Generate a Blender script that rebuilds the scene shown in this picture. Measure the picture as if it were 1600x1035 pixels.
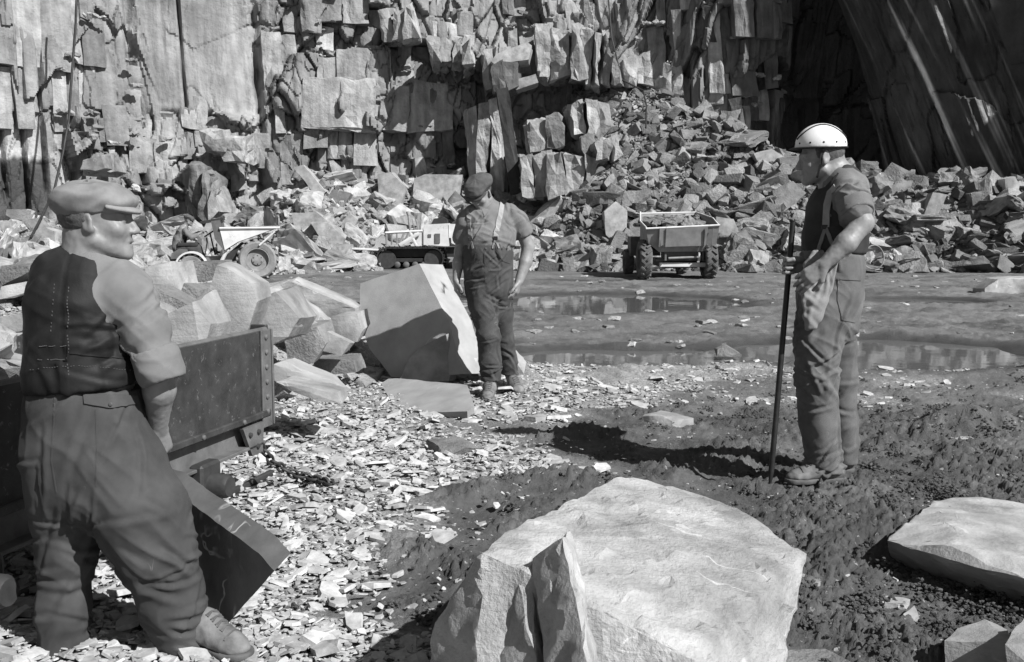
import bpy, bmesh, math, random
import numpy as np
from mathutils import Vector, Matrix

# ------------------------------------------------------------------ camera, world, sun, exposure
scene = bpy.context.scene
for ob in list(bpy.data.objects):
    bpy.data.objects.remove(ob)
COL = scene.collection
F = 1555.6                       # focal length in photograph pixels (35 mm on 36 mm film)
PITCH = math.radians(6.24)
CAMZ = 1.38
cam_d = bpy.data.cameras.new('camera')
cam_d.lens = 35.0; cam_d.sensor_width = 36.0; cam_d.sensor_fit = 'HORIZONTAL'
cam_d.clip_start = 0.05; cam_d.clip_end = 1000.0
cam = bpy.data.objects.new('camera', cam_d); COL.objects.link(cam)
cam.location = (0, 0, CAMZ); cam.rotation_euler = (math.pi/2 - PITCH, 0, 0)
scene.camera = cam

SUN_EL = math.radians(41.0)
SUN_AZ = math.atan2(0.76, -0.65)             # to the right of and behind the camera
SUN = Vector((math.sin(SUN_AZ)*math.cos(SUN_EL), math.cos(SUN_AZ)*math.cos(SUN_EL), math.sin(SUN_EL)))
world = bpy.data.worlds.new('World'); scene.world = world
world.use_nodes = True
wn = world.node_tree; wn.nodes.clear()
sky = wn.nodes.new('ShaderNodeTexSky'); sky.sky_type = 'NISHITA'; sky.sun_disc = False
sky.sun_elevation = SUN_EL; sky.sun_rotation = SUN_AZ
bw = wn.nodes.new('ShaderNodeRGBToBW')       # monochrome film: the sky's light without its colour
bg = wn.nodes.new('ShaderNodeBackground'); bg.inputs['Strength'].default_value = 0.05
wo = wn.nodes.new('ShaderNodeOutputWorld')
wn.links.new(sky.outputs[0], bw.inputs[0]); wn.links.new(bw.outputs[0], bg.inputs['Color'])
wn.links.new(bg.outputs[0], wo.inputs['Surface'])
sun_d = bpy.data.lights.new('sun', 'SUN'); sun_d.energy = 4.8; sun_d.angle = math.radians(0.53)
sun_d.color = (1, 1, 1)
sun = bpy.data.objects.new('sun', sun_d); COL.objects.link(sun)
sun.rotation_euler = SUN.to_track_quat('Z', 'Y').to_euler(); sun.location = (10, -10, 30)
scene.view_settings.view_transform = 'Standard'; scene.view_settings.look = 'None'
scene.view_settings.exposure = 0.7; scene.view_settings.gamma = 1.0
scene.view_settings.use_curve_mapping = False
scene.cycles.max_bounces = 5; scene.cycles.diffuse_bounces = 2; scene.cycles.glossy_bounces = 2
scene.cycles.use_denoising = False
try:
    scene.cycles.use_denoising = True
except Exception:
    pass

R = random.Random(11)
RNG = np.random.default_rng(11)
CP, SP = math.cos(PITCH), math.sin(PITCH)


def P(px, py, Y):
    """world point at distance Y north of the camera seen at photograph pixel (px, py)"""
    u = -(py - 517.5)/F
    dy = CP + u*SP
    dz = -SP + u*CP
    t = Y/dy
    return Vector(((px - 800)/F*t, Y, CAMZ + dz*t))


def M_PX(Y):                     # metres per photograph pixel at distance Y
    return Y/F


# ------------------------------------------------------------------ noise
_perm = np.arange(256); np.random.default_rng(3).shuffle(_perm); _perm = np.concatenate([_perm]*3)
_grad = np.random.default_rng(5).normal(size=(256, 3)); _grad /= np.linalg.norm(_grad, axis=1)[:, None]


def pn(x, y, z=0.0):
    x, y, z = np.broadcast_arrays(np.asarray(x, float), np.asarray(y, float), np.asarray(z, float))
    xi, yi, zi = np.floor(x).astype(int), np.floor(y).astype(int), np.floor(z).astype(int)
    xf, yf, zf = x - xi, y - yi, z - zi
    u, v, w = (t*t*t*(t*(t*6 - 15) + 10) for t in (xf, yf, zf))
    xi &= 255; yi &= 255; zi &= 255
    out = 0
    for dx in (0, 1):
        for dy in (0, 1):
            for dz in (0, 1):
                h = _perm[_perm[_perm[xi + dx] + yi + dy] + zi + dz] & 255
                g = _grad[h]
                d = g[..., 0]*(xf - dx) + g[..., 1]*(yf - dy) + g[..., 2]*(zf - dz)
                out = out + d*(u if dx else 1 - u)*(v if dy else 1 - v)*(w if dz else 1 - w)
    return out*1.6


def fbm(x, y, z=0.0, o=4, gain=.5):
    a, s, f = 1.0, 0, 1.0
    for i in range(o):
        s = s + a*pn(np.asarray(x)*f + i*17.3, np.asarray(y)*f + i*9.1, np.asarray(z)*f + i*5.7); a *= gain; f *= 2.03
    return s


def sstep(a, b, x):
    t = np.clip((np.asarray(x, float) - a)/(b - a), 0, 1)
    return t*t*(3 - 2*t)


# ------------------------------------------------------------------ objects
def link(o, parent=None):
    COL.objects.link(o)
    if parent is not None:
        o.parent = parent
    return o


def tag(o, label=None, cat=None, group=None, kind=None):
    if label: o['label'] = label
    if cat: o['category'] = cat
    if group: o['group'] = group
    if kind: o['kind'] = kind
    return o


def empty(name, loc=(0, 0, 0), rz=0.0):
    o = bpy.data.objects.new(name, None); o.location = loc; o.rotation_euler = (0, 0, rz)
    o.empty_display_size = .1
    return link(o)


def mesh_obj(name, me, m, parent=None):
    o = bpy.data.objects.new(name, me)
    if m is not None and len(me.materials) == 0:
        me.materials.append(m)
    return link(o, parent)


def np_mesh(name, V, faces, smooth=False):
    me = bpy.data.meshes.new(name)
    V = np.asarray(V, np.float32)
    if isinstance(faces, np.ndarray):
        nf, k = faces.shape
        me.vertices.add(len(V)); me.vertices.foreach_set('co', V.ravel())
        me.loops.add(nf*k); me.loops.foreach_set('vertex_index', faces.ravel().astype(np.int32))
        me.polygons.add(nf); me.polygons.foreach_set('loop_start', (np.arange(nf)*k).astype(np.int32))
        me.polygons.foreach_set('loop_total', np.full(nf, k, np.int32))
        me.update(calc_edges=True); me.validate()
    else:
        me.from_pydata([tuple(v) for v in V.tolist()], [], faces)
        me.update()
    me.polygons.foreach_set('use_smooth', np.full(len(me.polygons), smooth, bool))
    return me


def set_tone(me, vals, name='tone'):
    a = me.attributes.new(name, 'FLOAT', 'POINT')
    a.data.foreach_set('value', np.asarray(vals, np.float32))


class MB:
    """collects simple solids into one bmesh"""
    def __init__(s): s.bm = bmesh.new()

    def box(s, c, size, rot=None, bev=0.0, taper=None):
        tmp = bmesh.new()
        bmesh.ops.create_cube(tmp, size=1.0)
        for v in tmp.verts:
            k = 1.0
            if taper and v.co.z < 0:
                v.co.x *= taper[0]; v.co.y *= taper[1]
            v.co = Vector((v.co.x*size[0], v.co.y*size[1], v.co.z*size[2]))
        if bev:
            bmesh.ops.bevel(tmp, geom=list(tmp.edges), offset=bev, segments=1, affect='EDGES')
        return s._merge(tmp, c, rot)

    def _merge(s, tmp, c=(0, 0, 0), rot=None):
        m = Matrix.Translation(Vector(c))
        if rot is not None:
            m = m @ (rot.to_4x4() if isinstance(rot, Matrix) else Matrix.Rotation(rot, 4, 'Z'))
        bmesh.ops.transform(tmp, matrix=m, verts=tmp.verts)
        me = bpy.data.meshes.new('tmp'); tmp.to_mesh(me); tmp.free()
        s.bm.from_mesh(me); bpy.data.meshes.remove(me)
        return s

    def tube(s, pts, r, n=8, caps=True, r2=None):
        pts = [Vector(p) for p in pts]
        rings = []
        up = None
        for i, p in enumerate(pts):
            d = (pts[min(i + 1, len(pts) - 1)] - pts[max(i - 1, 0)]).normalized()
            if up is None:
                up = Vector((0, 0, 1)) if abs(d.z) < .9 else Vector((1, 0, 0))
            a = d.cross(up).normalized(); b = a.cross(d).normalized(); up = b
            rr = r if r2 is None else r + (r2 - r)*i/(len(pts) - 1)
            rings.append([s.bm.verts.new(p + (a*math.cos(2*math.pi*k/n) + b*math.sin(2*math.pi*k/n))*rr) for k in range(n)])
        for i in range(len(rings) - 1):
            for k in range(n):
                s.bm.faces.new((rings[i][k], rings[i][(k + 1) % n], rings[i + 1][(k + 1) % n], rings[i + 1][k]))
        if caps:
            s.bm.faces.new(rings[0][::-1]); s.bm.faces.new(rings[-1])
        return s

    def lathe(s, prof, c, axis, n=24):
        """prof: list of (radius, offset along axis); closed solid when the ends have radius 0"""
        axis = Vector(axis).normalized(); c = Vector(c)
        a = axis.orthogonal().normalized(); b = axis.cross(a)
        rings = []
        for r, h in prof:
            if r < 1e-6:
                rings.append([s.bm.verts.new(c + axis*h)])
            else:
                rings.append([s.bm.verts.new(c + axis*h + (a*math.cos(2*math.pi*k/n) + b*math.sin(2*math.pi*k/n))*r) for k in range(n)])
        for i in range(len(rings) - 1):
            p, q = rings[i], rings[i + 1]
            for k in range(n):
                l = (k + 1) % n
                if len(p) == 1 and len(q) == 1: continue
                if len(p) == 1: s.bm.faces.new((p[0], q[l], q[k]))
                elif len(q) == 1: s.bm.faces.new((p[k], p[l], q[0]))
                else: s.bm.faces.new((p[k], p[l], q[l], q[k]))
        return s

    def prism(s, poly, ext):
        """poly: 3-d points of one face, ext: extrusion vector"""
        ext = Vector(ext)
        a = [s.bm.verts.new(Vector(p)) for p in poly]; b = [s.bm.verts.new(Vector(p) + ext) for p in poly]
        n = len(a)
        s.bm.faces.new(a[::-1]); s.bm.faces.new(b)
        for i in range(n):
            s.bm.faces.new((a[i], a[(i + 1) % n], b[(i + 1) % n], b[i]))
        return s

    def build(s, name, m, parent=None, smooth=None, off=None):
        if off is not None:
            bmesh.ops.translate(s.bm, vec=-Vector(off), verts=s.bm.verts)
        bmesh.ops.recalc_face_normals(s.bm, faces=s.bm.faces)
        me = bpy.data.meshes.new(name); s.bm.to_mesh(me); s.bm.free()
        if smooth is not None:
            me.polygons.foreach_set('use_smooth', np.full(len(me.polygons), True, bool))
            me.set_sharp_from_angle(angle=math.radians(smooth))
        return mesh_obj(name, me, m, parent)


# ------------------------------------------------------------------ materials
def mat(name, lo, hi, scale=3.0, rough=.75, bump=.3, bscale=40.0, bdist=.02, stretch=(1, 1, 1), detail=8.0,
        tone=False, objrand=0.0, veins=None, streak=None, metal=0.0, contrast=(.3, .7), spec=.3, coords='Object',
        scratch=None, weave=None, bump2=None):
    m = bpy.data.materials.new(name); m.use_nodes = True
    nt = m.node_tree; N = nt.nodes; L = nt.links
    bs = N['Principled BSDF']
    bs.inputs['Roughness'].default_value = rough; bs.inputs['Metallic'].default_value = metal
    bs.inputs['Specular IOR Level'].default_value = spec
    tc = N.new('ShaderNodeTexCoord')
    mp = N.new('ShaderNodeMapping'); mp.inputs['Scale'].default_value = stretch
    L.new(tc.outputs[coords], mp.inputs[0])
    if objrand or tone is None:
        pass
    oi = N.new('ShaderNodeObjectInfo')
    addv = N.new('ShaderNodeVectorMath'); addv.operation = 'ADD'
    sc = N.new('ShaderNodeMath'); sc.operation = 'MULTIPLY'; sc.inputs[1].default_value = 37.0
    L.new(oi.outputs['Random'], sc.inputs[0])
    L.new(mp.outputs[0], addv.inputs[0])
    if objrand: L.new(sc.outputs[0], addv.inputs[1])
    vec = addv.outputs[0]
    nz = N.new('ShaderNodeTexNoise'); nz.inputs['Scale'].default_value = scale; nz.inputs['Detail'].default_value = detail
    nz.inputs['Roughness'].default_value = .62
    L.new(vec, nz.inputs['Vector'])
    mr = N.new('ShaderNodeMapRange'); mr.inputs[1].default_value = contrast[0]; mr.inputs[2].default_value = contrast[1]
    mr.inputs[3].default_value = lo; mr.inputs[4].default_value = hi
    L.new(nz.outputs[0], mr.inputs[0])
    val = mr.outputs[0]

    def math_(op, a, b=None, c=None):
        n = N.new('ShaderNodeMath'); n.operation = op
        for i, t in enumerate((a, b, c)):
            if t is None: continue
            if isinstance(t, (int, float)): n.inputs[i].default_value = t
            else: L.new(t, n.inputs[i])
        return n.outputs[0]

    if streak:                    # (scale vector, strength low, strength high)
        m2 = N.new('ShaderNodeMapping'); m2.inputs['Scale'].default_value = streak[0]
        L.new(tc.outputs[coords], m2.inputs[0])
        n2 = N.new('ShaderNodeTexNoise'); n2.inputs['Scale'].default_value = 1.0; n2.inputs['Detail'].default_value = 6.0
        L.new(m2.outputs[0], n2.inputs['Vector'])
        r2 = N.new('ShaderNodeMapRange'); r2.inputs[1].default_value = .35; r2.inputs[2].default_value = .68
        r2.inputs[3].default_value = streak[1]; r2.inputs[4].default_value = streak[2]
        L.new(n2.outputs[0], r2.inputs[0])
        val = math_('MULTIPLY', val, r2.outputs[0])
    if tone:
        at = N.new('ShaderNodeAttribute'); at.attribute_name = 'tone'
        val = math_('MULTIPLY', val, at.outputs['Fac'])
    if objrand:
        val = math_('MULTIPLY', val, math_('MULTIPLY_ADD', oi.outputs['Random'], 2*objrand, 1 - objrand))
    if veins:                     # (scale, width, brightness, coverage)
        n3 = N.new('ShaderNodeTexNoise'); n3.inputs['Scale'].default_value = veins[0]; n3.inputs['Detail'].default_value = 3.0
        n3.inputs['Distortion'].default_value = .6
        L.new(vec, n3.inputs['Vector'])
        d = math_('ABSOLUTE', math_('SUBTRACT', n3.outputs[0], .5))
        r3 = N.new('ShaderNodeMapRange'); r3.inputs[1].default_value = 0; r3.inputs[2].default_value = veins[1]
        r3.inputs[3].default_value = 1; r3.inputs[4].default_value = 0
        L.new(d, r3.inputs[0])
        n4 = N.new('ShaderNodeTexNoise'); n4.inputs['Scale'].default_value = veins[0]*.9; n4.inputs['Detail'].default_value = 4.0
        m4 = N.new('ShaderNodeMapping'); m4.inputs['Location'].default_value = (7.7, 3.1, 5.9)
        L.new(vec, m4.inputs[0]); L.new(m4.outputs[0], n4.inputs['Vector'])
        r4 = N.new('ShaderNodeMapRange'); r4.inputs[1].default_value = veins[3]; r4.inputs[2].default_value = veins[3] + .1
        L.new(n4.outputs[0], r4.inputs[0])
        f = math_('MULTIPLY', r3.outputs[0], r4.outputs[0])
        mx = N.new('ShaderNodeMix'); mx.data_type = 'FLOAT'
        L.new(f, mx.inputs[0]); L.new(val, mx.inputs[2]); mx.inputs[3].default_value = veins[2]
        val = mx.outputs[0]
    cb = N.new('ShaderNodeCombineColor')
    for i in range(3): L.new(val, cb.inputs[i])
    L.new(cb.outputs[0], bs.inputs['Base Color'])
    h = None
    if bump:
        nb = N.new('ShaderNodeTexNoise'); nb.inputs['Scale'].default_value = bscale; nb.inputs['Detail'].default_value = 6.0
        nb.inputs['Roughness'].default_value = .65
        L.new(vec, nb.inputs['Vector'])
        b = N.new('ShaderNodeBump'); b.inputs['Strength'].default_value = bump; b.inputs['Distance'].default_value = bdist
        L.new(nb.outputs[0], b.inputs['Height'])
        last = b
        if bump2:                 # (scale vector, strength, distance)
            m5 = N.new('ShaderNodeMapping'); m5.inputs['Scale'].default_value = bump2[0]
            L.new(tc.outputs[coords], m5.inputs[0])
            n5 = N.new('ShaderNodeTexNoise'); n5.inputs['Scale'].default_value = 1.0; n5.inputs['Detail'].default_value = 5.0
            L.new(m5.outputs[0], n5.inputs['Vector'])
            b2 = N.new('ShaderNodeBump'); b2.inputs['Strength'].default_value = bump2[1]; b2.inputs['Distance'].default_value = bump2[2]
            L.new(n5.outputs[0], b2.inputs['Height']); L.new(b.outputs[0], b2.inputs['Normal'])
            last = b2
        if weave:
            wv = N.new('ShaderNodeTexWave'); wv.inputs['Scale'].default_value = weave; wv.inputs['Distortion'].default_value = 2.0
            wv.wave_type = 'BANDS'; wv.bands_direction = 'DIAGONAL'
            L.new(tc.outputs[coords], wv.inputs['Vector'])
            b3 = N.new('ShaderNodeBump'); b3.inputs['Strength'].default_value = .25; b3.inputs['Distance'].default_value = .002
            L.new(wv.outputs[0], b3.inputs['Height']); L.new(last.outputs[0], b3.inputs['Normal'])
            last = b3
        L.new(last.outputs[0], bs.inputs['Normal'])
    return m


MAT = dict(
    rubble=mat('slate_rubble', .13, .40, 2.2, .8, .9, 18, .08, objrand=.42, bump2=((3, 3, 26), .35, .03)),
    rubble_tone=mat('slate_rubble_mixed', .15, .42, 2.0, .8, .9, 16, .08, tone=True, bump2=((5, 5, 20), .3, .03)),
    boulder=mat('pale_slate_boulder', .17, .40, 4.5, .72, .4, 44, .014, objrand=.18, veins=(2.6, .006, .55, .57), bump2=((4, 4, 40), .3, .012)),
    boulder_dark=mat('grey_slate_boulder', .10, .25, 3.5, .7, .8, 30, .03, objrand=.2, veins=(2.2, .008, .6, .56)),
    hero=mat('pale_sawn_slate', .20, .43, 3.4, .66, .85, 60, .012, veins=(3.0, .006, .55, .55), bump2=((7, 16, 70), .4, .010), contrast=(.36, .64)),
    slab=mat('smooth_slate_slab', .24, .34, 5.0, .6, .35, 80, .006, objrand=.06, veins=(3.0, .005, .6, .60)),
    slabdark=mat('dark_slate_slab', .075, .12, 8.0, .6, .25, 60, .004, veins=(4.6, .010, .55, .55), bump2=((6, 60, 6), .2, .004)),
    chip=mat('pale_slate_chip', .25, .52, 20.0, .75, .3, 90, .004, objrand=.22),
    chip_tone=mat('slate_chips', .23, .50, 20.0, .75, .3, 90, .004, tone=True),
    clod=mat('mud_clod', .035, .075, 30.0, .85, .6, 120, .01, tone=True),
)
# ------------------------------------------------------------------ terrain height
SCREE = np.array([  # photograph column: toe distance, wall distance, height at the wall
    (-500, 20, 26, 1.2), (-300, 22, 27, 1.3), (0, 23.5, 29, 1.4), (200, 24.5, 31, 1.3), (330, 26.5, 32, .9), (430, 27, 33, 1.8),
    (480, 27.5, 33.5, 2.9), (560, 28.8, 34.5, 2.7), (700, 30.5, 35, 2.7), (790, 29.5, 35.5, 2.2), (850, 29, 36, 3.4),
    (900, 28.5, 36.5, 5.7), (950, 28.5, 36.5, 6.2), (1000, 28.5, 36.2, 5.9), (1100, 28.2, 34.2, 4.7), (1200, 28, 31.6, 3.5),
    (1260, 28, 31.2, 3.15), (1320, 28, 30.8, 2.8), (1400, 28, 30.4, 2.5), (1500, 27.6, 29.8, 2.3), (1600, 27, 29.0, 2.35), (1800, 23, 26, 2.3), (2300, 16, 22, 2.0)])


def scree_at(x, y):
    px = 800 + F*np.asarray(x)/np.maximum(y, 1.0)
    yt, yw, h = (np.interp(px, SCREE[:, 0], SCREE[:, i]) for i in (1, 2, 3))
    t = np.clip((y - yt)/(yw - yt), 0, 1.06)
    return h*t**1.15


PUDDLES = [  # cx, cy, half x, half y
    (1.30, 17.3, 2.6, 2.2), (1.10, 10.35, 1.45, .72), (4.0, 10.7, 1.75, 1.35), (7.2, 17.8, 1.3, .8), (2.4, 23.9, 2.2, .42)]
WATER_Z = -.04


def puddle_mask(x, y):
    m = np.full(np.broadcast(x, y).shape, -9.0)
    n = .38*pn(x*.9, y*.9, 2.2) + .2*pn(x*2.3, y*2.3, 4.4)
    for cx, cy, hx, hy in PUDDLES:
        m = np.maximum(m, 1 - ((x - cx)/hx)**2 - ((y - cy)/hy)**2 + n)
    return m


def heap_at(x, y):
    q = ((x + 4.9)/3.7)**2 + ((y - 10.0)/4.2)**2
    return .78*np.clip(1 - q, 0, 1)**.7


def ground_z(x, y):
    x = np.asarray(x, float); y = np.asarray(y, float)
    z = .02*pn(x*.35, y*.35, .5)*sstep(26, 22, y) + .012*pn(x*1.1, y*1.1, 1.5)
    z = z + .02*np.exp(-((x + 1.2)/.8)**2 - ((y - 3.0)/.6)**2)
    z = z + .17*np.exp(-((x - 2.95)/.42)**2 - ((y - 6.3)/.25)**2)*(1 + .5*pn(x*6, y*6, 4))           # dumped mud on the right
    z = z + .05*sstep(9, 15, x)
    s = scree_at(x, y)
    z = z + s + heap_at(x, y)
    z = z + .25*np.clip(s, 0, .6)*pn(x*.8, y*.8, 7.7)
    m = puddle_mask(x, y)
    z = z*(1 - .7*sstep(-.6, .1, m)*(s < .05)) - .10*sstep(-.25, .4, m)
    return z


def gz(x, y):
    return float(ground_z(np.array([x]), np.array([y]))[0])


CH_Y = [1.0, 2.0, 3.1, 4.0, 4.55, 5.3, 6.1, 7.1, 8.2, 9.4, 10.5, 14]
CH_X = [-.55, -.45, -.30, -.42, -.55, .1, .25, .75, 1.5, 2.6, 1.2, -1.8]


def chip_field(x, y):
    """0..1: how thickly slate chips cover the ground"""
    e = np.interp(y, CH_Y, CH_X) - x
    d = sstep(-.35, .35, e + .55*pn(x*1.3, y*1.3, 3.3) + .25*pn(x*4, y*4, 1.3))
    d = d*(1 - .93*np.exp(-((x + .12)/.42)**2 - ((y - 4.0)/.55)**2 ))
    d = d*(1 - .6*np.exp(-((x + .1)/.5)**2 - ((y - 6.6)/.35)**2))
    band = sstep(6.9, 7.6, y)*sstep(9.6, 8.8, y)*sstep(5.5, 3.5, x)*(.25 + .5*sstep(0, .5, pn(x*1.5, y*1.5, 8.8)))
    d = np.maximum(d, band)
    return d*sstep(10.8, 9.6, y)*(puddle_mask(x, y) < .1)


def mud_field(x, y):
    return (1 - chip_field(x, y))*sstep(10.0, 7.0, y)


# ------------------------------------------------------------------ ground sheet
def build_ground():
    ny, nx = 760, 540
    ys = np.concatenate([np.linspace(-14, 1.45, 14)[:-1], 1.45*np.exp(np.linspace(0, math.log(47/1.45), ny))])
    sI = np.linspace(-1.28, 1.28, nx)
    sL = -1.28 - np.geomspace(.05, 60, 16)[::-1]; sR = 1.28 + np.geomspace(.05, 60, 16)
    s = np.concatenate([sL, sI, sR])
    w = .515*np.maximum(ys, 1.45) + .22
    X = w[:, None]*s[None, :]
    over = np.abs(s)[None, :] > 1.28
    X = np.where(over, np.sign(s)[None, :]*(1.28*w[:, None] + (np.abs(s)[None, :] - 1.28)*1.1), X)
    Y = np.repeat(ys[:, None], len(s), 1)
    Z = ground_z(X, Y)
    mud = mud_field(X, Y); chips = chip_field(X, Y); pm = puddle_mask(X, Y)
    dry = 1 - sstep(-.5, .1, pm)
    near = sstep(14, 6, Y)
    wx, wy = X + .05*pn(X*7, Y*7, 1), Y + .05*pn(X*7, Y*7, 5)
    bil = np.abs(pn(wx*9, wy*9, 2.2)); bil2 = np.abs(pn(wx*22, wy*22, 4.1)); bil3 = np.abs(pn(X*50, Y*50, 9.1))
    big = pn(X*2.6, Y*2.6, 6.0)
    rough = sstep(-.35, .45, big + .7*sstep(.1, 1.6, X - .2*(Y - 3)))
    b0 = np.abs(pn(wx*5 + 3, wy*5, 7.7))
    pat = sstep(-.1, .5, pn(X*1.7, Y*1.7, 31) + .35)
    lowm = np.clip(.75 + 1.1*pn(X*1.1, Y*1.1, 41), .15, 1.6)
    clod = (b0*.045*lowm + bil*.034*(1 - b0) + bil2*.036*pat + bil3*.034*pat + .024*np.abs(pn(X*85, Y*85, 3)))*(.18 + rough) + .03*big
    clod = clod*(1 - .75*np.exp(-((X - 1.75)/.45)**2 - ((Y - 3.45)/.30)**2))
    Z = Z + near*mud*dry*clod
    # soft relief farther out: ruts and crumbs
    far = sstep(7, 10, Y)*sstep(29, 24, Y)*dry
    rut = np.abs(np.sin((Y*1.1 - X*.55 + .8*pn(X*.5, Y*.5, 3))*2.2))**4*.035*sstep(.0, .5, pn(X*.25, Y*.25, 5.5) + .25)
    rut = rut + .03*np.abs(np.sin((Y*.35 + X*.9 + 1.2*pn(X*.3, Y*.3, 13))*3.1))**6*sstep(.05, .4, pn(X*.3, Y*.3, 25.5))*(1 + .6*np.sin(X*26 + Y*8))
    Z = Z + far*(.05*np.abs(pn(X*1.6, Y*2.2, 11)) + .035*np.abs(pn(X*4, Y*4, 1)) + .028*np.abs(pn(X*11, Y*11, 2)) + rut - .02)
    Z = Z + near*chips*(.012*pn(X*14, Y*14, 8))
    nyt, nxt = X.shape
    V = np.stack([X, Y, Z], -1).reshape(-1, 3)
    i = np.arange(nyt*nxt).reshape(nyt, nxt)
    f = np.stack([i[:-1, :-1], i[:-1, 1:], i[1:, 1:], i[1:, :-1]], -1).reshape(-1, 4)
    me = np_mesh('ground', V, f, True)
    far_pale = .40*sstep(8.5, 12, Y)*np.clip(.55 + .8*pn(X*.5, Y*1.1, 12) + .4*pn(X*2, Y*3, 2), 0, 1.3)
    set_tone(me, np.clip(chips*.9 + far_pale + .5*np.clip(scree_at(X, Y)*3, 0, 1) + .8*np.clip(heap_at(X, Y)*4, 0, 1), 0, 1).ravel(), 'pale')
    set_tone(me, sstep(-.75, .1, pm).ravel(), 'wet')
    m = bpy.data.materials.new('quarry_floor'); m.use_nodes = True
    nt = m.node_tree; N = nt.nodes; L = nt.links; bs = N['Principled BSDF']
    bs.inputs['Specular IOR Level'].default_value = .35
    tc = N.new('ShaderNodeTexCoord')

    def noise(scale, det=8, rough_=.65):
        n = N.new('ShaderNodeTexNoise'); n.inputs['Scale'].default_value = scale; n.inputs['Detail'].default_value = det
        n.inputs['Roughness'].default_value = rough_; L.new(tc.outputs['Object'], n.inputs['Vector']); return n.outputs[0]

    def mr(v, a, b, c, d):
        n = N.new('ShaderNodeMapRange')
        for k, t in enumerate((a, b, c, d)): n.inputs[k + 1].default_value = t
        L.new(v, n.inputs[0]); return n.outputs[0]

    def mix(f_, a, b):
        n = N.new('ShaderNodeMix'); n.data_type = 'FLOAT'; L.new(f_, n.inputs[0])
        for k, t in ((2, a), (3, b)):
            if isinstance(t, float): n.inputs[k].default_value = t
            else: L.new(t, n.inputs[k])
        return n.outputs[0]
    mudc = mr(noise(9), .3, .72, .045, .10)
    dustn = mr(noise(2.2), .46, .62, 0, 1)
    mudc = mix(dustn, mudc, mr(noise(35), .3, .7, .075, .15))
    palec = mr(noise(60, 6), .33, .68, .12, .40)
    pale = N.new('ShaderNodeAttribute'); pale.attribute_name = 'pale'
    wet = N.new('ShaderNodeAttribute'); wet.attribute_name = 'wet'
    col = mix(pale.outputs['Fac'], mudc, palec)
    speck = mr(noise(28, 3), .66, .69, 0, 1)
    col = mix(speck, col, .30)
    wetc = mr(noise(5), .3, .7, .035, .06)
    col = mix(wet.outputs['Fac'], col, wetc)
    cb = N.new('ShaderNodeCombineColor')
    for k in range(3): L.new(col, cb.inputs[k])
    L.new(cb.outputs[0], bs.inputs['Base Color'])
    L.new(mix(wet.outputs['Fac'], .9, .42), bs.inputs['Roughness'])
    b = N.new('ShaderNodeBump'); b.inputs['Strength'].default_value = .7; b.inputs['Distance'].default_value = .03
    L.new(noise(45, 8, .75), b.inputs['Height']); L.new(b.outputs[0], bs.inputs['Normal'])
    o = mesh_obj('ground', me, m); tag(o, kind='structure')
    # puddle water
    wm = bpy.data.materials.new('puddle_water'); wm.use_nodes = True
    bs = wm.node_tree.nodes['Principled BSDF']
    bs.inputs['Base Color'].default_value = (.11, .11, .11, 1); bs.inputs['Roughness'].default_value = .04
    bs.inputs['Specular IOR Level'].default_value = .9
    nt = wm.node_tree
    tcw = nt.nodes.new('ShaderNodeTexCoord'); nw = nt.nodes.new('ShaderNodeTexNoise'); nw.inputs['Scale'].default_value = 2.5
    nt.links.new(tcw.outputs['Object'], nw.inputs['Vector'])
    bw_ = nt.nodes.new('ShaderNodeBump'); bw_.inputs['Strength'].default_value = .06; bw_.inputs['Distance'].default_value = .02
    nt.links.new(nw.outputs[0], bw_.inputs['Height']); nt.links.new(bw_.outputs[0], bs.inputs['Normal'])
    for kp, (cx, cy, hx, hy) in enumerate(PUDDLES):
        wz = WATER_Z - .004*kp
        ring = [(cx + 1.25*hx*math.cos(a), cy + 1.25*hy*math.sin(a), wz) for a in np.linspace(0, 2*math.pi, 41)[:-1]]
        me = np_mesh('puddle_water', [(cx, cy, wz)] + ring, [(0, k + 1, (k + 1) % 40 + 1) for k in range(40)])
        tag(mesh_obj('puddle_water', me, wm), kind='structure')


build_ground()

# ------------------------------------------------------------------ rocks
def hull_mesh(pts, name='rock'):
    bm = bmesh.new()
    vs = [bm.verts.new(Vector(p)) for p in pts]
    r = bmesh.ops.convex_hull(bm, input=vs, use_existing_faces=False)
    junk = {e for e in r['geom_interior'] + r['geom_unused'] if isinstance(e, bmesh.types.BMVert)}
    bmesh.ops.delete(bm, geom=list(junk), context='VERTS')
    bmesh.ops.recalc_face_normals(bm, faces=bm.faces)
    me = bpy.data.meshes.new(name); bm.to_mesh(me); bm.free()
    return me


def rock_pts(rr, jit=.16, cut=.5, extra=3):
    """points of a split block of slate in the unit box [-.5,.5]^3: two near-parallel faces, broken corners"""
    pts = []
    for sx in (-1, 1):
        for sy in (-1, 1):
            for sz in (-1, 1):
                p = Vector((sx*(.5 - rr.random()*jit), sy*(.5 - rr.random()*jit), sz*(.5 - rr.random()*jit*.4)))
                if rr.random() < cut:                    # corner knocked off: three points instead of one
                    a, b, c = (rr.uniform(.12, .42) for _ in range(3))
                    pts += [p - Vector((sx*a, 0, 0)), p - Vector((0, sy*b, 0)), p - Vector((0, 0, sz*c*.7))]
                else:
                    pts.append(p)
    for _ in range(extra):
        v = Vector((rr.gauss(0, 1), rr.gauss(0, 1), rr.gauss(0, .4))).normalized()*.5
        pts.append(v)
    return pts


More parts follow.
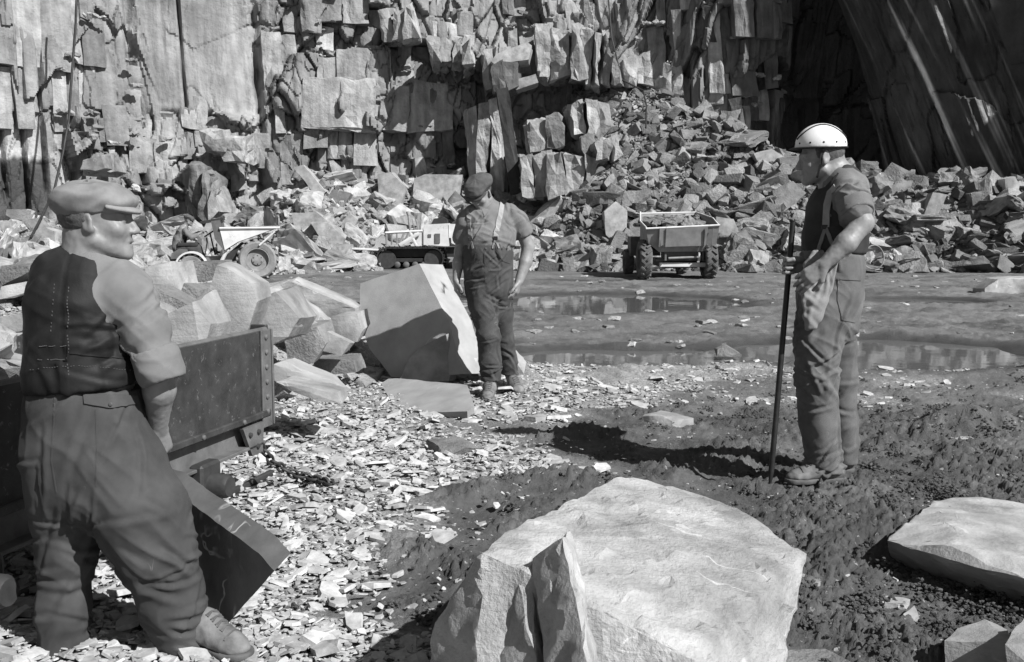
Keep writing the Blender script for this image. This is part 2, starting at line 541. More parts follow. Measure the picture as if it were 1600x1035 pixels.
ROCKS = []
for k in range(18):
    rr = random.Random(100 + k)
    ROCKS.append(hull_mesh(rock_pts(rr, .22, .4, 2), 'rubble_stone'))
ROUGH = []                          # the same stones with broken faces and chipped edges, for those seen singly
for k, me0 in enumerate(ROCKS):
    bm = bmesh.new(); bm.from_mesh(me0)
    for _ in range(3):
        es = [e for e in bm.edges if e.calc_length() > .26]
        if not es or len(bm.faces) > 260: break
        bmesh.ops.subdivide_edges(bm, edges=es, cuts=1); bmesh.ops.triangulate(bm, faces=[f for f in bm.faces if len(f.verts) > 3])
    co = np.array([v.co[:] for v in bm.verts]); bm.normal_update(); no = np.array([v.normal[:] for v in bm.verts]); c_ = co*4 + k*9.3
    d_ = .030*(pn(c_[:, 0], c_[:, 1], c_[:, 2]*2.5) + .8*np.sign(pn(c_[:, 0]*.8, c_[:, 1]*.8, c_[:, 2]*1.6 + 5)) + .5*pn(c_[:, 0]*2.2, c_[:, 1]*2.2, c_[:, 2]*4))
    j_ = np.stack([pn(c_[:, 0]*1.4 + 31*q, c_[:, 1]*1.4, c_[:, 2]*1.4) for q in range(3)], -1)*.03
    for v, p in zip(bm.verts, co + no*d_[:, None] + j_): v.co = p
    m_ = bpy.data.meshes.new('rubble_stone'); bm.to_mesh(m_); bm.free(); m_.materials.append(MAT['rubble']); ROUGH.append(m_)
ROCK_NP = []
for me in ROCKS:
    me.materials.append(MAT['rubble'])
    v = np.empty(len(me.vertices)*3, np.float32); me.vertices.foreach_get('co', v)
    ROCK_NP.append((v.reshape(-1, 3), [tuple(p.vertices) for p in me.polygons]))


def rot_np(rx, ry, rz):
    return np.array(Matrix.Rotation(rz, 3, 'Z') @ Matrix.Rotation(ry, 3, 'Y') @ Matrix.Rotation(rx, 3, 'X'))


class Pile:
    """joins many stones into one mesh, each stone with a tone of its own"""
    def __init__(s): s.V = []; s.F = []; s.T = []; s.n = 0

    def add(s, k, loc, dims, rot, tone):
        v, f = ROCK_NP[k]
        w = (v*np.array(dims)) @ rot.T + np.array(loc)
        s.V.append(w); s.F += [tuple(i + s.n for i in q) for q in f]; s.T.append(np.full(len(w), tone)); s.n += len(w)

    def build(s, name, m, parent=None):
        me = np_mesh(name, np.concatenate(s.V), s.F)
        set_tone(me, np.concatenate(s.T))
        return mesh_obj(name, me, m, parent)


def boulder(name, pts, m, label, group=None, edge=.05, amp=.012, seed=0, layer=.35, extra=None, sharp=24, cat='boulder', loc=None, jag=1.0):
    """one rock: the hull of pts (world), its faces roughened and its edges chipped"""
    bm = bmesh.new()
    for pp in [pts] + (extra or []):
        me = hull_mesh(pp); bm.from_mesh(me); bpy.data.meshes.remove(me)
    bmesh.ops.dissolve_limit(bm, angle_limit=.06, verts=bm.verts, edges=bm.edges)
    bmesh.ops.triangulate(bm, faces=bm.faces)
    for _ in range(7):
        es = [e for e in bm.edges if e.calc_length() > edge*1.6]
        if not es or len(bm.faces) > 16000: break
        bmesh.ops.subdivide_edges(bm, edges=es, cuts=1, use_grid_fill=False)
        bmesh.ops.triangulate(bm, faces=[f for f in bm.faces if len(f.verts) > 3])
    for v in bm.verts: v.index = 0
    bm.verts.index_update()
    co = np.array([v.co[:] for v in bm.verts]); bm.normal_update(); no = np.array([v.normal[:] for v in bm.verts])
    S = 1.0/max(edge*7, .05); o = seed*13.7
    c = co*S
    d = amp*(fbm(c[:, 0] + o, c[:, 1], c[:, 2], 4, .55)) + amp*layer*np.sign(pn(c[:, 0]*1.1 + o, c[:, 1]*1.1, c[:, 2]*1.1 + 9))*.5
    jit = np.stack([pn(c[:, 0]*2.2 + o + k*31, c[:, 1]*2.2, c[:, 2]*2.2) for k in range(3)], -1)*amp*.9*jag
    co = co + no*d[:, None] + jit
    for v, p in zip(bm.verts, co): v.co = p
    me = bpy.data.meshes.new(name); bm.to_mesh(me); bm.free()
    base = Vector((co[:, 0].mean(), co[:, 1].mean(), co[:, 2].min())) if loc is None else Vector(loc)
    me.transform(Matrix.Translation(-base))
    me.polygons.foreach_set('use_smooth', np.full(len(me.polygons), True, bool))
    me.set_sharp_from_angle(angle=math.radians(sharp))
    ob = mesh_obj(name, me, m); ob.location = base
    return tag(ob, label, cat, group)


def plane_pts(pxs, p0, n):
    """where the view rays through photograph pixels meet the plane through p0 with normal n"""
    p0 = Vector(p0); n = Vector(n).normalized(); o = Vector((0, 0, CAMZ)); out = []
    for px, py in pxs:
        d = P(px, py, 1.0) - o; out.append(o + d*((p0 - o).dot(n)/d.dot(n)))
    return out


def Y_hit(px, py, y0=18.0, y1=38.0):
    """distance at which the view ray through a pixel meets the terrain"""
    ys = np.linspace(y0, y1, 400); pts = np.array([P(px, py, float(y))[:] for y in ys])
    g = ground_z(pts[:, 0], pts[:, 1]); w = np.nonzero(pts[:, 2] <= g)[0]
    return float(ys[w[0]]) if len(w) else None


def slabpoly(poly, ext, jit=0.0, seed=0):
    """points of a slab: a face polygon given as world points, swept by ext with jitter"""
    rr = random.Random(seed)
    ext = Vector(ext); out = []
    for p in poly:
        p = Vector(p); out.append(p)
        out.append(p + ext + Vector((rr.gauss(0, jit), rr.gauss(0, jit), rr.gauss(0, jit))))
    return out
# ------------------------------------------------------------------ the quarry face
def cp(px, Y): return ((px - 800)/F*Y, Y)
WALL = [cp(-900, 18), cp(-500, 25), cp(-300, 27.5), cp(0, 30), cp(250, 33), cp(420, 34.5), cp(700, 36), cp(830, 36.6), cp(1000, 37.2), cp(1150, 36.2),
        cp(1255, 37.6), cp(1340, 37.8), cp(1450, 34.9), cp(1600, 33.2), (21.5, 31.0), (26.0, 27.0), (28.0, 18.0)]
WALL = np.array(WALL)
_seg = np.linalg.norm(np.diff(WALL, axis=0), axis=1); WU = np.concatenate([[0], np.cumsum(_seg)])


def wall_xy(u):
    return np.interp(u, WU, WALL[:, 0]), np.interp(u, WU, WALL[:, 1])


def wall_n(u):
    x0, y0 = wall_xy(u - .6); x1, y1 = wall_xy(u + .6)
    dx, dy = x1 - x0, y1 - y0; l = np.hypot(dx, dy)
    return dy/l, -dx/l            # outward, towards the pit


def u_of_px(px):
    us = np.linspace(0, WU[-1], 1500); x, y = wall_xy(us)
    return float(np.interp(px, 800 + F*x/y, us))


U = {k: u_of_px(k) for k in range(-300, 1700, 50)}
UR0 = u_of_px(1240); UR1 = u_of_px(1440)


def lean(u, v):
    """how far the face leans over the pit with height (slabs on the right overhang, those on the left lie back)"""
    r = sstep(UR1 - 2.5, UR1 + 1.5, u)
    back = -.10*(1 - sstep(U[900], U[1100], u))
    rec = -1.4*sstep(UR0 - .3, UR0 + .3, u)*(1 - sstep(UR1 - 1.5, UR1, u))*(1 - sstep(6, 12, v))
    return v*back + v*.24*r + rec


def wall_pt(u, v, d):
    x, y = wall_xy(u); nx, ny = wall_n(u)
    d = d + lean(u, v)
    # slabs on the right stand askew: their cleavage slopes down to the right
    sh = -.33*v*sstep(UR1 - 3, UR1 + 1, u) - .02*v
    tx, ty = -ny, nx
    return np.stack([x + nx*d + tx*sh, y + ny*d + ty*sh, v], -1)


def wall_h(u):
    return 13.5 + 0*u


def vz(py, px):                      # height on the face at a photograph row
    x, y = wall_xy(u_of_px(px)); return CAMZ - y*math.tan(math.atan2(py - 517.5, F) + PITCH)


def cells(x, y, seed, jit=.42):
    """irregular jointed cells: for each point the cell's own random numbers, the offset from its centre and how near the joint is"""
    xi, yi = np.floor(x).astype(int), np.floor(y).astype(int)
    best = np.full(x.shape, 9.0); second = np.full(x.shape, 9.0)
    R_ = [np.zeros(x.shape) for _ in range(3)]; ox = np.zeros(x.shape); oy = np.zeros(x.shape)
    for dx in (-1, 0, 1):
        for dy in (-1, 0, 1):
            cx, cy = xi + dx, yi + dy
            h = [_perm[(_perm[(_perm[(cx + 37*seed) & 255] + cy + 11*k + seed) & 255] + 53*k) & 255]/255.0 for k in range(5)]
            fx = cx + .5 + (h[0] - .5)*2*jit; fy = cy + .5 + (h[1] - .5)*2*jit
            ddx, ddy = x - fx, y - fy
            d = np.maximum(np.abs(ddx), np.abs(ddy)) + .25*np.minimum(np.abs(ddx), np.abs(ddy))
            m = d < best
            second = np.where(m, best, np.minimum(second, d)); best = np.where(m, d, best)
            for k in range(3): R_[k] = np.where(m, h[2 + k], R_[k])
            ox = np.where(m, ddx, ox); oy = np.where(m, ddy, oy)
    return R_[0] - .5, R_[1] - .5, R_[2] - .5, ox, oy, second - best


def face_relief(u, v):
    u = np.asarray(u, float); v = np.asarray(v, float)
    flat = sstep(U[250] - .6, U[250] + .4, u)*sstep(U[400] + 1.0, U[400], u)*sstep(vz(190, 330), vz(165, 330), v)
    plate = sstep(U[250] + .5, U[250] - .5, u)*sstep(vz(210, 120), vz(180, 120), v)
    plate = np.maximum(plate, sstep(u_of_px(135), u_of_px(105), u))
    right = sstep(U[950], U[1150], u)
    lead = sstep(UR1 - 1.5, UR1 + .5, u)
    rough = (1 - .93*flat)*(1 - .60*plate)*(1 - .75*lead)
    wu = u + .22*pn(u*.5, v*.5, 3) - .04*v + right*(-.10*v); wv = v + .28*pn(u*.6, v*.4, 13)
    tall = 1 + 1.3*right + .9*plate
    d = .42*pn(u*.22, v*.16, 1) + .20*pn(u*.8, v*.3, 4)
    for k, (cw, ch, amp, tilt) in enumerate(((2.1, 2.4, .85, .30), (.80, 1.25, .50, .22), (.34, .62, .20, .16))):
        r0, r1, r2, ox, oy, e = cells(wu/cw, wv/(ch*tall), 3 + 5*k)
        amp_ = amp*rough
        out = np.where(np.abs(r0) > .33, 1.5, 1.0)
        d = d + amp_*r0*out + tilt*amp_*(r1*ox*2 - (.25 + r2)*oy*1.2)
        d = d - rough*(.16, .10, .04)[k]*np.exp(-(e/(.05, .07, .09)[k])**2)*(r2 > -.25)
    d = d + .035*pn(u*3.5, v*.35, 8) + .02*pn(u*9, v*.8, 2)
    d = d + right*(.45*np.abs(pn(u*.9 + .066*v, v*.06, 3)) + .16*np.abs(pn(u*2.6, v*.1, 6)) + .09*np.abs(pn(u*5.5, v*.12, 9)))
    # a few long open cracks
    for px, w in ((28, .06), (62, .05), (92, .05), (143, .09), (240, .10), (310, .04), (420, .10)):
        uc = u_of_px(px) + .07*pn(v*.5, px, 1) + .02*pn(v*2.5, px, 2)
        d = d - .42*np.exp(-((u - uc)/w)**2)*sstep(-.15, .25, pn(v*.35 + px, 2.0, 7) + .25)
    return d - .25


def build_cliff():
    ua_, ub_ = u_of_px(-120), u_of_px(1290)
    u = np.concatenate([np.linspace(0, ua_, 70)[:-1], np.linspace(ua_, ub_, 820)[:-1], np.linspace(ub_, u_of_px(1680), 260)[:-1], np.linspace(u_of_px(1680), WU[-1], 60)]); nv = 240
    t = np.linspace(0, 1, nv)
    Ug = np.repeat(u[:, None], nv, 1); Vg = -1.2 + t[None, :]*(wall_h(u)[:, None] + 1.2)
    Dg = face_relief(Ug, Vg)
    V = wall_pt(Ug, Vg, Dg)
    i = np.arange(len(u)*nv).reshape(len(u), nv)
    f = np.stack([i[:-1, :-1], i[1:, :-1], i[1:, 1:], i[:-1, 1:]], -1).reshape(-1, 4)
    # rim running back from the top
    top = V[:, -1, :].copy(); nx, ny = wall_n(u)
    back = top - np.stack([nx*8, ny*8, -.4*np.ones_like(nx)], -1)
    Vall = np.concatenate([V.reshape(-1, 3), back]); b0 = len(u)*nv
    f2 = np.stack([i[:-1, -1], i[1:, -1], b0 + np.arange(1, len(u)), b0 + np.arange(len(u) - 1)], -1)
    me = np_mesh('cliff', Vall, np.concatenate([f, f2]), True)
    me.set_sharp_from_angle(angle=math.radians(28))
    # tone: wet bed and lime-washed patch left; painted shade, sun-brightened mineral streaks right
    x, y = V[..., 0], V[..., 1]
    px = 800 + F*x/y; py = 517.5 - F*np.tan(np.arctan2(V[..., 2] - CAMZ, y) + PITCH)
    wetl = sstep(115, 70, px + 12*pn(Vg*3, Ug*3, 1))*sstep(240, 252, py + 10*pn(Ug*5, Vg*.2, 2))
    lime = sstep(130, 60, px + 40*pn(Ug*.6, Vg*.6, 6))*sstep(185, 205, py + 25*pn(Ug*.8, 0*Ug, 3) + .25*np.abs(px - 30))*(1 - wetl)
    right_shade = sstep(U[1000], U[1200], Ug)  # shade of the right wall and recess, painted into the tone
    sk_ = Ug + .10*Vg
    stk = sstep(.0, .75, .7*pn(sk_*1.3, Vg*.07, 21) + .55*pn(sk_*4.1, Vg*.12, 5) + .4*pn(sk_*9.5, Vg*.22, 31))  # pale mineral streaks, with the glancing sun painted in
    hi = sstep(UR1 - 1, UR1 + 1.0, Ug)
    tone = 1.0 - .72*wetl + 1.5*lime - right_shade*(.62 + .08*hi) + hi*stk*4.2
    tone = tone*(1 + .22*pn(Ug*.5, Vg*.3, 14))
    smoothb = sstep(U[250] - .3, U[250] + .5, Ug)*sstep(U[400] + .8, U[400], Ug)
    tone = tone*(1 + .18*smoothb)
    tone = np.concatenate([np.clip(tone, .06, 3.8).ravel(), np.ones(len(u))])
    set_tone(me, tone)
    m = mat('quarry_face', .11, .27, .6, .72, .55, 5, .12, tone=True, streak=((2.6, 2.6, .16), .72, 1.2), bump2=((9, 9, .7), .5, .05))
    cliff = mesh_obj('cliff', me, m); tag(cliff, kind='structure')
    return cliff


cliff = build_cliff()
BLOCKM = mat('jointed_slate', .13, .36, 1.3, .75, .6, 8, .09, objrand=.38, streak=((5, 5, .5), .75, 1.15), bump2=((12, 12, 1.2), .45, .04))
BLOCKT = mat('jointed_slate_mixed', .13, .36, 1.3, .75, .6, 8, .09, tone=True, streak=((5, 5, .5), .75, 1.15), bump2=((12, 12, 1.2), .45, .04))


def block_pts(u0, u1, v0, v1, d0, d1, rr, skew=0.0, jit=.05, tilt=.05, yaw=.07):
    """a jointed block of the face: corners in wall coordinates, pushed about; front split by a ridge"""
    w, h = u1 - u0, v1 - v0
    ty, tz = rr.gauss(0, yaw)*w, rr.gauss(0, tilt)*min(h, 1.2)
    pts = []
    for fu in (0, 1):
        for fv in (0, 1):
            uu = u0 + fu*w + rr.gauss(0, jit)*w + skew*(fv - .5)*h; vv = v0 + fv*h + rr.gauss(0, jit)*min(h, w)
            d = d1 + ty*(fu - .5) + tz*(.5 - fv) + rr.gauss(0, .02)
            pts.append((uu, vv, d)); pts.append((uu, vv, d0))
    # broken front: extra points a little proud or chipped top corner
    if rr.random() < .55:
        fu = rr.uniform(.25, .75)
        for fv in (0.04, .96):
            pts.append((u0 + fu*w, v0 + fv*h, d1 + rr.uniform(.01, .05)))
    return pts


def world_block(pts):
    return [Vector(wall_pt(np.array(a), np.array(b), np.array(c))) for a, b, c in pts]


def subdivide(u0, u1, v0, v1, tw, th, rr, out):
    w, h = u1 - u0, v1 - v0
    if w > tw*rr.uniform(1.1, 2.2) and (w/tw >= h/th or rr.random() < .2):
        f = rr.uniform(.35, .65); subdivide(u0, u0 + f*w, v0, v1, tw, th, rr, out); subdivide(u0 + f*w, u1, v0, v1, tw, th, rr, out)
    elif h > th*rr.uniform(1.1, 2.2):
        f = rr.uniform(.35, .65); subdivide(u0, u1, v0, v0 + f*h, tw, th, rr, out); subdivide(u0, u1, v0 + f*h, v1, tw, th, rr, out)
    else:
        out.append((u0, u1, v0, v1))


REGIONS = [  # columns, rows, block width, height, base depth, depth spread, skew, keep
    (-60, 130, 98, 188, .9, 1.5, .45, .30, .02, .35),
    (-60, 150, -60, 100, .85, 2.4, .62, .30, .03, .97),
    (146, 250, -60, 96, .8, 2.6, .58, .28, .02, .97),
    (126, 262, 92, 182, .6, 1.4, .48, .30, .04, .97),
    (190, 335, 165, 345, .5, 1.0, .52, .40, .04, .97),
    (110, 200, 180, 350, .5, 1.1, .45, .35, .02, .97),
    (320, 430, 150, 300, .65, 1.0, .62, .45, .03, .97),
    (420, 560, 150, 300, .65, 1.15, .62, .42, .02, .97),
    (425, 520, -70, 150, .75, 1.4, .48, .42, -.02, .97),
    (510, 660, -70, 128, .8, 1.1, .45, .40, .03, .97),
    (560, 730, 200, 310, .75, 1.0, .58, .42, .0, .97),
    (480, 730, 126, 202, 1.7, 1.6, .50, .22, .0, .98),
    (640, 740, -70, 64, .6, .7, .5, .42, .05, .97),
    (640, 740, 60, 130, .6, .7, .65, .40, .05, .97),
    (730, 845, -70, 112, .55, .9, .85, .50, .06, .96),
    (720, 850, 106, 180, .6, .8, .75, .45, .05, .96),
    (725, 830, 176, 320, .7, 1.2, .80, .40, .03, .97),
    (840, 1000, -70, 140, .8, 1.7, .62, .50, -.12, .96),
    (1000, 1140, -70, 160, .55, 2.2, .5, .60, -.05, .96),
    (1100, 1250, -70, 260, .6, 1.8, .6, .60, -.04, .96),
    (1050, 1240, 130, 240, .6, 1.1, .8, .50, -.03, .96),
    (1245, 1330, 80, 210, .7, 2.4, .1, .40, -.03, .5),
]


REGIONS = [  # columns, rows, block width, height, base depth, depth spread, skew, keep
    (-60, 130, 100, 200, .9, 1.7, .40, .20, .02, .85),
    (-60, 150, -60, 100, .85, 2.4, .55, .22, .03, .9),
    (120, 250, -60, 100, .75, 2.4, .50, .22, .02, .9),
    (110, 250, 90, 180, .65, 1.5, .32, .18, .04, .85),
    (190, 330, 165, 345, .6, 1.1, .25, .24, .04, .9),
    (110, 200, 180, 350, .55, 1.2, .2, .2, .02, .85),
    (320, 430, 150, 300, .75, 1.1, .40, .22, .03, .9),
    (420, 560, 150, 290, .75, 1.3, .42, .22, .02, .93),
    (425, 520, -70, 150, .9, 1.5, .15, .22, -.02, .9),
    (510, 660, -70, 140, 1.0, 1.2, .10, .18, .03, .85),
    (560, 720, 195, 300, .9, 1.1, .35, .22, .0, .9),
    (480, 720, 125, 205, 2.0, 1.8, .25, .10, .0, .9),
    (640, 740, -70, 60, .8, .8, .2, .25, .05, .85),
    (700, 840, -70, 110, .7, 1.0, .55, .28, .06, .9),
    (720, 800, 100, 175, .8, 1.1, .5, .25, .05, .85),
    (830, 1000, -70, 130, .9, 2.0, .35, .28, -.12, .85),
    (1000, 1140, -70, 150, .7, 2.4, .3, .42, -.05, .75),
    (1100, 1255, -70, 260, .75, 2.0, .45, .45, -.04, .8),
    (1050, 1240, 120, 230, .7, 1.2, .8, .35, -.03, .85),
    (1245, 1330, 80, 210, .8, 2.6, .0, .25, -.03, .4),
]


LEDGES = []


def rough_block(pts, edge=.30, amp=.05):
    """a jointed block with cleaved, splintery faces"""
    me = hull_mesh(pts, 'rock_block'); bm = bmesh.new(); bm.from_mesh(me); bpy.data.meshes.remove(me)
    for _ in range(5):
        es = [e for e in bm.edges if e.calc_length() > edge*1.7 and min(v.co.y for v in e.verts) < 60]
        if not es or len(bm.faces) > 420: break
        bmesh.ops.subdivide_edges(bm, edges=es, cuts=1)
        bmesh.ops.triangulate(bm, faces=[f for f in bm.faces if len(f.verts) > 3])
    co = np.array([v.co[:] for v in bm.verts]); bm.normal_update(); no = np.array([v.normal[:] for v in bm.verts])
    x, y, z = co.T
    d = amp*(.8*pn(x*1.1 + y, z*.5, 3) + .8*pn(x*3.1 + y*2, z*.7, 9) + .5*np.sign(pn(x*1.6 - y, z*.45, 17)) + .4*pn(x*5, z*4, y*5))
    j = np.stack([pn(x*2.3 + 31*k, y*2.3, z*2.3) for k in range(3)], -1)*amp*.9
    co = co + no*d[:, None] + j
    for v, p in zip(bm.verts, co): v.co = p
    me = bpy.data.meshes.new('rock_block'); bm.to_mesh(me); bm.free()
    return me


def build_blocks():
    rr = random.Random(21)
    cand = []
    for (p0, p1, q0, q1, tw, th, bd, sp, sk, keep) in REGIONS:
        ua, ub = u_of_px(p0), u_of_px(p1); pm = (p0 + p1)/2
        va, vb = vz(q1, pm), vz(q0, pm)
        out = []
        subdivide(ua, ub, va, vb, tw*(.74 if tw < .95 else .9), th*(.9 if tw < .95 else .95), rr, out)
        for (a, b, c, d) in out:
            if rr.random() > keep: continue
            gu, gv = np.meshgrid(np.linspace(a, b, 5), np.linspace(c, d, 5)); rel = face_relief(gu, gv)
            dep = float(np.quantile(rel, .6)) + rr.gauss(.03, .05) + (rr.uniform(.05, .20) if rr.random() < .12 else 0)
            if rr.random() < .45 and (b - a)*(d - c) < 1.2: continue
            g = .012*rr.random() + (rr.uniform(.015, .04) if rr.random() < .22 else 0)
            dark = rr.uniform(.75, 1.2)*(1 - .5*float(sstep(1050, 1180, pm)))  # blocks farther right darkened: their shade is put into the colour
            cand.append(((b - a)*(d - c), (a + g, b - g, c + g, d - g), dep, sk, dark))
    cand.sort(key=lambda t: -t[0])
    small = bmesh.new(); tones = []
    pale = []
    for n, (ar, (a, b, c, d), dep, sk, dark) in enumerate(cand):
        pts = world_block(block_pts(a, b, c, d, -1.0, dep, rr, sk + rr.gauss(0, .02)))
        me = rough_block(pts)
        if ar < 60 and n < 700 and rr.random() < .55: LEDGES.append((a, b, d, dep))
        if n < 245:
            cen = sum(pts, Vector())/len(pts)
            me.transform(Matrix.Translation(-cen))
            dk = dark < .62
            o = mesh_obj('rock_block', me, BLOCK_SHADED if dk else BLOCKM, cliff); o.location = cen
        else:
            small.from_mesh(me); tones += [dark]*len(me.vertices); bpy.data.meshes.remove(me)
    me = bpy.data.meshes.new('small_blocks'); small.to_mesh(me); small.free()
    set_tone(me, tones)
    tag(mesh_obj('small_blocks', me, BLOCKT, cliff), kind='stuff')


BLOCK_SHADED = mat('shaded_jointed_slate', .06, .17, 1.1, .7, .5, 7, .07, objrand=.3, streak=((5, 5, .5), .7, 1.2), bump2=((12, 12, 1.2), .45, .04))  # darker copy of the jointed slate with shade painted in
build_blocks()


def px_hull(poly, Y0, Y1, seed=0, jit=.03, back=None):
    """hull of an outline seen at depth Y0 (front), swept back to Y1, a little narrower behind"""
    rr = random.Random(seed); out = []
    for q in poly:
        px, py = q[:2]; dy = q[2] if len(q) > 2 else 0.0
        f = P(px, py, Y0 + dy); out.append(f + Vector((rr.gauss(0, jit), rr.gauss(0, jit), rr.gauss(0, jit))))
        out.append(f + Vector((0, Y1 - Y0, rr.gauss(0, jit))))
    return out


# blocks of the face that stand out by themselves, each where the photograph shows it
HAND = [
    ([(727, 168), (784, 158), (790, 300), (735, 305)], 34.6, 36.8), 
    ([(838, 45), (912, 42), (916, 122), (842, 124)], 35.6, 37.6), ([(905, 45), (938, 50), (972, 130), (918, 128)], 35.4, 37.6),
    ([(975, 95), (1014, 92), (1020, 137), (980, 137)], 35.9, 38), ([(1030, 115), (1046, 113), (1048, 145), (1031, 146)], 35.6, 38),
    ([(812, 245), (876, 238), (882, 300), (850, 308), (816, 305)], 31.8, 35), ([(880, 240), (935, 250), (925, 290), (884, 302)], 32.0, 35),
    ([(826, 190), (872, 184), (878, 226), (830, 240)], 33.0, 36), ([(755, 80), (775, 74), (778, 135), (760, 138)], 35.0, 37),
    ([(893, 172), (912, 160), (948, 162), (955, 200), (935, 216), (896, 214)], 33.2, 35.5),
    ([(908, 222), (962, 206), (975, 244), (936, 254), (915, 248)], 32.2, 35),
    ([(318, 212), (348, 210), (349, 232), (320, 234)], 32.3, 34), ([(350, 216), (378, 214), (382, 250), (352, 252)], 32.6, 34),
    ([(125, 246), (160, 243), (164, 268), (126, 270)], 30.6, 32), ([(296, 262), (318, 266), (345, 330), (322, 345), (302, 330)], 31.4, 33),
    ([(590, 20), (640, 8), (650, 60), (600, 66)], 35.2, 37), ([(672, 66), (735, 62), (738, 98), (676, 100)], 34.5, 36.5),
]
def clip_cols(poly, x0, x1):
    """part of a convex outline between two columns"""
    def cut(pl, x, keep_left):
        out = []
        for i in range(len(pl)):
            p, q = pl[i], pl[(i + 1) % len(pl)]; ip, iq = (p[0] <= x) == keep_left, (q[0] <= x) == keep_left
            if ip: out.append(p)
            if ip != iq:
                t = (x - p[0])/(q[0] - p[0]); out.append((x, p[1] + t*(q[1] - p[1])))
        return out
    return cut(cut(poly, x0, False), x1, True)


rh = random.Random(9)
for k, (poly, a, b) in enumerate(HAND):
    xs_ = [p[0] for p in poly]; w_ = max(xs_) - min(xs_); n_ = max(1, int(round(w_/rh.uniform(15, 26))))
    cuts = [min(xs_) + w_*i/n_ + (rh.uniform(-.25, .25)*w_/n_ if 0 < i < n_ else 0) for i in range(n_ + 1)]
    for x0_, x1_ in zip(cuts[:-1], cuts[1:]):
        sub_ = clip_cols(poly, x0_, x1_)
        if len(sub_) < 3: continue
        dt, dd, mid_ = rh.uniform(-7, 5), rh.gauss(0, .16), sum(p[1] for p in sub_)/len(sub_)
        sub_ = [(p[0] + rh.gauss(0, 1.0), p[1] + (dt if p[1] < mid_ else rh.gauss(0, 3)), rh.gauss(0, .07)) for p in sub_]
        me = rough_block(px_hull(sub_, a + dd, b, k, .05), .24, .10)
        v = np.array([p.co[:] for p in me.vertices]); cen = Vector(v.mean(0)); me.transform(Matrix.Translation(-cen))
        o = mesh_obj('rock_block', me, BLOCKM, cliff); o.location = cen

pm_ = [P(775, 140, 32.8), P(794, 136, 32.8), P(816, 300, 32.2), P(798, 305, 32.2)]
me = rough_block([p + Vector((0, dy, 0)) for p in pm_ for dy in (0, .7)], .3, .03)
me.transform(Matrix.Translation(-P(800, 300, 33.2))); o = mesh_obj('leaning_post', me, mat('black_post', .012, .03, 3, .7, .4, 10, .04)); o.location = P(800, 300, 33.2)  # near-black colour over the whole post
tag(o, 'tall black post leaning against the rock face above the bowed man', 'post')

for k, poly in enumerate(([(768, 101), (786, 97), (790, 142), (771, 146)], [(787, 98), (812, 94), (812, 136), (791, 141)])):  # dark boxes added to stand for the shade under the jutting slab
    me = rough_block(px_hull(poly, 33.9, 36, 60 + k, .04), .24, .06); v = np.array([p.co[:] for p in me.vertices]); cen = Vector(v.mean(0)); me.transform(Matrix.Translation(-cen))
    o = mesh_obj('rock_block', me, BLOCK_SHADED, cliff); o.location = cen
# ------------------------------------------------------------------ rubble: the far heaps
ZONES = [  # columns, group
    (-900, 235, 'blocks heaped under the left quarry face'), (235, 440, 'blocks scattered behind the seated driver'),
    (440, 575, 'blocks in the heap left of the bulldozer'), (575, 800, 'blocks in the heap behind the bulldozer'),
    (800, 1000, 'blocks on the scree below the outcrop'), (1000, 1250, 'blocks on the scree behind the loaded dumper'),
    (1250, 3000, 'blocks heaped below the dark recess')]
FARMARK = [(60, 'below the wet dark rock on the left'), (235, 'behind the pale flat cap'), (330, 'behind the seated driver'), (440, 'behind the pale dumper'),
           (520, 'right of the pale dumper'), (590, 'left of the bulldozer'), (660, 'above the bulldozer track'), (740, 'behind the bulldozer engine'),
           (860, 'behind the bowed man'), (940, 'below the squared outcrop'), (1005, 'left of the loaded dumper'), (1130, 'behind the loaded dumper'),
           (1215, 'left of the iron bar'), (1300, 'behind the helmeted man\'s chest'), (1400, 'behind the helmeted man\'s back'),
           (1500, 'below the black recess'), (9999, 'below the streaked overhang')]


def zone_of(px):
    for a, b, g in ZONES:
        if a <= px < b: return g
    return ZONES[-1][2]


def mark(px, table): return next(t for a, t in table if px < a)


def form(dims):
    a = sorted(dims, reverse=True)
    if a[0]/a[1] > 1.75: return 'long'
    if a[2]/a[0] < .30: return 'flat'
    if a[2]/a[0] > .52: return 'chunky'
    return 'squarish'


PENDING = []                       # (object, description without an article, plural noun phrase, photograph column)


def name_later(o, desc, px):
    PENDING.append((o, desc, px)); o['label'] = desc


def settle_labels():
    """things whose looks and place read alike are told apart by their order from the left where they are few"""
    by = {}
    for o, d, px in PENDING: by.setdefault(d, []).append((px, o))
    ORD = ['leftmost', 'second from left', 'third from left', 'fourth from left', 'fifth from left']
    for d, l in by.items():
        if len(l) == 1 or len(l) > 6: continue
        l.sort(key=lambda t: t[0])
        for i, (px, o) in enumerate(l):
            w = 'rightmost' if i == len(l) - 1 else ORD[i]
            o['label'] = w + ' ' + d if w in ('leftmost', 'rightmost') else (w + ', ' + d if len((w + ' ' + d).split()) < 17 else (w + ', ' + d).replace('slate ', '').replace(' from left', '').replace('the helmeted', 'helmeted'))


def put_rock(k, loc, dims, rot, group, label, m=None, name='rubble_stone'):
    o = bpy.data.objects.new(name, ROUGH[k]); COL.objects.link(o)
    o.location = loc; o.scale = dims; o.rotation_euler = Matrix(rot.tolist()).to_euler()
    tag(o, label, 'rock', group)
    if m is not None:
        o.material_slots[0].link = 'OBJECT'; o.material_slots[0].material = m
    return o


MID = []      # (apparent size, args)


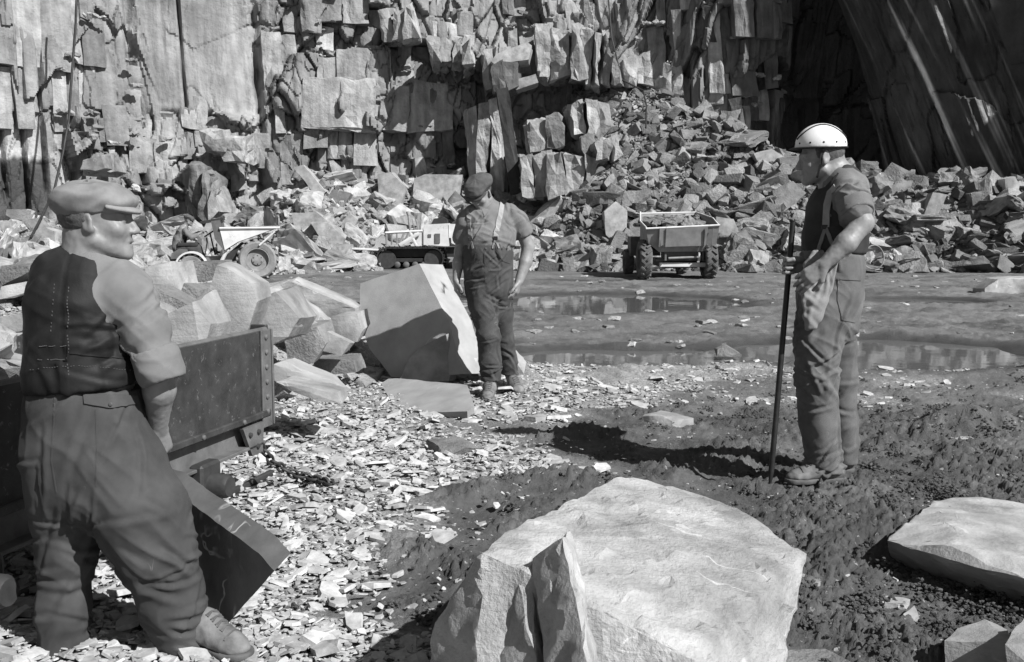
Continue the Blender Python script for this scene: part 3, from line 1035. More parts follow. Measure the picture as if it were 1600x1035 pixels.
def scatter_scree(n):
    rr = random.Random(5); res = []
    for _ in range(n):
        px = rr.uniform(-330, 1950); yt, yw = (float(np.interp(px, SCREE[:, 0], SCREE[:, i])) for i in (1, 2))
        t = rr.random()**1.1
        Y = yt - .7 + t*(yw - yt + 1.0)
        s = min(.055 + .105*rr.paretovariate(1.75), .95)
        if t < .08: s *= .6
        if (262 < px < 352 and Y < 26.8) or (590 < px < 760 and Y < 31.4) or (985 < px < 1140 and Y < 28.2) or (1218 < px < 1262 and Y > 28.9): continue
        if 830 < px < 1150 and t > .5: s *= .55
        x = (px - 800)/F*Y
        dims = (s*rr.uniform(.8, 1.6), s*rr.uniform(.6, 1.1), s*rr.uniform(.25, .75))
        if rr.random() < .3: dims = (s*rr.uniform(1.2, 2.3), s*rr.uniform(.6, 1.2), s*rr.uniform(.12, .24))
        rot = rot_np(rr.gauss(-.35, .5), rr.gauss(0, .5), rr.uniform(0, 6.28))
        res.append((s*F/Y, rr.randrange(len(ROCKS)), x, Y, dims, rot, px, s))
    return res


allr = scatter_scree(9500)
xs = np.array([a[2] for a in allr]); ysr = np.array([a[3] for a in allr]); zsr = ground_z(xs, ysr)
order = sorted(range(len(allr)), key=lambda i: -allr[i][0]*(1 if -20 < allr[i][6] < 1620 else .01))
ind = set(order[:165])
pile = Pile()
for i, (sz, k, x, Y, dims, rot, px, s) in enumerate(allr):
    loc = (x, Y, float(zsr[i]) + .12*s)
    if i in ind:
        yt_, yw_ = (float(np.interp(px, SCREE[:, 0], SCREE[:, q_])) for q_ in (1, 2)); t_ = (Y - yt_)/(yw_ - yt_)
        dk = R.random() < (.45 if px > 950 else .18)
        o = put_rock(k, loc, dims, rot, zone_of(px), None, MAT['boulder_dark'] if dk else MAT['rubble' if px > 860 else 'boulder'])
        name_later(o, f"{form(dims)} {'grey' if dk else 'pale'} block " + ('at the heap\'s foot ' if t_ < .25 else 'midway up the heap ' if t_ < .65 else 'high on the heap ') + mark(px, FARMARK), px)
    else:
        pile.add(k, loc, dims, rot, R.uniform(.35, 1.3)*(.62 if px > 860 else 1.2))
rz_ = random.Random(31)
for _ in range(5200):                   # the finer stuff of the steep middle scree
    px = rz_.uniform(825, 1290); t = rz_.uniform(.25, 1.06); yt, yw = (float(np.interp(px, SCREE[:, 0], SCREE[:, q_])) for q_ in (1, 2))
    Y = yt + t*(yw - yt); x = (px - 800)/F*Y; s = min(.06 + .05*rz_.paretovariate(1.7), .6)
    pile.add(rz_.randrange(18), (x, Y, gz(x, Y) + .1*s), (s*rz_.uniform(.9, 1.9), s, s*rz_.uniform(.25, .7)), rot_np(rz_.gauss(-.35, .5), rz_.gauss(0, .5), rz_.uniform(0, 6)), rz_.uniform(.3, .95))
# crumbs on the ledges of the face
for (a, b, v, dep) in LEDGES:
    for _ in range(R.randrange(2, 9)):
        s = R.uniform(.06, .24); u_ = R.uniform(a, b)
        w = wall_pt(np.array(u_), np.array(v + .03 + .3*s), np.array(R.uniform(.05, max(dep - .05, .1))))
        pile.add(R.randrange(18), w, (s*1.4, s, s*.5), rot_np(R.gauss(0, .35), R.gauss(0, .35), R.uniform(0, 6)), R.uniform(.6, 1.3))
for (p0, p1, q, n) in [(820, 900, 175, 50), (810, 930, 240, 60)]:
    for _ in range(n):
        s = R.uniform(.08, .28); px = R.uniform(p0, p1); Yh = Y_hit(px, q + R.uniform(-6, 8), 24) or 33.5; x = (px - 800)/F*Yh
        pile.add(R.randrange(18), (x, Yh, gz(x, Yh) + .05), (s*1.3, s, s*.5), rot_np(R.gauss(0, .4), R.gauss(0, .4), R.uniform(0, 6)), R.uniform(.7, 1.4))
tag(pile.build('rubble', MAT['rubble_tone']), kind='stuff')

# big stones of the far heaps, one by one
FAR = [  # outline, depth, thickness, material, label
    ([(650, 280), (662, 274), (722, 276), (716, 318), (700, 322), (643, 312)], 32.0, 1.2, 'boulder', 'largest pale squared block above the bulldozer bonnet'),
    ([(590, 275), (612, 268), (632, 290), (626, 326), (596, 330)], 31.4, .9, 'boulder', 'pale upright lump with a grey front above the bulldozer track'),
    ([(460, 262), (474, 258), (509, 300), (496, 310)], 30.6, .5, 'boulder', 'long leaning plank of slate on the crest of the left heap'),
    ([(697, 320), (712, 296), (732, 318), (728, 334), (700, 334)], 31.0, .6, 'boulder_dark', 'grey rounded block beside the bowed man\'s cap'),
    ([(506, 318), (520, 296), (548, 304), (540, 322)], 30.2, .6, 'boulder_dark', 'dark wedge of slate lying high in the heap above the dumper skip'),
    ([(455, 335), (492, 330), (515, 352), (486, 372), (458, 362)], 28.9, .6, 'boulder', 'broad bright boulder just right of the dumper skip'),
    ([(484, 345), (512, 345), (538, 372), (528, 395), (500, 380)], 28.2, .4, 'boulder', 'tilted pale slab between the dumper wheel and the bulldozer'),
    ([(536, 344), (548, 336), (558, 344), (544, 378), (532, 376)], 28.6, .3, 'boulder', 'thin upright flag of slate near the bulldozer\'s rear'),
    ([(944, 330), (962, 315), (976, 330), (979, 372), (958, 378), (947, 366)], 26.6, .7, 'boulder', 'tall pale block standing left of the loaded dumper'),
    ([(983, 350), (1000, 342), (1008, 360), (1005, 372), (984, 374)], 26.2, .5, 'boulder_dark', 'grey block tucked behind the loaded dumper\'s left side'),
    ([(1120, 338), (1150, 344), (1158, 372), (1150, 384), (1122, 388)], 26.6, .7, 'boulder', 'stout pale block beside the right wheel of the loaded dumper'),
    ([(1208, 300), (1240, 284), (1258, 300), (1236, 326), (1212, 338)], 26.8, .5, 'boulder_dark', 'sloping grey slab just left of the helmeted man\'s chest'),
    ([(1178, 240), (1204, 234), (1226, 246), (1218, 258), (1188, 262)], 29.5, .5, 'boulder', 'flat pale slab highest on the scree left of the helmet'),
    ([(1220, 246), (1250, 244), (1256, 266), (1222, 272)], 28.8, .5, 'boulder_dark', 'grey slab end beside the helmeted man\'s face'),
    ([(1306, 246), (1340, 258), (1350, 268), (1342, 288), (1312, 290)], 28.6, .6, 'boulder_dark', 'large grey block right behind the helmeted man\'s neck'),
    ([(1380, 292), (1450, 276), (1430, 294), (1392, 306)], 27.4, .3, 'boulder_dark', 'long thin slab tilted up against the dark recess'),
    ([(1404, 330), (1452, 306), (1462, 318), (1446, 336), (1412, 346)], 26.6, .6, 'boulder', 'pale rounded slab in the heap right of the helmeted man'),
    ([(1428, 372), (1456, 302), (1480, 304), (1476, 320), (1444, 366)], 26.2, .3, 'boulder', 'narrow slab standing askew in the right heap'),
    ([(1518, 300), (1552, 296), (1564, 314), (1540, 326), (1520, 322)], 26.8, .5, 'boulder_dark', 'grey block below the streaked rock on the right'),
    ([(1572, 280), (1584, 276), (1592, 290), (1588, 312), (1572, 318)], 27.2, .5, 'boulder', 'small pale block at the right end of the heap'),
    ([(1152, 366), (1166, 360), (1178, 382), (1160, 396), (1150, 388)], 25.9, .4, 'boulder', 'pale leaning block a step right of the loaded dumper'),
    ([(1370, 330), (1400, 330), (1402, 346), (1374, 348)], 26.4, .5, 'boulder_dark', 'small squared block beside the helmeted man\'s elbow'),
    ([(1506, 376), (1530, 370), (1540, 384), (1516, 392)], 24.6, .4, 'boulder', 'low pale block at the toe of the right heap'),
    ([(0, 348), (10, 346), (12, 382), (0, 384)], 25.0, .5, 'boulder', 'pale upright block at the left edge of the far heap'),
    ([(40, 362), (66, 354), (86, 362), (84, 386), (44, 388)], 24.8, .6, 'boulder', 'bright rounded boulder left of the flat cap'),
    ([(148, 246), (160, 243), (164, 262), (150, 268), (128, 266), (128, 250)], 29.8, .6, 'boulder_dark', 'dark boulder perched on the ledge above the flat cap'),
]
for k, (poly, Y, th, m, lab) in enumerate(FAR):
    cx_ = sum(p[0] for p in poly)/len(poly); lo_ = max(p[1] for p in poly); hi_ = min(p[1] for p in poly)
    Yh = Y_hit(cx_, lo_ - .12*(lo_ - hi_))
    if Yh is not None and abs(Yh - Y) < 4.5: th = th*Yh/Y; Y = Yh - .15*th
    boulder('slate_boulder', px_hull(poly, Y, Y + th, 40 + k, .03), MAT[m], lab, edge=.14, amp=.025, seed=k)

boulder('slate_boulder', px_hull([(798, 128), (836, 117), (842, 128), (806, 141)], 34.2, 35.6, 8, .03), MAT['boulder'],
        'smaller pale slab under the one jutting from the ledge in mid cliff', edge=.14, amp=.02, seed=72)
boulder('slate_slab', px_hull([(768, 96), (776, 86), (822, 66), (833, 72), (828, 92), (772, 102)], 34.4, 35.9, 7, .03), MAT['boulder'],
        'flat slate slab jutting like a roof from the ledge in mid cliff', edge=.14, amp=.02, seed=71, cat='slab')

# ------------------------------------------------------------------ the near heap on the left and the loads
HEAPG = 'blocks in the near heap behind the wagon'
rr = random.Random(77)
n = 0
pts = []
while n < 105:
    x = rr.uniform(-8.2, -1.3); y = rr.uniform(6.4, 14.0)
    if ((x + 4.9)/3.9)**2 + ((y - 10)/4.3)**2 > 1: continue
    if not (-80 < 800 + F*x/y < 620): continue
    s = rr.uniform(.16, .5)
    if 800 + F*x/y > 470: s *= .55
    dims = (s*rr.uniform(1, 1.8), s*rr.uniform(.7, 1.1), s*rr.uniform(.3, .7))
    if rr.random() < .45: dims = (s*rr.uniform(1.3, 2.1), s*rr.uniform(.8, 1.3), s*rr.uniform(.12, .22))
    dk = rr.random() < .3; px = 800 + F*x/y
    o = put_rock(rr.randrange(18), (x, y, gz(x, y) + .18*s), dims, rot_np(rr.gauss(-.25, .4), rr.gauss(0, .35), rr.uniform(0, 6.28)), HEAPG,
                 None, MAT['boulder_dark'] if dk else MAT['boulder'])
    name_later(o, f"{form(dims)} {'grey' if dk else 'pale'} block, " + ('front' if y < 8.6 else 'middle' if y < 11 else 'back') + ' of near heap, ' +
               mark(px, [(50, 'left of the waistcoated man'), (240, 'behind the waistcoated man'), (330, 'right of the waistcoated man'), (430, 'behind the wagon end'), (9999, 'towards the standing slab')]), px)
    n += 1
heap = Pile()
for _ in range(1500):
    x = rr.uniform(-8.5, -1.0); y = rr.uniform(5.9, 14.5)
    if ((x + 4.9)/4.1)**2 + ((y - 10)/4.5)**2 > 1: continue
    s = rr.uniform(.06, .22)
    heap.add(rr.randrange(18), (x, y, gz(x, y) + .03), (s*1.5, s, s*.5), rot_np(rr.gauss(0, .35), rr.gauss(0, .35), rr.uniform(0, 6)), rr.uniform(.8, 1.5))
for _ in range(420):                     # loose pieces strewn across the floor
    y = 8.5*math.exp(rr.random()*1.1); x = (rr.uniform(-50, 1650) - 800)/F*y
    if float(puddle_mask(np.array([x]), np.array([y]))[0]) > -.05: continue
    s = rr.uniform(.04, .16)
    heap.add(rr.randrange(18), (x, y, gz(x, y) + .01), (s*1.5, s, s*.35), rot_np(rr.gauss(0, .15), rr.gauss(0, .15), rr.uniform(0, 6)), rr.uniform(.6, 1.5))
tag(heap.build('debris', MAT['rubble_tone']), kind='stuff')

NEAR = [
    ([(0, 415), (44, 411), (46, 424), (0, 446)], 8.6, .5, 'boulder_dark', 'tilted slab with a dark underside left of the waistcoat'),
    ([(0, 448), (48, 438), (52, 452), (30, 464), (0, 470)], 8.2, .5, 'boulder', 'flat pale block just under the dark tilted slab at the left'),
    ([(0, 492), (42, 486), (46, 520), (0, 528)], 6.8, .6, 'boulder', 'grey squared block left of the waistcoat at elbow height'),
    ([(0, 545), (30, 536), (46, 540), (46, 590), (0, 600)], 5.6, .5, 'boulder', 'streaked upright slab behind the wagon at the left edge'),
    ([(228, 420), (262, 412), (272, 452), (282, 500), (244, 505)], 7.6, .6, 'boulder', 'pale jagged block at the standing man\'s shirt shoulder'),
    ([(252, 416), (332, 410), (340, 436), (318, 442), (262, 436)], 8.6, .6, 'boulder_dark', 'long grey beam of slate below the dumper driver'),
    ([(272, 452), (316, 450), (318, 476), (280, 484)], 8.0, .5, 'boulder', 'rough block under the long grey beam of slate'),
    ([(318, 478), (340, 414), (350, 418), (396, 444), (402, 470), (384, 528), (312, 560), (304, 505)], 4.98, .3, 'boulder', 'tall pale pointed boulder rising behind the wagon side'),
    ([(400, 470), (436, 456), (470, 508), (452, 528), (408, 544), (388, 520)], 5.32, .45, 'boulder', 'bright rounded boulder at the top corner of the wagon side'),
    ([(438, 446), (455, 438), (560, 480), (556, 494), (520, 500), (450, 464)], 8.8, .3, 'boulder', 'long pale plank of slate slanting down towards the standing slab'),
    ([(446, 468), (460, 464), (506, 508), (494, 516)], 8.2, .35, 'boulder', 'slim slate bar lying beside the long slanting plank'),
    ([(518, 500), (560, 492), (566, 520), (556, 538), (516, 522)], 8.2, .5, 'boulder', 'squat grey block touching the standing slab\'s left edge'),
    ([(440, 520), (498, 508), (506, 536), (488, 566), (448, 572)], 7.4, .5, 'boulder_dark', 'smooth grey block right of the wagon\'s end post'),
    ([(488, 562), (552, 562), (560, 584), (494, 586)], 7.9, .4, 'boulder_dark', 'low dark block in the shade left of the standing slab'),
    ([(424, 570), (446, 566), (516, 598), (534, 612), (500, 616), (432, 592)], 6.3, .25, 'slab', 'sloping flat slab propped beside the wagon\'s end post'),
    ([(428, 598), (450, 596), (530, 618), (534, 628), (500, 630), (430, 608)], 6.1, .2, 'boulder', 'thin splintery slab under the sloping one by the wagon'),
    ([(800, 560), (806, 548), (820, 566), (820, 584), (806, 588)], 8.2, .2, 'boulder', 'small pale stone behind the bowed man\'s boot'),
    ([(1122, 548), (1140, 546), (1160, 552), (1158, 558), (1124, 556)], 10.2, .2, 'boulder_dark', 'dark flat stone at the water\'s edge between the puddles'),
    ([(1538, 452), (1560, 437), (1600, 434), (1645, 437), (1645, 462), (1540, 460)], 19.0, .5, 'boulder', 'low pale slab lying by the shallow water at the right edge'),
    ([(246, 512), (262, 492), (300, 470), (322, 512), (318, 570), (250, 590)], 4.55, .4, 'boulder', 'jagged block in the wagon at the standing man\'s rolled cuff'),
    ([(330, 452), (352, 430), (440, 476), (428, 494)], 5.9, .22, 'boulder', 'thin tilted slab lying across the load behind the wagon'),
    ([(238, 470), (250, 452), (318, 486), (308, 500)], 5.4, .2, 'boulder_dark', 'thin grey flag propped at the waistcoated man\'s elbow'),
    ([(452, 520), (470, 500), (548, 540), (536, 556), (470, 536)], 7.6, .2, 'boulder', 'bright thin slab leaning left of the standing slab\'s foot'),
    ([(268, 470), (290, 446), (312, 452), (318, 500), (276, 520)], 5.6, .5, 'boulder_dark', 'grey block behind the load of the wagon'),
]
for k, (poly, Y, th, m, lab) in enumerate(NEAR):
    boulder('slate_boulder', px_hull(poly, Y, Y + th, 90 + k, .012), MAT[m], lab, edge=.05, amp=.007, seed=k + 30, layer=1.0, sharp=16)
# ------------------------------------------------------------------ foreground boulders
def PP(l): return [P(*q) for q in l]


def ground_pt(px, py, z=0.0, dz=0.0):
    """where the view ray through a photograph pixel meets height z"""
    a = P(px, py, 1.0) - Vector((0, 0, CAMZ)); t = (z - CAMZ)/a.z
    return Vector((a.x*t, a.y*t, z + dz))


pa, pb, pc = P(960, 749, 3.50), P(830, 879, 2.64), P(1040, 985, 2.44)
flat_top = plane_pts([(753, 862), (782, 838), (958, 749), (982, 745), (1011, 750), (1114, 782), (1160, 800), (836, 880), (896, 926), (970, 951), (1028, 980)], pa, (pb - pa).cross(pc - pa))
top = [(1174, 808, 3.30), (1230, 848, 3.16),
       (1257, 866, 3.04), (1247, 914, 2.98), (1244, 951, 2.90), (1193, 1035, 2.62), (1085, 1033, 2.36), (681, 976, 2.72), (672, 1000, 2.70)]
bot = [(.07, 2.34, -.08), (.42, 2.28, -.08), (.62, 2.40, -.08), (.78, 2.95, -.08), (.72, 3.4, -.08), (.4, 3.62, -.08), (-.05, 3.3, -.08), (-.22, 2.85, -.08), (-.20, 2.6, -.08), (-.1, 2.38, -.08)]
fin = PP([(838, 876, 2.59), (879, 840, 2.52), (893, 862, 2.50), (925, 1080, 2.20), (848, 1080, 2.31), (845, 980, 2.45)])
fin = fin + [p + Vector((.03, .22, -.05)) for p in fin]
rib = PP([(778, 876, 2.665), (800, 872, 2.63), (826, 884, 2.61), (842, 1060, 2.36), (790, 1060, 2.46), (768, 960, 2.60)])
rib = rib + [p + Vector((.06, .2, -.03)) for p in rib]
boulder('slate_boulder', flat_top + PP(top) + [Vector(b) for b in bot], MAT['hero'], 'huge pale angular slate boulder with a standing fin in the middle foreground',
        edge=.022, amp=.0075, seed=3, extra=[fin, rib], layer=.9, sharp=16, jag=1.0)
top = [(1385, 845, 3.76), (1392, 838, 3.86), (1414, 822, 4.02), (1450, 813, 4.12), (1460, 785, 4.42), (1500, 777, 4.5), (1560, 787, 4.42), (1640, 790, 4.36), (1700, 880, 3.35),
       (1690, 940, 3.16), (1600, 905, 3.30), (1490, 856, 3.56)]
bot = [(1396, 893, 3.93), (1410, 906, 3.92), (1500, 930, 3.78), (1610, 966, 3.56), (1700, 1000, 3.4), (1640, 840, 4.4), (1480, 830, 4.45)]
boulder('slate_boulder', PP(top) + PP(bot), MAT['boulder'], 'broad low slab boulder with a dark front face at the right edge', edge=.032, amp=.010, seed=9, sharp=22)
boulder('slate_boulder', PP([(1478, 1004, 2.86), (1500, 986, 2.92), (1538, 972, 2.96), (1574, 984, 2.9), (1584, 1004, 2.76), (1580, 1120, 2.7), (1468, 1110, 2.8), (1500, 1100, 3.1), (1570, 1080, 3.2)]),
        MAT['boulder'], 'mottled stone half buried in mud at the bottom right corner', edge=.03, amp=.008, seed=12)
boulder('slate_boulder', PP([(1574, 1008, 2.66), (1600, 966, 2.82), (1650, 956, 2.86), (1720, 1000, 2.6), (1710, 1140, 2.4), (1588, 1140, 2.5), (1640, 1040, 3.0)]), MAT['boulder'],
        'grey stone cut by the frame in the very bottom right corner', edge=.03, amp=.008, seed=14)
s = [ground_pt(*q, z=.03) for q in ((1205, 1030), (1222, 1016), (1290, 1014), (1345, 1042), (1300, 1070), (1215, 1060))]
boulder('slate_slab', s + [p - Vector((0, 0, .05)) for p in s], MAT['boulder_dark'], 'thin flat slab in the mud right of the huge boulder', edge=.03, amp=.004, seed=15, cat='slab')
s = PP([(1402, 985, 3.25), (1412, 960, 3.3), (1428, 946, 3.36), (1434, 962, 3.3), (1412, 992, 3.2)])
boulder('slate_splinter', s + [p + Vector((.02, .03, -.04)) for p in s], MAT['boulder'], 'pale pointed splinter sticking out of the mud below the right boulder', edge=.02, amp=.004, seed=16, cat='stone')
s = [ground_pt(*q, z=.04) for q in ((1268, 968), (1292, 956), (1330, 966), (1318, 984), (1280, 984))]
# small stones strewn in the mud on the right
for k, (px, py, sz, lab) in enumerate([(1400, 945, .05, 'small pale stone in the mud in front of the right boulder'), (1385, 1000, .045, 'round pale pebble in the mud below the right boulder'),
                                       (1255, 915, .07, 'flat mottled stone against the huge boulder\'s right side'), (1220, 780, .05, 'pale stone in the mud just below the helmeted man\'s boot'),
                                       (1505, 695, .07, 'small white stone on the mud at the far right'), (1040, 655, .17, 'pale flat slab lying beyond the iron bar\'s shadow'),
                                       (840, 653, .08, 'white oblong stone below the bowed man\'s boots'), (700, 700, .16, 'dark flat flake on the chips in front of the flat slab')]):
    g = ground_pt(px, py, .02)
    rr = random.Random(k + 500); w = sz
    pts = [Vector((p.x*w*2.2, p.y*w*1.6, p.z*w*.55)) for p in rock_pts(rr, .2, .5, 3)]
    M = Matrix.Rotation(rr.uniform(0, 6), 3, 'Z')
    z0 = gz(g.x, g.y)
    boulder('slate_stone', [M @ p + Vector((g.x, g.y, z0 + .015)) for p in pts], MAT['boulder_dark'] if k == 7 else MAT['boulder'], lab, edge=.025, amp=.004, seed=k, cat='stone')

# ------------------------------------------------------------------ the slabs in the middle
face = plane_pts([(563, 443), (590, 433), (655, 412), (668, 450), (702, 505), (724, 584), (655, 591), (612, 590), (577, 545), (562, 500)], P(640, 590, 8.5), (-.46, -.82, .34))
boulder('slate_slab', slabpoly(face, (.17, .27, -.02), .012, 4), MAT['slab'], 'big smooth slab standing on edge with a man\'s shadow on its face', edge=.055, amp=.0045, seed=22, cat='slab', sharp=18, layer=.2)
tip = PP([(700, 505, 8.75), (722, 520, 8.7), (752, 576, 8.5), (744, 584, 8.45), (720, 560, 8.48)])
boulder('slate_boulder', tip + [p + Vector((.12, .2, -.06)) for p in tip], MAT['boulder'], 'bright wedge against the standing slab\'s right foot', edge=.05, amp=.01, seed=23)
chk = PP([(655, 545, 8.38), (700, 522, 8.45), (716, 560, 8.42), (700, 596, 8.30), (622, 598, 8.26), (640, 560, 8.34)])
boulder('slate_boulder', chk + [p + Vector((.05, .14, -.02)) for p in chk], MAT['boulder'], 'chipped lump leaning on the lower face of the standing slab', edge=.05, amp=.010, seed=24)
flat = plane_pts([(595, 599), (609, 590), (730, 601), (727, 614), (741, 634), (730, 643), (690, 644), (618, 640)], P(660, 642, 7.1), (-.22, -.10, .97))
boulder('slate_slab', flat + [p + Vector((.0, .03, -.055)) for p in flat], MAT['slab'], 'flat slab lying in front of the bowed man', edge=.05, amp=.004, seed=25, cat='slab', sharp=18)
hs = plane_pts([(238, 752), (262, 760), (294, 789), (345, 826), (404, 864), (429, 892), (380, 948), (333, 1000), (235, 960)], P(332, 998, 3.16), (-.72, -.66, .10))
boulder('slate_slab', hs + [p + Vector((.036, .062, .036)) for p in hs], MAT['slabdark'], 'thick dark slab held upright against the waistcoated man\'s leg', edge=.02, amp=.0022, seed=26, cat='slab', sharp=18, layer=.2, jag=1.4)

# ------------------------------------------------------------------ slate chips
def flakes(x, y, size, tiltsd, seed, lift):
    """vectorised thin splinters: vertices and faces"""
    n = len(x); rg = np.random.default_rng(seed); K = 6
    ang = (np.arange(K)[None, :] + rg.uniform(-.38, .38, (n, K)))*2*math.pi/K
    rad = rg.uniform(.55, 1.1, (n, K))
    asp = rg.uniform(.35, .85, n)
    px = np.cos(ang)*rad*size[:, None]; py = np.sin(ang)*rad*size[:, None]*asp[:, None]
    th = np.clip(size*rg.uniform(.10, .3, n), .003, .022)
    top = np.stack([px*.93, py*.93, np.repeat(th[:, None], K, 1) + rg.normal(0, .12, (n, K))*th[:, None]], -1)
    bot = np.stack([px, py, np.zeros_like(px)], -1)
    v = np.concatenate([top, bot], 1)                       # n, 2K, 3
    rz = rg.uniform(0, 2*math.pi, n); tx = rg.normal(0, 1, n)*tiltsd; ty = rg.normal(0, 1, n)*tiltsd
    cz, sz = np.cos(rz), np.sin(rz)
    cx, sx, cy, sy = np.cos(tx), np.sin(tx), np.cos(ty), np.sin(ty)
    X, Yv, Z = v[..., 0], v[..., 1], v[..., 2]
    X, Yv = X*cz[:, None] - Yv*sz[:, None], X*sz[:, None] + Yv*cz[:, None]
    Yv, Z = Yv*cx[:, None] - Z*sx[:, None], Yv*sx[:, None] + Z*cx[:, None]
    X, Z = X*cy[:, None] + Z*sy[:, None], -X*sy[:, None] + Z*cy[:, None]
    zz = ground_z(x, y) + lift
    return np.stack([X + x[:, None], Yv + y[:, None], Z + zz[:, None]], -1), K


FK = 6


def flake_faces(n):
    f = []
    for i in range(n):
        o = i*12
        f.append((o, o + 1, o + 2, o + 3, o + 4, o + 5))
        for k in range(FK):
            l = (k + 1) % FK
            f.append((o + 6 + k, o + 6 + l, o + l, o + k))
    return f


def build_chips():
    rg = np.random.default_rng(8)
    N = 60000
    y = 1.75*np.exp(rg.random(N)*math.log(10.6/1.75)); x = (rg.random(N)*2 - 1)*(.56*y + .15)
    acc = chip_field(x, y)
    # keep a constant number per square metre (samples are denser near the camera)
    keep = rg.random(N) < acc**1.3*np.clip(y*y/7.5, .12, 1.0)
    x, y = x[keep], y[keep]
    n = len(x)
    size = .014 + .011*rg.pareto(2.4, n); size = np.minimum(size, .085)*(1 + .05*(y - 3))
    # sparse ones over the mud
    M = 5200
    y2 = 2.0*np.exp(rg.random(M)*math.log(10/2.0)); x2 = (rg.random(M)*2 - 1)*(.56*y2 + .1)
    k2 = (puddle_mask(x2, y2) < .1); x2, y2 = x2[k2], y2[k2]; s2 = np.minimum(.007 + .007*rg.pareto(2.0, len(x2)), .06); q2 = rg.random(len(x2)) < np.clip(.22 + .9*pn(x2*1.4, y2*1.4, 51) + .5*sstep(1.6, 0, x2 - np.interp(y2, CH_Y, CH_X)), .03, 1)*np.clip(y2*y2/7.5, .15, 1); x2, y2, s2 = x2[q2], y2[q2], s2[q2]
    x = np.concatenate([x, x2]); y = np.concatenate([y, y2]); size = np.concatenate([size, s2]); n = len(x)
    lift = rg.random(n)*.022*np.clip(chip_field(x, y), .3, 1) + .002
    lift[-len(x2):] += .022*mud_field(x2, y2)
    # the largest in view become things of their own
    pxs = 800 + F*x/y; pys = 347 + CAMZ*F/y
    vis = (pxs > 5) & (pxs < 1595) & (pys < 1030) & ~((pxs < 330) & (pys > 640)) & ~((pxs > 690) & (pxs < 1240) & (pys > 770))
    app = np.where(vis, size/y, 0)
    big = np.argsort(-app)[:170]
    V, K = flakes(x, y, size, .22, 4, lift)
    rest = np.ones(n, bool); rest[big] = False
    me = np_mesh('slate_chips', V[rest].reshape(-1, 3), flake_faces(int(rest.sum())))
    set_tone(me, np.repeat(rg.uniform(.62, 1.15, n)[rest], 12))
    tag(mesh_obj('gravel', me, MAT['chip_tone']), kind='stuff')
    for i in big:
        v = V[i]; c = v.mean(0)
        me = np_mesh('slate_chip', v - c, flake_faces(1)); me.materials.append(MAT['chip'])
        o = bpy.data.objects.new('slate_chip', me); COL.objects.link(o); o.location = c.tolist()
        px, py = pxs[i], pys[i]
        if py < 640: w = 'on the light ground ' + ('by the bowed man' if px < 1000 else 'beyond the iron bar')
        elif px < 430 and py > 860: w = 'below the corner of the held dark slab'
        elif px < 470: w = 'beside the wagon\'s rail and chain'
        elif py < 720: w = 'just in front of the flat slab' if px < 760 else 'by the iron bar\'s shadow'
        elif py < 820: w = 'in the litter between wagon and huge boulder'
        elif py < 920: w = 'round the bare mud patch left of the huge boulder'
        else: w = 'at the bottom edge left of the huge boulder' if px < 700 else 'right of the huge boulder'
        e = np.ptp(v[:6, 0]), np.ptp(v[:6, 1]); lg = max(e)/max(min(e), 1e-4)
        tag(o, None, 'chip', 'slate chips ' + w)
        name_later(o, ('large ' if size[i] > .062 else 'small ' if size[i] < .045 else '') + ('long ' if lg > 1.7 else 'broad ' if lg < 1.2 else '') + 'slate chip ' + w, px)
    print('chips', n)


build_chips()


def build_clods():
    rg = np.random.default_rng(18)
    N = 32000
    y = 2.0*np.exp(rg.random(N)*math.log(8.5/2.0)); x = (rg.random(N)*2 - 1)*(.56*y + .1)
    big = pn(x*2.6, y*2.6, 6.0)
    keep = rg.random(N) < mud_field(x, y)*np.clip(.12 + .8*big + .45*sstep(.2, 1.5, x - .2*(y - 3)), .02, 1)*np.clip(y*y/9, .15, 1)
    x, y = x[keep], y[keep]; n = len(x)
    size_all = np.minimum(.006 + .0085*rg.pareto(2.1, n), .05)
    # the larger lumps are crumbly: each a cluster of small crumbs
    bigc = np.nonzero(size_all > .015)[0]; k_ = np.clip((size_all[bigc]/.0085)**2*1.3, 4, 34).astype(int); src = np.repeat(bigc, k_)
    off = rg.normal(0, .55, (len(src), 3))*size_all[src][:, None]; off[:, 2] = np.abs(off[:, 2])*.75
    cs = rg.uniform(.0035, .0105, len(src))
    sm = size_all <= .015
    clod_mesh(rg, np.concatenate([x[sm], x[src] + off[:, 0]]), np.concatenate([y[sm], y[src] + off[:, 1]]), np.concatenate([size_all[sm], cs]), 1,
              np.concatenate([np.zeros(sm.sum()), off[:, 2]]))
    print('clods', n)


def clod_mesh(rg, x, y, size, sub_, up_):
    n = len(x)
    t = bmesh.new(); bmesh.ops.create_icosphere(t, subdivisions=sub_, radius=1); t.verts.index_update()
    v0 = np.array([v.co[:] for v in t.verts]); f0 = [tuple(v.index for v in f.verts) for f in t.faces]; t.free()
    r = rg.uniform(.65, 1.25, (n, len(v0), 1))
    if sub_ == 2:
        sd_ = rg.uniform(0, 200, (n, 1)); r = (1 + .55*pn(v0[None, :, 0]*1.3 + sd_, v0[None, :, 1]*1.3, v0[None, :, 2]*1.3 + sd_) + .35*pn(v0[None, :, 0]*3.2 + sd_, v0[None, :, 1]*3.2, v0[None, :, 2]*3.2))[..., None]
    V = v0[None]*r*size[:, None, None]*np.array([1.1, 1, .8])
    mud = mud_field(x, y)
    V = V + np.stack([x, y, ground_z(x, y) + .022*mud + size*.2 + up_], -1)[:, None, :]
    f0 = np.array(f0); Fc = (f0[None] + (np.arange(n)*len(v0))[:, None, None]).reshape(-1, 3)
    me = np_mesh('mud_clods', V.reshape(-1, 3), Fc, sub_ == 2)
    set_tone(me, np.repeat(rg.uniform(.7, 1.5, n), len(v0)))
    tag(mesh_obj('mud', me, MAT['clod']), kind='stuff')


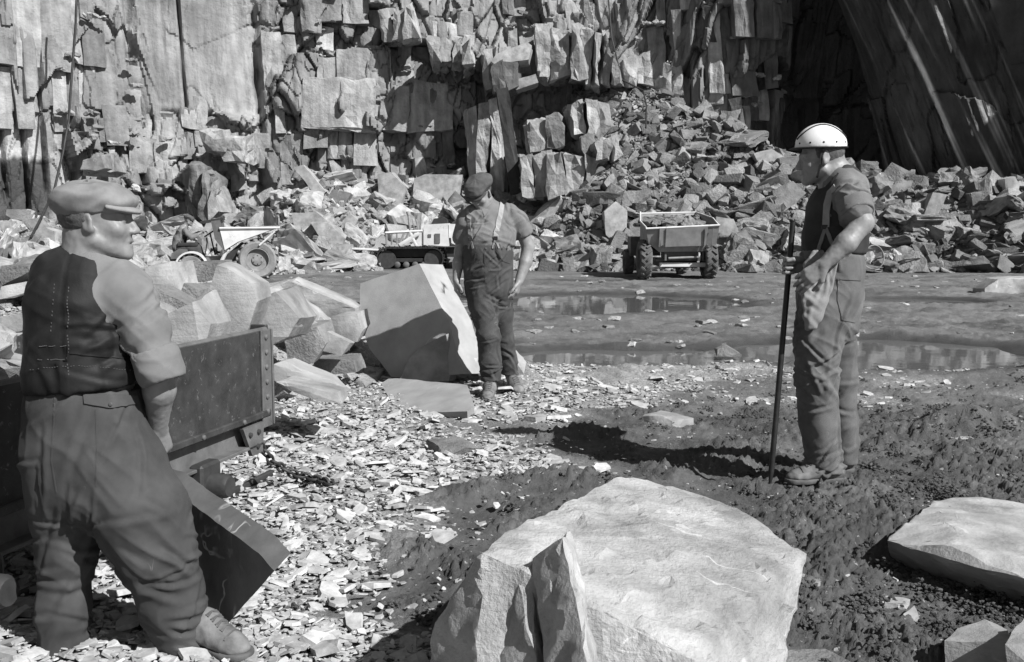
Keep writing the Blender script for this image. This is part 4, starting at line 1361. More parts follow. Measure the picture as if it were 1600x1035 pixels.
build_clods()

# ------------------------------------------------------------------ the wagon
IRON = mat('rusty_wagon_iron', .02, .055, 9, .62, .45, 60, .004, metal=.15, spec=.4, scratch=None, veins=(30, .03, .16, .56))
IRONP = mat('worn_wagon_iron', .07, .17, 7, .6, .35, 50, .004, metal=.2, spec=.4)
RUST = mat('dark_iron', .03, .06, 12, .6, .4, 60, .003, metal=.3, spec=.4)


def build_wagon():
    d = Vector((-.261, -.965, 0)); nr = Vector((.965, -.261, 0)); up = Vector((0, 0, 1))
    E = Vector((-1.237, 5.0, 0))
    rot = Matrix((d, nr, up)).transposed()
    root = empty('slate_wagon', (E + d*1.2 - nr*.5)[:])
    tag(root, 'low dark iron tram wagon beside the waistcoated man', 'wagon')
    off = root.location
    def W(s, n, z): return E + d*s + nr*n + up*z
    zb, zt = .405, .845
    mb = MB(); mb.box(W(1.38, 0, (zb + zt)/2), (2.7, .022, zt - zb), rot, .004); mb.box(W(1.38, .016, zb + .02), (2.7, .03, .035), rot, .006)
    side = mb.build('side_panel', IRON, root, 30, off)
    mb = MB(); mb.tube([W(.02, 0, zt), W(2.74, 0, zt)], .013, 8); mb.build('rim_bead', IRONP, side, 40)
    side_rim = side.children[-1]; side_rim.data.transform(Matrix.Translation(-off))
    mb = MB(); mb.box(W(1.38, -.98, (zb + zt)/2), (2.7, .022, zt - zb), rot, .004); mb.build('side_panel', IRON, root, 30, off)
    for sN in (.0, 2.74):
        mb = MB(); mb.box(W(sN, -.49, (zb + zt)/2 + .01), (.022, .98, zt - zb + .02), rot, .004); mb.build('end_panel', IRON, root, 30, off)
    mb = MB(); mb.box(W(1.38, -.49, zb + .02), (2.7, .95, .03), rot); mb.build('floor', IRON, root, 30, off)
    # angle-iron end post with rivets
    mb = MB(); mb.box(W(.055, .018, (zb + zt)/2 - .025), (.09, .012, zt - zb + .05), rot, .003); mb.box(W(-.018, -.03, (zb + zt)/2 - .025), (.012, .10, zt - zb + .05), rot, .003)
    post = mb.build('end_post', IRONP, root, 30, off)
    for k in range(6):
        mb = MB(); mb.lathe([(0, -.002), (.015, -.002), (.014, .006), (.008, .011), (0, .012)], W(.06, .024, zb + .03 + k*.075), nr, 10)
        mb.build('rivet', IRONP, post, 40, off)
    for k in range(7):
        mb = MB(); mb.lathe([(0, -.002), (.013, -.002), (.012, .006), (.007, .010), (0, .011)], W(.30 + k*.35, .031, zb + .02), nr, 10)
        mb.build('rivet', IRONP, side, 40, off)
    # chassis
    for nn in (-.06, -.90):
        mb = MB(); mb.box(W(1.38, nn, .335), (2.6, .05, .11), rot, .006); mb.box(W(1.38, nn + .02, .282), (2.6, .13, .016), rot, .003)
        mb.build('chassis_beam', IRONP, root, 30, off)
    mb = MB(); mb.box(W(.10, -.48, .335), (.06, .9, .12), rot, .006); mb.build('headstock', IRONP, root, 30, off)
    mb = MB(); mb.prism([W(.10, .005, .39), W(.30, .005, .39), W(.22, .005, .24), W(.12, .005, .24)], nr*.02); br = mb.build('bracket', IRONP, root, 30, off)
    for a, b in ((.16, .35), (.24, .35), (.17, .28)):
        mb = MB(); mb.lathe([(0, 0), (.014, 0), (.012, .009), (0, .014)], W(a, .026, b), nr, 8); mb.build('bolt', RUST, br, 40, off)
    for sN in (.62, 1.95):
        mb = MB(); mb.tube([W(sN, -.95, .20), W(sN, .10, .20)], .035, 12); ax = mb.build('axle', RUST, root, 40, off)
        mb = MB(); mb.lathe([(0, -.03), (.055, -.03), (.055, .10), (.045, .12), (0, .12)], W(sN, .02, .20), nr, 16); mb.build('axle_end', RUST, ax, 40, off)
        mb = MB(); mb.box(W(sN, .015, .245), (.16, .07, .12), rot, .012); mb.build('axle_box', RUST, root, 30, off)
        for nn in (-.10, -.82):
            mb = MB(); mb.lathe([(.04, -.03), (.17, -.012), (.185, -.035), (.225, -.035), (.225, -.02), (.20, -.012), (.195, .045), (.18, .05), (.17, .012), (.04, .03), (.04, -.03)], W(sN, nn, .20), nr, 28)
            w = mb.build('wheel', RUST, root, 40, off)
    # coupling chain hanging from the headstock and lying on the chips
    cp_ = [W(.12, .02, .26), W(.05, .03, .18), W(-.03, .05, .12), W(-.08, .10, .075), W(-.10, .17, .06), W(-.09, .24, .055), W(-.05, .30, .055)]
    chain = bpy.data.objects.new('coupling_chain', None)
    lm = None; mbs = []
    first = True
    for k in range(14):
        t = k/13*(len(cp_) - 1); i0 = min(int(t), len(cp_) - 2); p = cp_[i0].lerp(cp_[i0 + 1], t - i0); ax_ = (cp_[i0 + 1] - cp_[i0]).normalized()
        side_ = ax_.cross(up).normalized(); oth = ax_.cross(side_); u = side_ if k % 2 else oth
        ring = [p + ax_*(.032*math.cos(a)) + u*(.02*math.sin(a)) for a in np.linspace(0, 2*math.pi, 13)]
        m = MB(); m.tube(ring, .0075, 6, False)
        if first:
            lk0 = m.build('coupling_chain', RUST, root, 60, off); first = False
        else: m.build('chain_link', RUST, lk0, 60, off)
    rw = random.Random(6)
    for k in range(46):
        s = rw.uniform(.10, .30); sl = rw.uniform(.12, 2.6); n_ = rw.uniform(-.86, -.12)
        p = W(sl, n_, .46 + rw.uniform(0, .26) + (.10 if abs(n_ + .5) < .25 else 0))
        dm = (s*rw.uniform(1, 1.9), s, s*rw.uniform(.3, .8))
        o = put_rock(rw.randrange(18), p, dm, rot_np(rw.gauss(0, .4), rw.gauss(0, .4), rw.uniform(0, 6)), 'stones loaded in the wagon', None, MAT['boulder'], 'loaded_stone')
        name_later(o, f"{'big' if s > .22 else 'small'} {form(dm)} slate block loaded in the " + ('far' if sl < .9 else 'middle' if sl < 1.8 else 'near') + ' part of the wagon', 800 + F*p.x/p.y)
    for nn in (-.13, -.80):
        mb = MB(); mb.box(W(1.4, nn, .015), (3.3, .055, .012), rot, .002); mb.box(W(1.4, nn, -.01), (3.3, .014, .06), rot); mb.box(W(1.4, nn, .035), (3.3, .03, .03), rot, .005)
        r = mb.build('rail', RUST, None, 30, (E + nr*nn)); r.location = E + nr*nn
        tag(r, 'near rusty rail running under the wagon' if nn > -.5 else 'far rusty rail hidden under the wagon', 'rail')
    return root


build_wagon()
# ------------------------------------------------------------------ machines
PALE = mat('dusty_pale_paint', .42, .62, 3, .6, .2, 60, .004, veins=(6, .02, .25, .58))
GREYP = mat('dusty_grey_paint', .16, .28, 4, .6, .25, 50, .006)
GREYD = mat('dirty_grey_paint', .06, .12, 5, .6, .3, 50, .006)
BLACK = mat('greasy_black_iron', .015, .035, 6, .55, .3, 50, .005)
TYRE = mat('muddy_tyre', .05, .13, 5, .85, .5, 40, .01)
TYREP = mat('dusty_tyre', .14, .26, 5, .85, .5, 40, .01)


def wheel(root, c, axis, r, w, tyre_m, hub_m, lugs=18, name='wheel', skew=.5):
    """tyre with slanted lugs on a dished rim; axis points outwards"""
    axis = Vector(axis).normalized(); off = root.location
    t = r*.36
    mb = MB()
    prof = [(r - t, -w*.42), (r - t*.35, -w*.5), (r - t*.08, -w*.40), (r, -w*.28), (r, w*.28), (r - t*.08, w*.40), (r - t*.35, w*.5), (r - t, w*.42), (r - t, -w*.42)]
    mb.lathe(prof, c, axis, 36)
    a = axis.orthogonal().normalized(); a = Vector((0, 0, 1)); b = axis.cross(a).normalized()
    for k in range(lugs):
        for sgn in (-1, 1):
            th = 2*math.pi*(k + (.25 if sgn > 0 else -.25))/lugs
            rad = a*math.cos(th) + b*math.sin(th); tan = -a*math.sin(th) + b*math.cos(th)
            l = (axis*sgn + tan*skew).normalized()
            R3 = Matrix((l, rad.cross(l).normalized(), rad)).transposed()
            mb.box(Vector(c) + rad*(r + .012) + axis*sgn*w*.22 , (w*.48, .05, .05), R3, .006)
    wl = mb.build('tyre', tyre_m, root, 40, off); wl.name = name
    mb = MB()
    mb.lathe([(0, -w*.1), (r - t + .004, -w*.38), (r - t + .004, w*.40), (r - t - .03, w*.40), (r - t - .05, w*.16), (r*.30, w*.10), (r*.28, w*.22), (r*.12, w*.26), (0, w*.26)], c, axis, 28)
    rim = mb.build('rim', hub_m, wl, 40, off)
    mb = MB()
    for k in range(6):
        th = k*math.pi/3
        mb.lathe([(0, 0), (.016, 0), (.014, .02), (0, .022)], Vector(c) + (a*math.cos(th) + b*math.sin(th))*r*.22 + axis*w*.2, axis, 6)
    mb.build('wheel_nuts', BLACK, wl, 40, off)
    return wl


def build_dumper_side():
    Y = 24.2; k = M_PX(Y)
    def q(px, py, dy=0.0):            # a point of the side view, dy metres farther away
        v = P(px, py, Y); return Vector((v.x, Y + dy, v.z))
    base = q(372, 433); zg = gz(base.x, Y + .7)
    root = empty('dump_truck', (base.x, Y, zg)); off = root.location
    tag(root, 'pale site dumper seen side on at the left with its driver seated', 'dumper')
    r = 30*k
    front = Vector((q(390, 0).x, Y, zg + r))
    wheel(root, front + Vector((0, .16, 0)), (0, -1, 0), r, .34, TYREP, TYREP)
    wheel(root, front + Vector((0, 1.52, 0)), (0, 1, 0), r, .34, TYREP, TYREP)
    rr_ = 19*k; rear = Vector((q(287, 0).x, Y + .25, zg + rr_))
    wheel(root, rear, (0, -1, 0), rr_, .22, TYREP, TYREP, 14)
    wheel(root, rear + Vector((0, 1.15, 0)), (0, 1, 0), rr_, .22, TYREP, TYREP, 14)
    # skip: deep at the back, running up to a lip over the front wheel
    pr = [(344, 357), (433, 356), (443, 352), (372, 378), (352, 391)]
    mb = MB(); W = 1.62
    side = [q(*p) for p in pr]
    t = .03
    for dy in (0, W - t):
        mb = MB(); mb.prism([p + Vector((0, dy, 0)) for p in side], (0, t, 0)); mb.build('skip_side', PALE, root, 30, off)
    mb = MB(); mb.prism([q(443, 353, t), q(372, 379, t), q(352, 392, t), q(353, 389, t), q(372, 376, t), q(441, 351, t)], (0, W - 2*t, 0)); mb.build('skip_bottom', GREYP, root, 30, off)
    mb = MB(); mb.prism([q(331, 346, .02), q(344, 344, .02), q(349, 372, .02), q(356, 392, .02), q(352, 394, .02), q(337, 374, .02)], (0, W - .04, 0)); mb.build('skip_back', GREYD, root, 30, off)
    for (a, b, rad) in (((344, 357, -.02), (436, 356, -.02), .03), ((428, 362, -.02), (404, 384, -.02), .022)):
        mb = MB(); mb.tube([q(*a), q(*b)], rad, 6); mb.build('skip_rib', PALE, root, 40, off)
    mb = MB(); mb.prism([q(313, 346, .3), q(347, 340, .3), q(348, 344, .3), q(314, 350, .3)], (0, 1.0, 0)); mb.build('canopy_board', BLACK, root, 30, off)
    mb = MB(); mb.prism([q(360, 393, .2), q(375, 380, .2), q(400, 392, .2), q(396, 404, .2), q(345, 412, .2), (q(345, 408, .2))], (0, 1.1, 0)); mb.build('chassis', BLACK, root, 30, off)
    mb = MB(); mb.prism([q(268, 404, .35), q(345, 402, .35), q(350, 412, .35), q(270, 418, .35)], (0, .8, 0)); mb.build('frame', GREYD, root, 30, off)
    mb = MB(); mb.box(q(330, 412, .1), (42*k, .5, .03), None, .005); mb.build('footplate', PALE, root, 30, off)
    # engine cover, mudguard, seat
    mb = MB(); mb.prism([q(271, 396, .3), q(282, 389, .3), q(294, 390, .3), q(297, 404, .3), q(270, 405, .3)], (0, .9, 0)); mb.build('engine_cover', GREYD, root, 30, off)
    mb = MB()
    arc = [rear + Vector((math.cos(a)*rr_*1.3, -.16, math.sin(a)*rr_*1.3)) for a in np.linspace(.15, 3.0, 14)]
    arc2 = [rear + Vector((math.cos(a)*rr_*1.16, -.16, math.sin(a)*rr_*1.16)) for a in np.linspace(3.0, .15, 14)]
    for i in range(13):
        mb.prism([arc[i], arc[i + 1], arc2[12 - i], arc2[13 - i]], (0, .34, 0))
    mb.build('mudguard', PALE, root, 30, off)
    mb = MB(); mb.box(q(294, 383, .65), (.5, .5, .10), None, .03); mb.build('seat', BLACK, root, 30, off)
    st = MB(); cc = q(327, 365, .65); ax = (q(318, 352) - q(330, 384)); ax.y = 0; ax = Vector((-.55, 0, .83)); a = Vector((0, 1, 0)); b = ax.cross(a)
    st.tube([cc + (a*math.cos(t_) + b*math.sin(t_))*.15 for t_ in np.linspace(0, 2*math.pi, 21)], .016, 6, False)
    st.tube([cc - a*.15, cc + a*.15], .01, 6); st.build('steering_wheel', BLACK, root, 60, off)
    mb = MB(); mb.tube([cc, q(335, 400, .65)], .02, 6); mb.build('steering_column', BLACK, root, 60, off)
    mb = MB(); mb.tube([q(345, 412, .1), q(354, 394, .1), q(358, 391, .1)], .05, 6); mb.build('grab_strut', PALE, root, 60, off)
    mb = MB(); mb.tube([q(320, 408, .3), q(324, 380, .3), q(323, 372, .3)], .014, 6); mb.build('lever', BLACK, root, 60, off)
    root.rotation_euler = (0, 0, math.radians(13))
    return root, Y, zg


DS, DSY, DSZ = build_dumper_side()


def build_dumper_front():
    Y = 24.3; k = M_PX(Y)
    def q(px, py, dy=0.0):
        v = P(px, py, Y); return Vector((v.x, Y + dy, v.z))
    cx = q(1067, 0).x; zg = gz(cx, Y)
    root = empty('dump_truck', (cx, Y + 1, zg)); off = root.location
    tag(root, 'grey site dumper seen head on with its skip full of stone', 'dumper')
    r = 29.5*k
    for px, sg in ((1014.5, -1), (1119.5, 1)):
        wheel(root, Vector((q(px, 0).x, Y + .25, zg + r)), (sg, 0, 0), r, .31, TYRE, GREYD, 18, skew=.9)
    rr_ = 20*k
    for px, sg in ((1006, -1), (1100, 1)):
        wheel(root, Vector((q(px, 0).x, Y + 2.5, zg + rr_)), (sg, 0, 0), rr_, .25, TYRE, GREYD, 14)
    # the skip: front plate, flared sides, back rim higher
    fl, fr = 1007, 1121
    pl = [(fl + 1, 357, -.25), (fr, 352, -.25), (fr - 1, 364, -.2), (fr - 3, 381, -.08), (1100, 393, .02), (1030, 394, .02), (fl + 6, 381, -.08), (fl + 2, 366, -.2)]
    mb = MB(); pts = [q(*p) for p in pl]
    mb.prism(pts, (0, .03, 0)); mb.build('skip_front', GREYP, root, 30, off)
    mb = MB(); mb.prism([q(1027, 357, -.285), q(1103, 354, -.285), q(1101, 384, -.13), q(1031, 386, -.13)], (0, .02, 0)); mb.build('front_plate', GREYP, root, 30, off)
    for px in (1028, 1038, 1098, 1110):
        mb = MB(); mb.prism([q(px, 357, -.31), q(px + 1.2, 357, -.31), q(px + 1.2, 386, -.15), q(px, 386, -.15)], (0, .03, 0)); mb.build('stiffener', GREYP, root, 30, off)
    mb = MB(); mb.tube([q(fl, 357.5, -.26), q(1060, 355, -.27), q(fr + .5, 352, -.26)], .025, 8); mb.build('front_lip', PALE, root, 60, off)
    for sg, pf, pb in ((-1, fl + 1, 1013), (1, fr - 1, 1105)):
        a, b, c, d = q(pf, 356 if sg < 0 else 352, -.24), q(pf + (4 if sg < 0 else -3), 381, -.06), q(1010 if sg < 0 else 1112, 381, 1.2), q(1005 if sg < 0 else 1121, 341 if sg > 0 else 346, .55)
        e = q(pb, 331, 1.5)
        mb = MB(); mb.prism([a, b, c, e, d], (-.02*sg, 0, 0)); mb.build('skip_side', GREYP, root, 30, off)
        mb = MB(); mb.tube([a, d, e], .022, 6); mb.build('side_lip', PALE, root, 60, off)
    mb = MB(); mb.prism([q(1013, 333, 1.5), q(1105, 331, 1.5), q(1112, 384, 1.2), q(1010, 384, 1.2)], (0, .03, 0)); mb.build('skip_back', GREYP, root, 30, off)
    mb = MB(); mb.tube([q(1013, 333, 1.5), q(1105, 331, 1.5)], .025, 6); mb.build('back_lip', PALE, root, 60, off)
    mb = MB(); mb.prism([q(1030, 393, .02), q(1100, 392, .02), q(1112, 384, 1.2), q(1010, 384, 1.2)], (0, 0, -.02)); mb.build('skip_bottom', GREYD, root, 30, off)
    # rounded belly under the front plate
    mb = MB(); mb.tube([q(1036, 395, .25), q(1096, 394, .25)], .14, 14); mb.build('belly_tube', GREYD, root, 50, off)
    for a, b, rad, m in (((1045, 404, .05), (1096, 402, .05), .03, GREYP), ((1026, 407, .2), (1106, 406, .2), .035, GREYD)):
        mb = MB(); mb.tube([q(*a), q(*b)], rad, 8); mb.build('cross_bar', m, root, 60, off)
    mb = MB(); mb.box(q(1069, 414.5, .2), (74*k, .14, 7*k), None, .012); mb.build('front_axle', PALE, root, 30, off)
    for px in (1040, 1093, 1099):
        mb = MB(); mb.box(q(px, 401, .06), (3.5*k, .09, 14*k), None, .01); mb.build('hinge_bracket', PALE if px == 1093 else GREYD, root, 30, off)
    for px in (1034, 1102):
        mb = MB(); mb.lathe([(0, 0), (.03, 0), (.03, .03), (0, .035)], q(px, 385, -.15), (0, -1, 0), 8); mb.build('bolt', BLACK, root, 60, off)
    mb = MB(); mb.prism([q(1040, 408, .4), q(1094, 408, .4), q(1094, 420, .4), q(1040, 420, .4)], (0, 2.4, 0)); mb.build('chassis', BLACK, root, 30, off)
    mb = MB(); mb.box(q(1024, 352, 2.2), (.5, .5, .1), None, .03); mb.build('seat', BLACK, root, 30, off)
    mb = MB(); mb.prism([q(1000, 372, 1.9), q(1050, 372, 1.9), q(1050, 404, 1.9), q(1000, 404, 1.9)], (0, .7, 0)); mb.build('engine_cover', GREYD, root, 30, off)
    # load: muddy stones, things of their own
    rr = random.Random(4)
    for k_ in range(34):
        t = rr.random(); px = rr.uniform(1018, 1106); dy = rr.uniform(0, 1.25)
        s = rr.uniform(.12, .34)
        w = q(px, 355 - 10*dy + 6*abs(px - 1060)/45 - 4, dy)
        dm = (s*rr.uniform(1, 1.9), s, s*rr.uniform(.3, .8))
        o = put_rock(rr.randrange(18), w, dm, rot_np(rr.gauss(0, .4), rr.gauss(0, .4), rr.uniform(0, 6)), 'stones loaded in the grey dumper', None, MAT['boulder_dark'], 'loaded_stone')
        name_later(o, f"{'big' if s > .24 else 'small'} {form(dm)} dark stone in the " + ('back' if dy > .8 else 'middle' if dy > .4 else 'front') + ' of the grey dumper\'s full skip', px)
    fill = MB(); fill.prism([q(1012, 366, 0), q(1116, 363, 0), q(1110, 384, 0.05), q(1014, 384, .05)], (0, 1.15, .28)); f = fill.build('load_of_spoil', MAT['clod'], None, 30, q(1064, 384, .5))
    f.location = q(1064, 384, .5); set_tone(f.data, [1.2]*len(f.data.vertices)); tag(f, kind='stuff')
    return root, Y, zg


DF, DFY, DFZ = build_dumper_front()


def build_bulldozer():
    Y = 29.2; k = M_PX(Y)
    def q(px, py, dy=0.0):
        v = P(px, py, Y); return Vector((v.x, Y + dy, v.z))
    zg = gz(q(640, 0).x, Y + .6)
    shift = zg - q(640, 417).z
    def Q(px, py, dy=0.0):
        v = q(px, py, dy); return Vector((v.x, v.y, v.z + shift))
    root = empty('bulldozer', (q(655, 0).x, Y + .7, zg)); off = root.location
    tag(root, 'pale crawler bulldozer seen side on behind the bowed man', 'bulldozer')
    for dy in (0, 1.25):
        loop = []
        xa, xb = 605, 676; rad = 16.5
        for a in np.linspace(math.pi/2, 3*math.pi/2, 12): loop.append((xa + rad*math.cos(a), 400 - rad*math.sin(a)*1.0))
        for a in np.linspace(-math.pi/2, math.pi/2, 12): loop.append((xb + rad*math.cos(a), 400 - rad*math.sin(a)))
        pts = [Q(px, py, dy) for px, py in loop]
        n = len(pts); cen = Q(640, 401.5, dy)
        mb = MB()
        for i in range(n):
            p0, p1 = pts[i], pts[(i + 1) % n]
            L_ = (p1 - p0).length; m = max(1, int(round(L_/.14)))
            for j in range(m):
                p = p0.lerp(p1, (j + .5)/m); tg = (p1 - p0).normalized(); nrm = Vector((-tg.z, 0, tg.x))
                if nrm.dot(p - cen) < 0: nrm = -nrm
                R3 = Matrix((tg, Vector((0, 1, 0)), tg.cross(Vector((0, 1, 0))))).transposed()
                mb.box(p + Vector((0, .17, 0)), (L_/m*.92, .36, .035), R3)
                mb.box(p + Vector((0, .17, 0)) + nrm*.035, (.025, .36, .05), R3)
        tr = mb.build('track', BLACK, root, 30, off)
        for px, rr_ in ((604, 14), (677, 14.5)):
            mb = MB(); mb.lathe([(0, -.12), (rr_*k*.3, -.12), (rr_*k*.35, -.05), (rr_*k, -.03), (rr_*k, .05), (0, .05)], Q(px, 401.5, dy + .14), (0, -1, 0), 22); mb.build('sprocket', RUST, tr, 40, off)
        for px in (620, 634, 648, 662):
            mb = MB(); mb.lathe([(0, -.1), (4*k, -.1), (5*k, 0), (0, .06)], Q(px, 410, dy + .12), (0, -1, 0), 14); mb.build('track_roller', GREYD, tr, 40, off)
        mb = MB(); mb.box(Q(640, 403, dy + .2), (66*k, .12, 6*k), None, .01); mb.build('track_frame', BLACK, tr, 30, off)
    mb = MB(); mb.prism([Q(602, 382, .25), Q(690, 382, .25), Q(696, 398, .25), Q(604, 398, .25)], (0, 1.1, 0)); mb.build('hull', BLACK, root, 30, off)
    mb = MB(); mb.prism([Q(661, 347, .15), Q(699, 345, .15), Q(701, 381, .15), Q(661, 379, .15)], (0, 1.2, 0))
    bon = mb.build('engine_box', PALE, root, 30, off)
    mb = MB(); mb.prism([Q(700, 346, .22), Q(716, 346, .22), Q(732, 348, .22), Q(732, 366, .22), Q(701, 368, .22)], (0, 1.05, 0)); mb.build('nose', PALE, root, 30, off)
    mb = MB(); mb.prism([Q(679, 361, .12), Q(687, 361, .12), Q(687, 376, .12), Q(679, 376, .12)], (0, .03, 0)); mb.build('louvre', GREYD, bon, 30, off)
    mb = MB(); mb.prism([Q(668, 362, .13), Q(673, 362, .13), Q(673, 367, .13), Q(668, 367, .13)], (0, .02, 0)); mb.build('plate', GREYD, bon, 30, off)
    mb = MB(); mb.box(Q(694, 381.5, .7), (50*k, 1.3, .03), None, .005); mb.build('deck', GREYD, root, 30, off)
    mb = MB(); mb.prism([Q(695, 381, .2), Q(740, 376, .2), Q(742, 398, .2), Q(698, 398, .2)], (0, 1.0, 0)); mb.build('radiator_guard', BLACK, root, 30, off)
    # loader frame at the rear
    for dy in (.05, 1.3):
        for a, b, rad in (((602, 360), (660, 357), .045), ((602, 381), (632, 381), .04), ((603, 359), (604, 382), .035), ((632, 358), (622, 382), .035),
                          ((624, 379), (655, 360), .06), ((640, 358), (650, 380), .05), ((612, 360), (612, 381), .025)):
            mb = MB(); mb.tube([Q(*a, dy), Q(*b, dy)], rad, 6); mb.build('arm', PALE if rad > .04 else GREYP, root, 60, off)
    mb = MB(); mb.prism([Q(640, 381, .2), Q(652, 360, .2), Q(661, 358, .2), Q(661, 381, .2)], (0, 1.0, 0)); mb.build('fuel_tank', PALE, root, 30, off)
    mb = MB(); mb.tube([Q(638, 356, .5), Q(636.5, 340, .5), Q(635, 328, .5)], .035, 8); mb.tube([Q(635.4, 332, .5), Q(634, 326, .5)], .05, 8); mb.build('exhaust_pipe', GREYP, root, 60, off)
    for px in (645, 651):
        mb = MB(); mb.tube([Q(px, 358, .6), Q(px - 4, 338, .6)], .018, 6); mb.build('lever', GREYP, root, 60, off)
    mb = MB(); mb.prism([Q(672, 347, .35), Q(676, 338, .35), Q(690, 335, .35), Q(697, 339, .35), Q(697, 347, .35)], (0, .7, 0)); mb.build('seat', BLACK, root, 30, off)
    # boards lying behind the tracks
    mb = MB(); mb.box(Q(574, 386, .3), (50*k, .5, .05), Matrix.Rotation(.05, 3, 'Y'), .01); o = mb.build('plank', PALE, None, 30, Q(574, 386, .3)); o.location = Q(574, 386, .3)
    tag(o, 'pale flat board lying behind the bulldozer track', 'plank')
    # blade hidden by the bowed man
    mb = MB(); mb.prism([Q(764, 380, -.3), Q(770, 382, -.3), Q(772, 416, -.3), Q(760, 417, -.3), Q(764, 400, -.3)], (0, 2.2, 0)); mb.build('blade', GREYD, root, 30, off)
    for dy in (-.06, 1.5):
        mb = MB(); mb.box(Q(742, 405, dy), (56*k, .08, .14), None, .01); mb.build('push_arm', GREYD, root, 30, off)
    return root


build_bulldozer()

# ------------------------------------------------------------------ cable down the left face, hoop in the heap, prop by the outcrop
mb = MB(); pts = [P(120 + 0.0*t, 0, 28.9) for t in (0,)]
cab = [(122, -60, 30.2), (118, 40, 29.9), (112, 120, 29.6), (107, 190, 29.3), (98, 240, 28.9), (84, 300, 28.2), (62, 345, 27.2), (48, 372, 26.4)]
cps = []
for i in range(len(cab) - 1):
    for t in np.linspace(0, 1, 5)[:-1]: cps.append(P(*cab[i]).lerp(P(*cab[i + 1]), t))
cps.append(P(*cab[-1]))
o = MB().tube(cps, .035, 6).build('cable', BLACK, None, 60, cps[0]); o.location = cps[0]
tag(o, 'thin dark cable hanging down the left quarry face', 'cable')
c = P(1365, 402, 25.0)
o = MB().tube([c + Vector((math.cos(a)*.26, .05*math.sin(2*a), math.sin(a)*.30)) for a in np.linspace(0, 2*math.pi, 25)], .016, 6, False).build('wire_hoop', GREYP, None, 60, c); o.location = c
tag(o, 'bent wire hoop leaning on stones behind the helmeted man', 'hoop')
cab2 = [P(955, 40, 36.4), P(962, 120, 35.8), P(985, 200, 34.2), P(1008, 150, 34.8)]
o = MB().tube([P(948, -30, 36.8), P(956, 60, 36.2), P(972, 125, 35.6), P(1005, 142, 34.6), P(1010, 165, 33.4), P(1009, 200, 32.2)], .03, 6).build('cable', BLACK, None, 60, P(948, -30, 36.8))
o.location = P(948, -30, 36.8); tag(o, 'dark line trailing down the middle of the scree', 'cable')
from mathutils.bvhtree import BVHTree
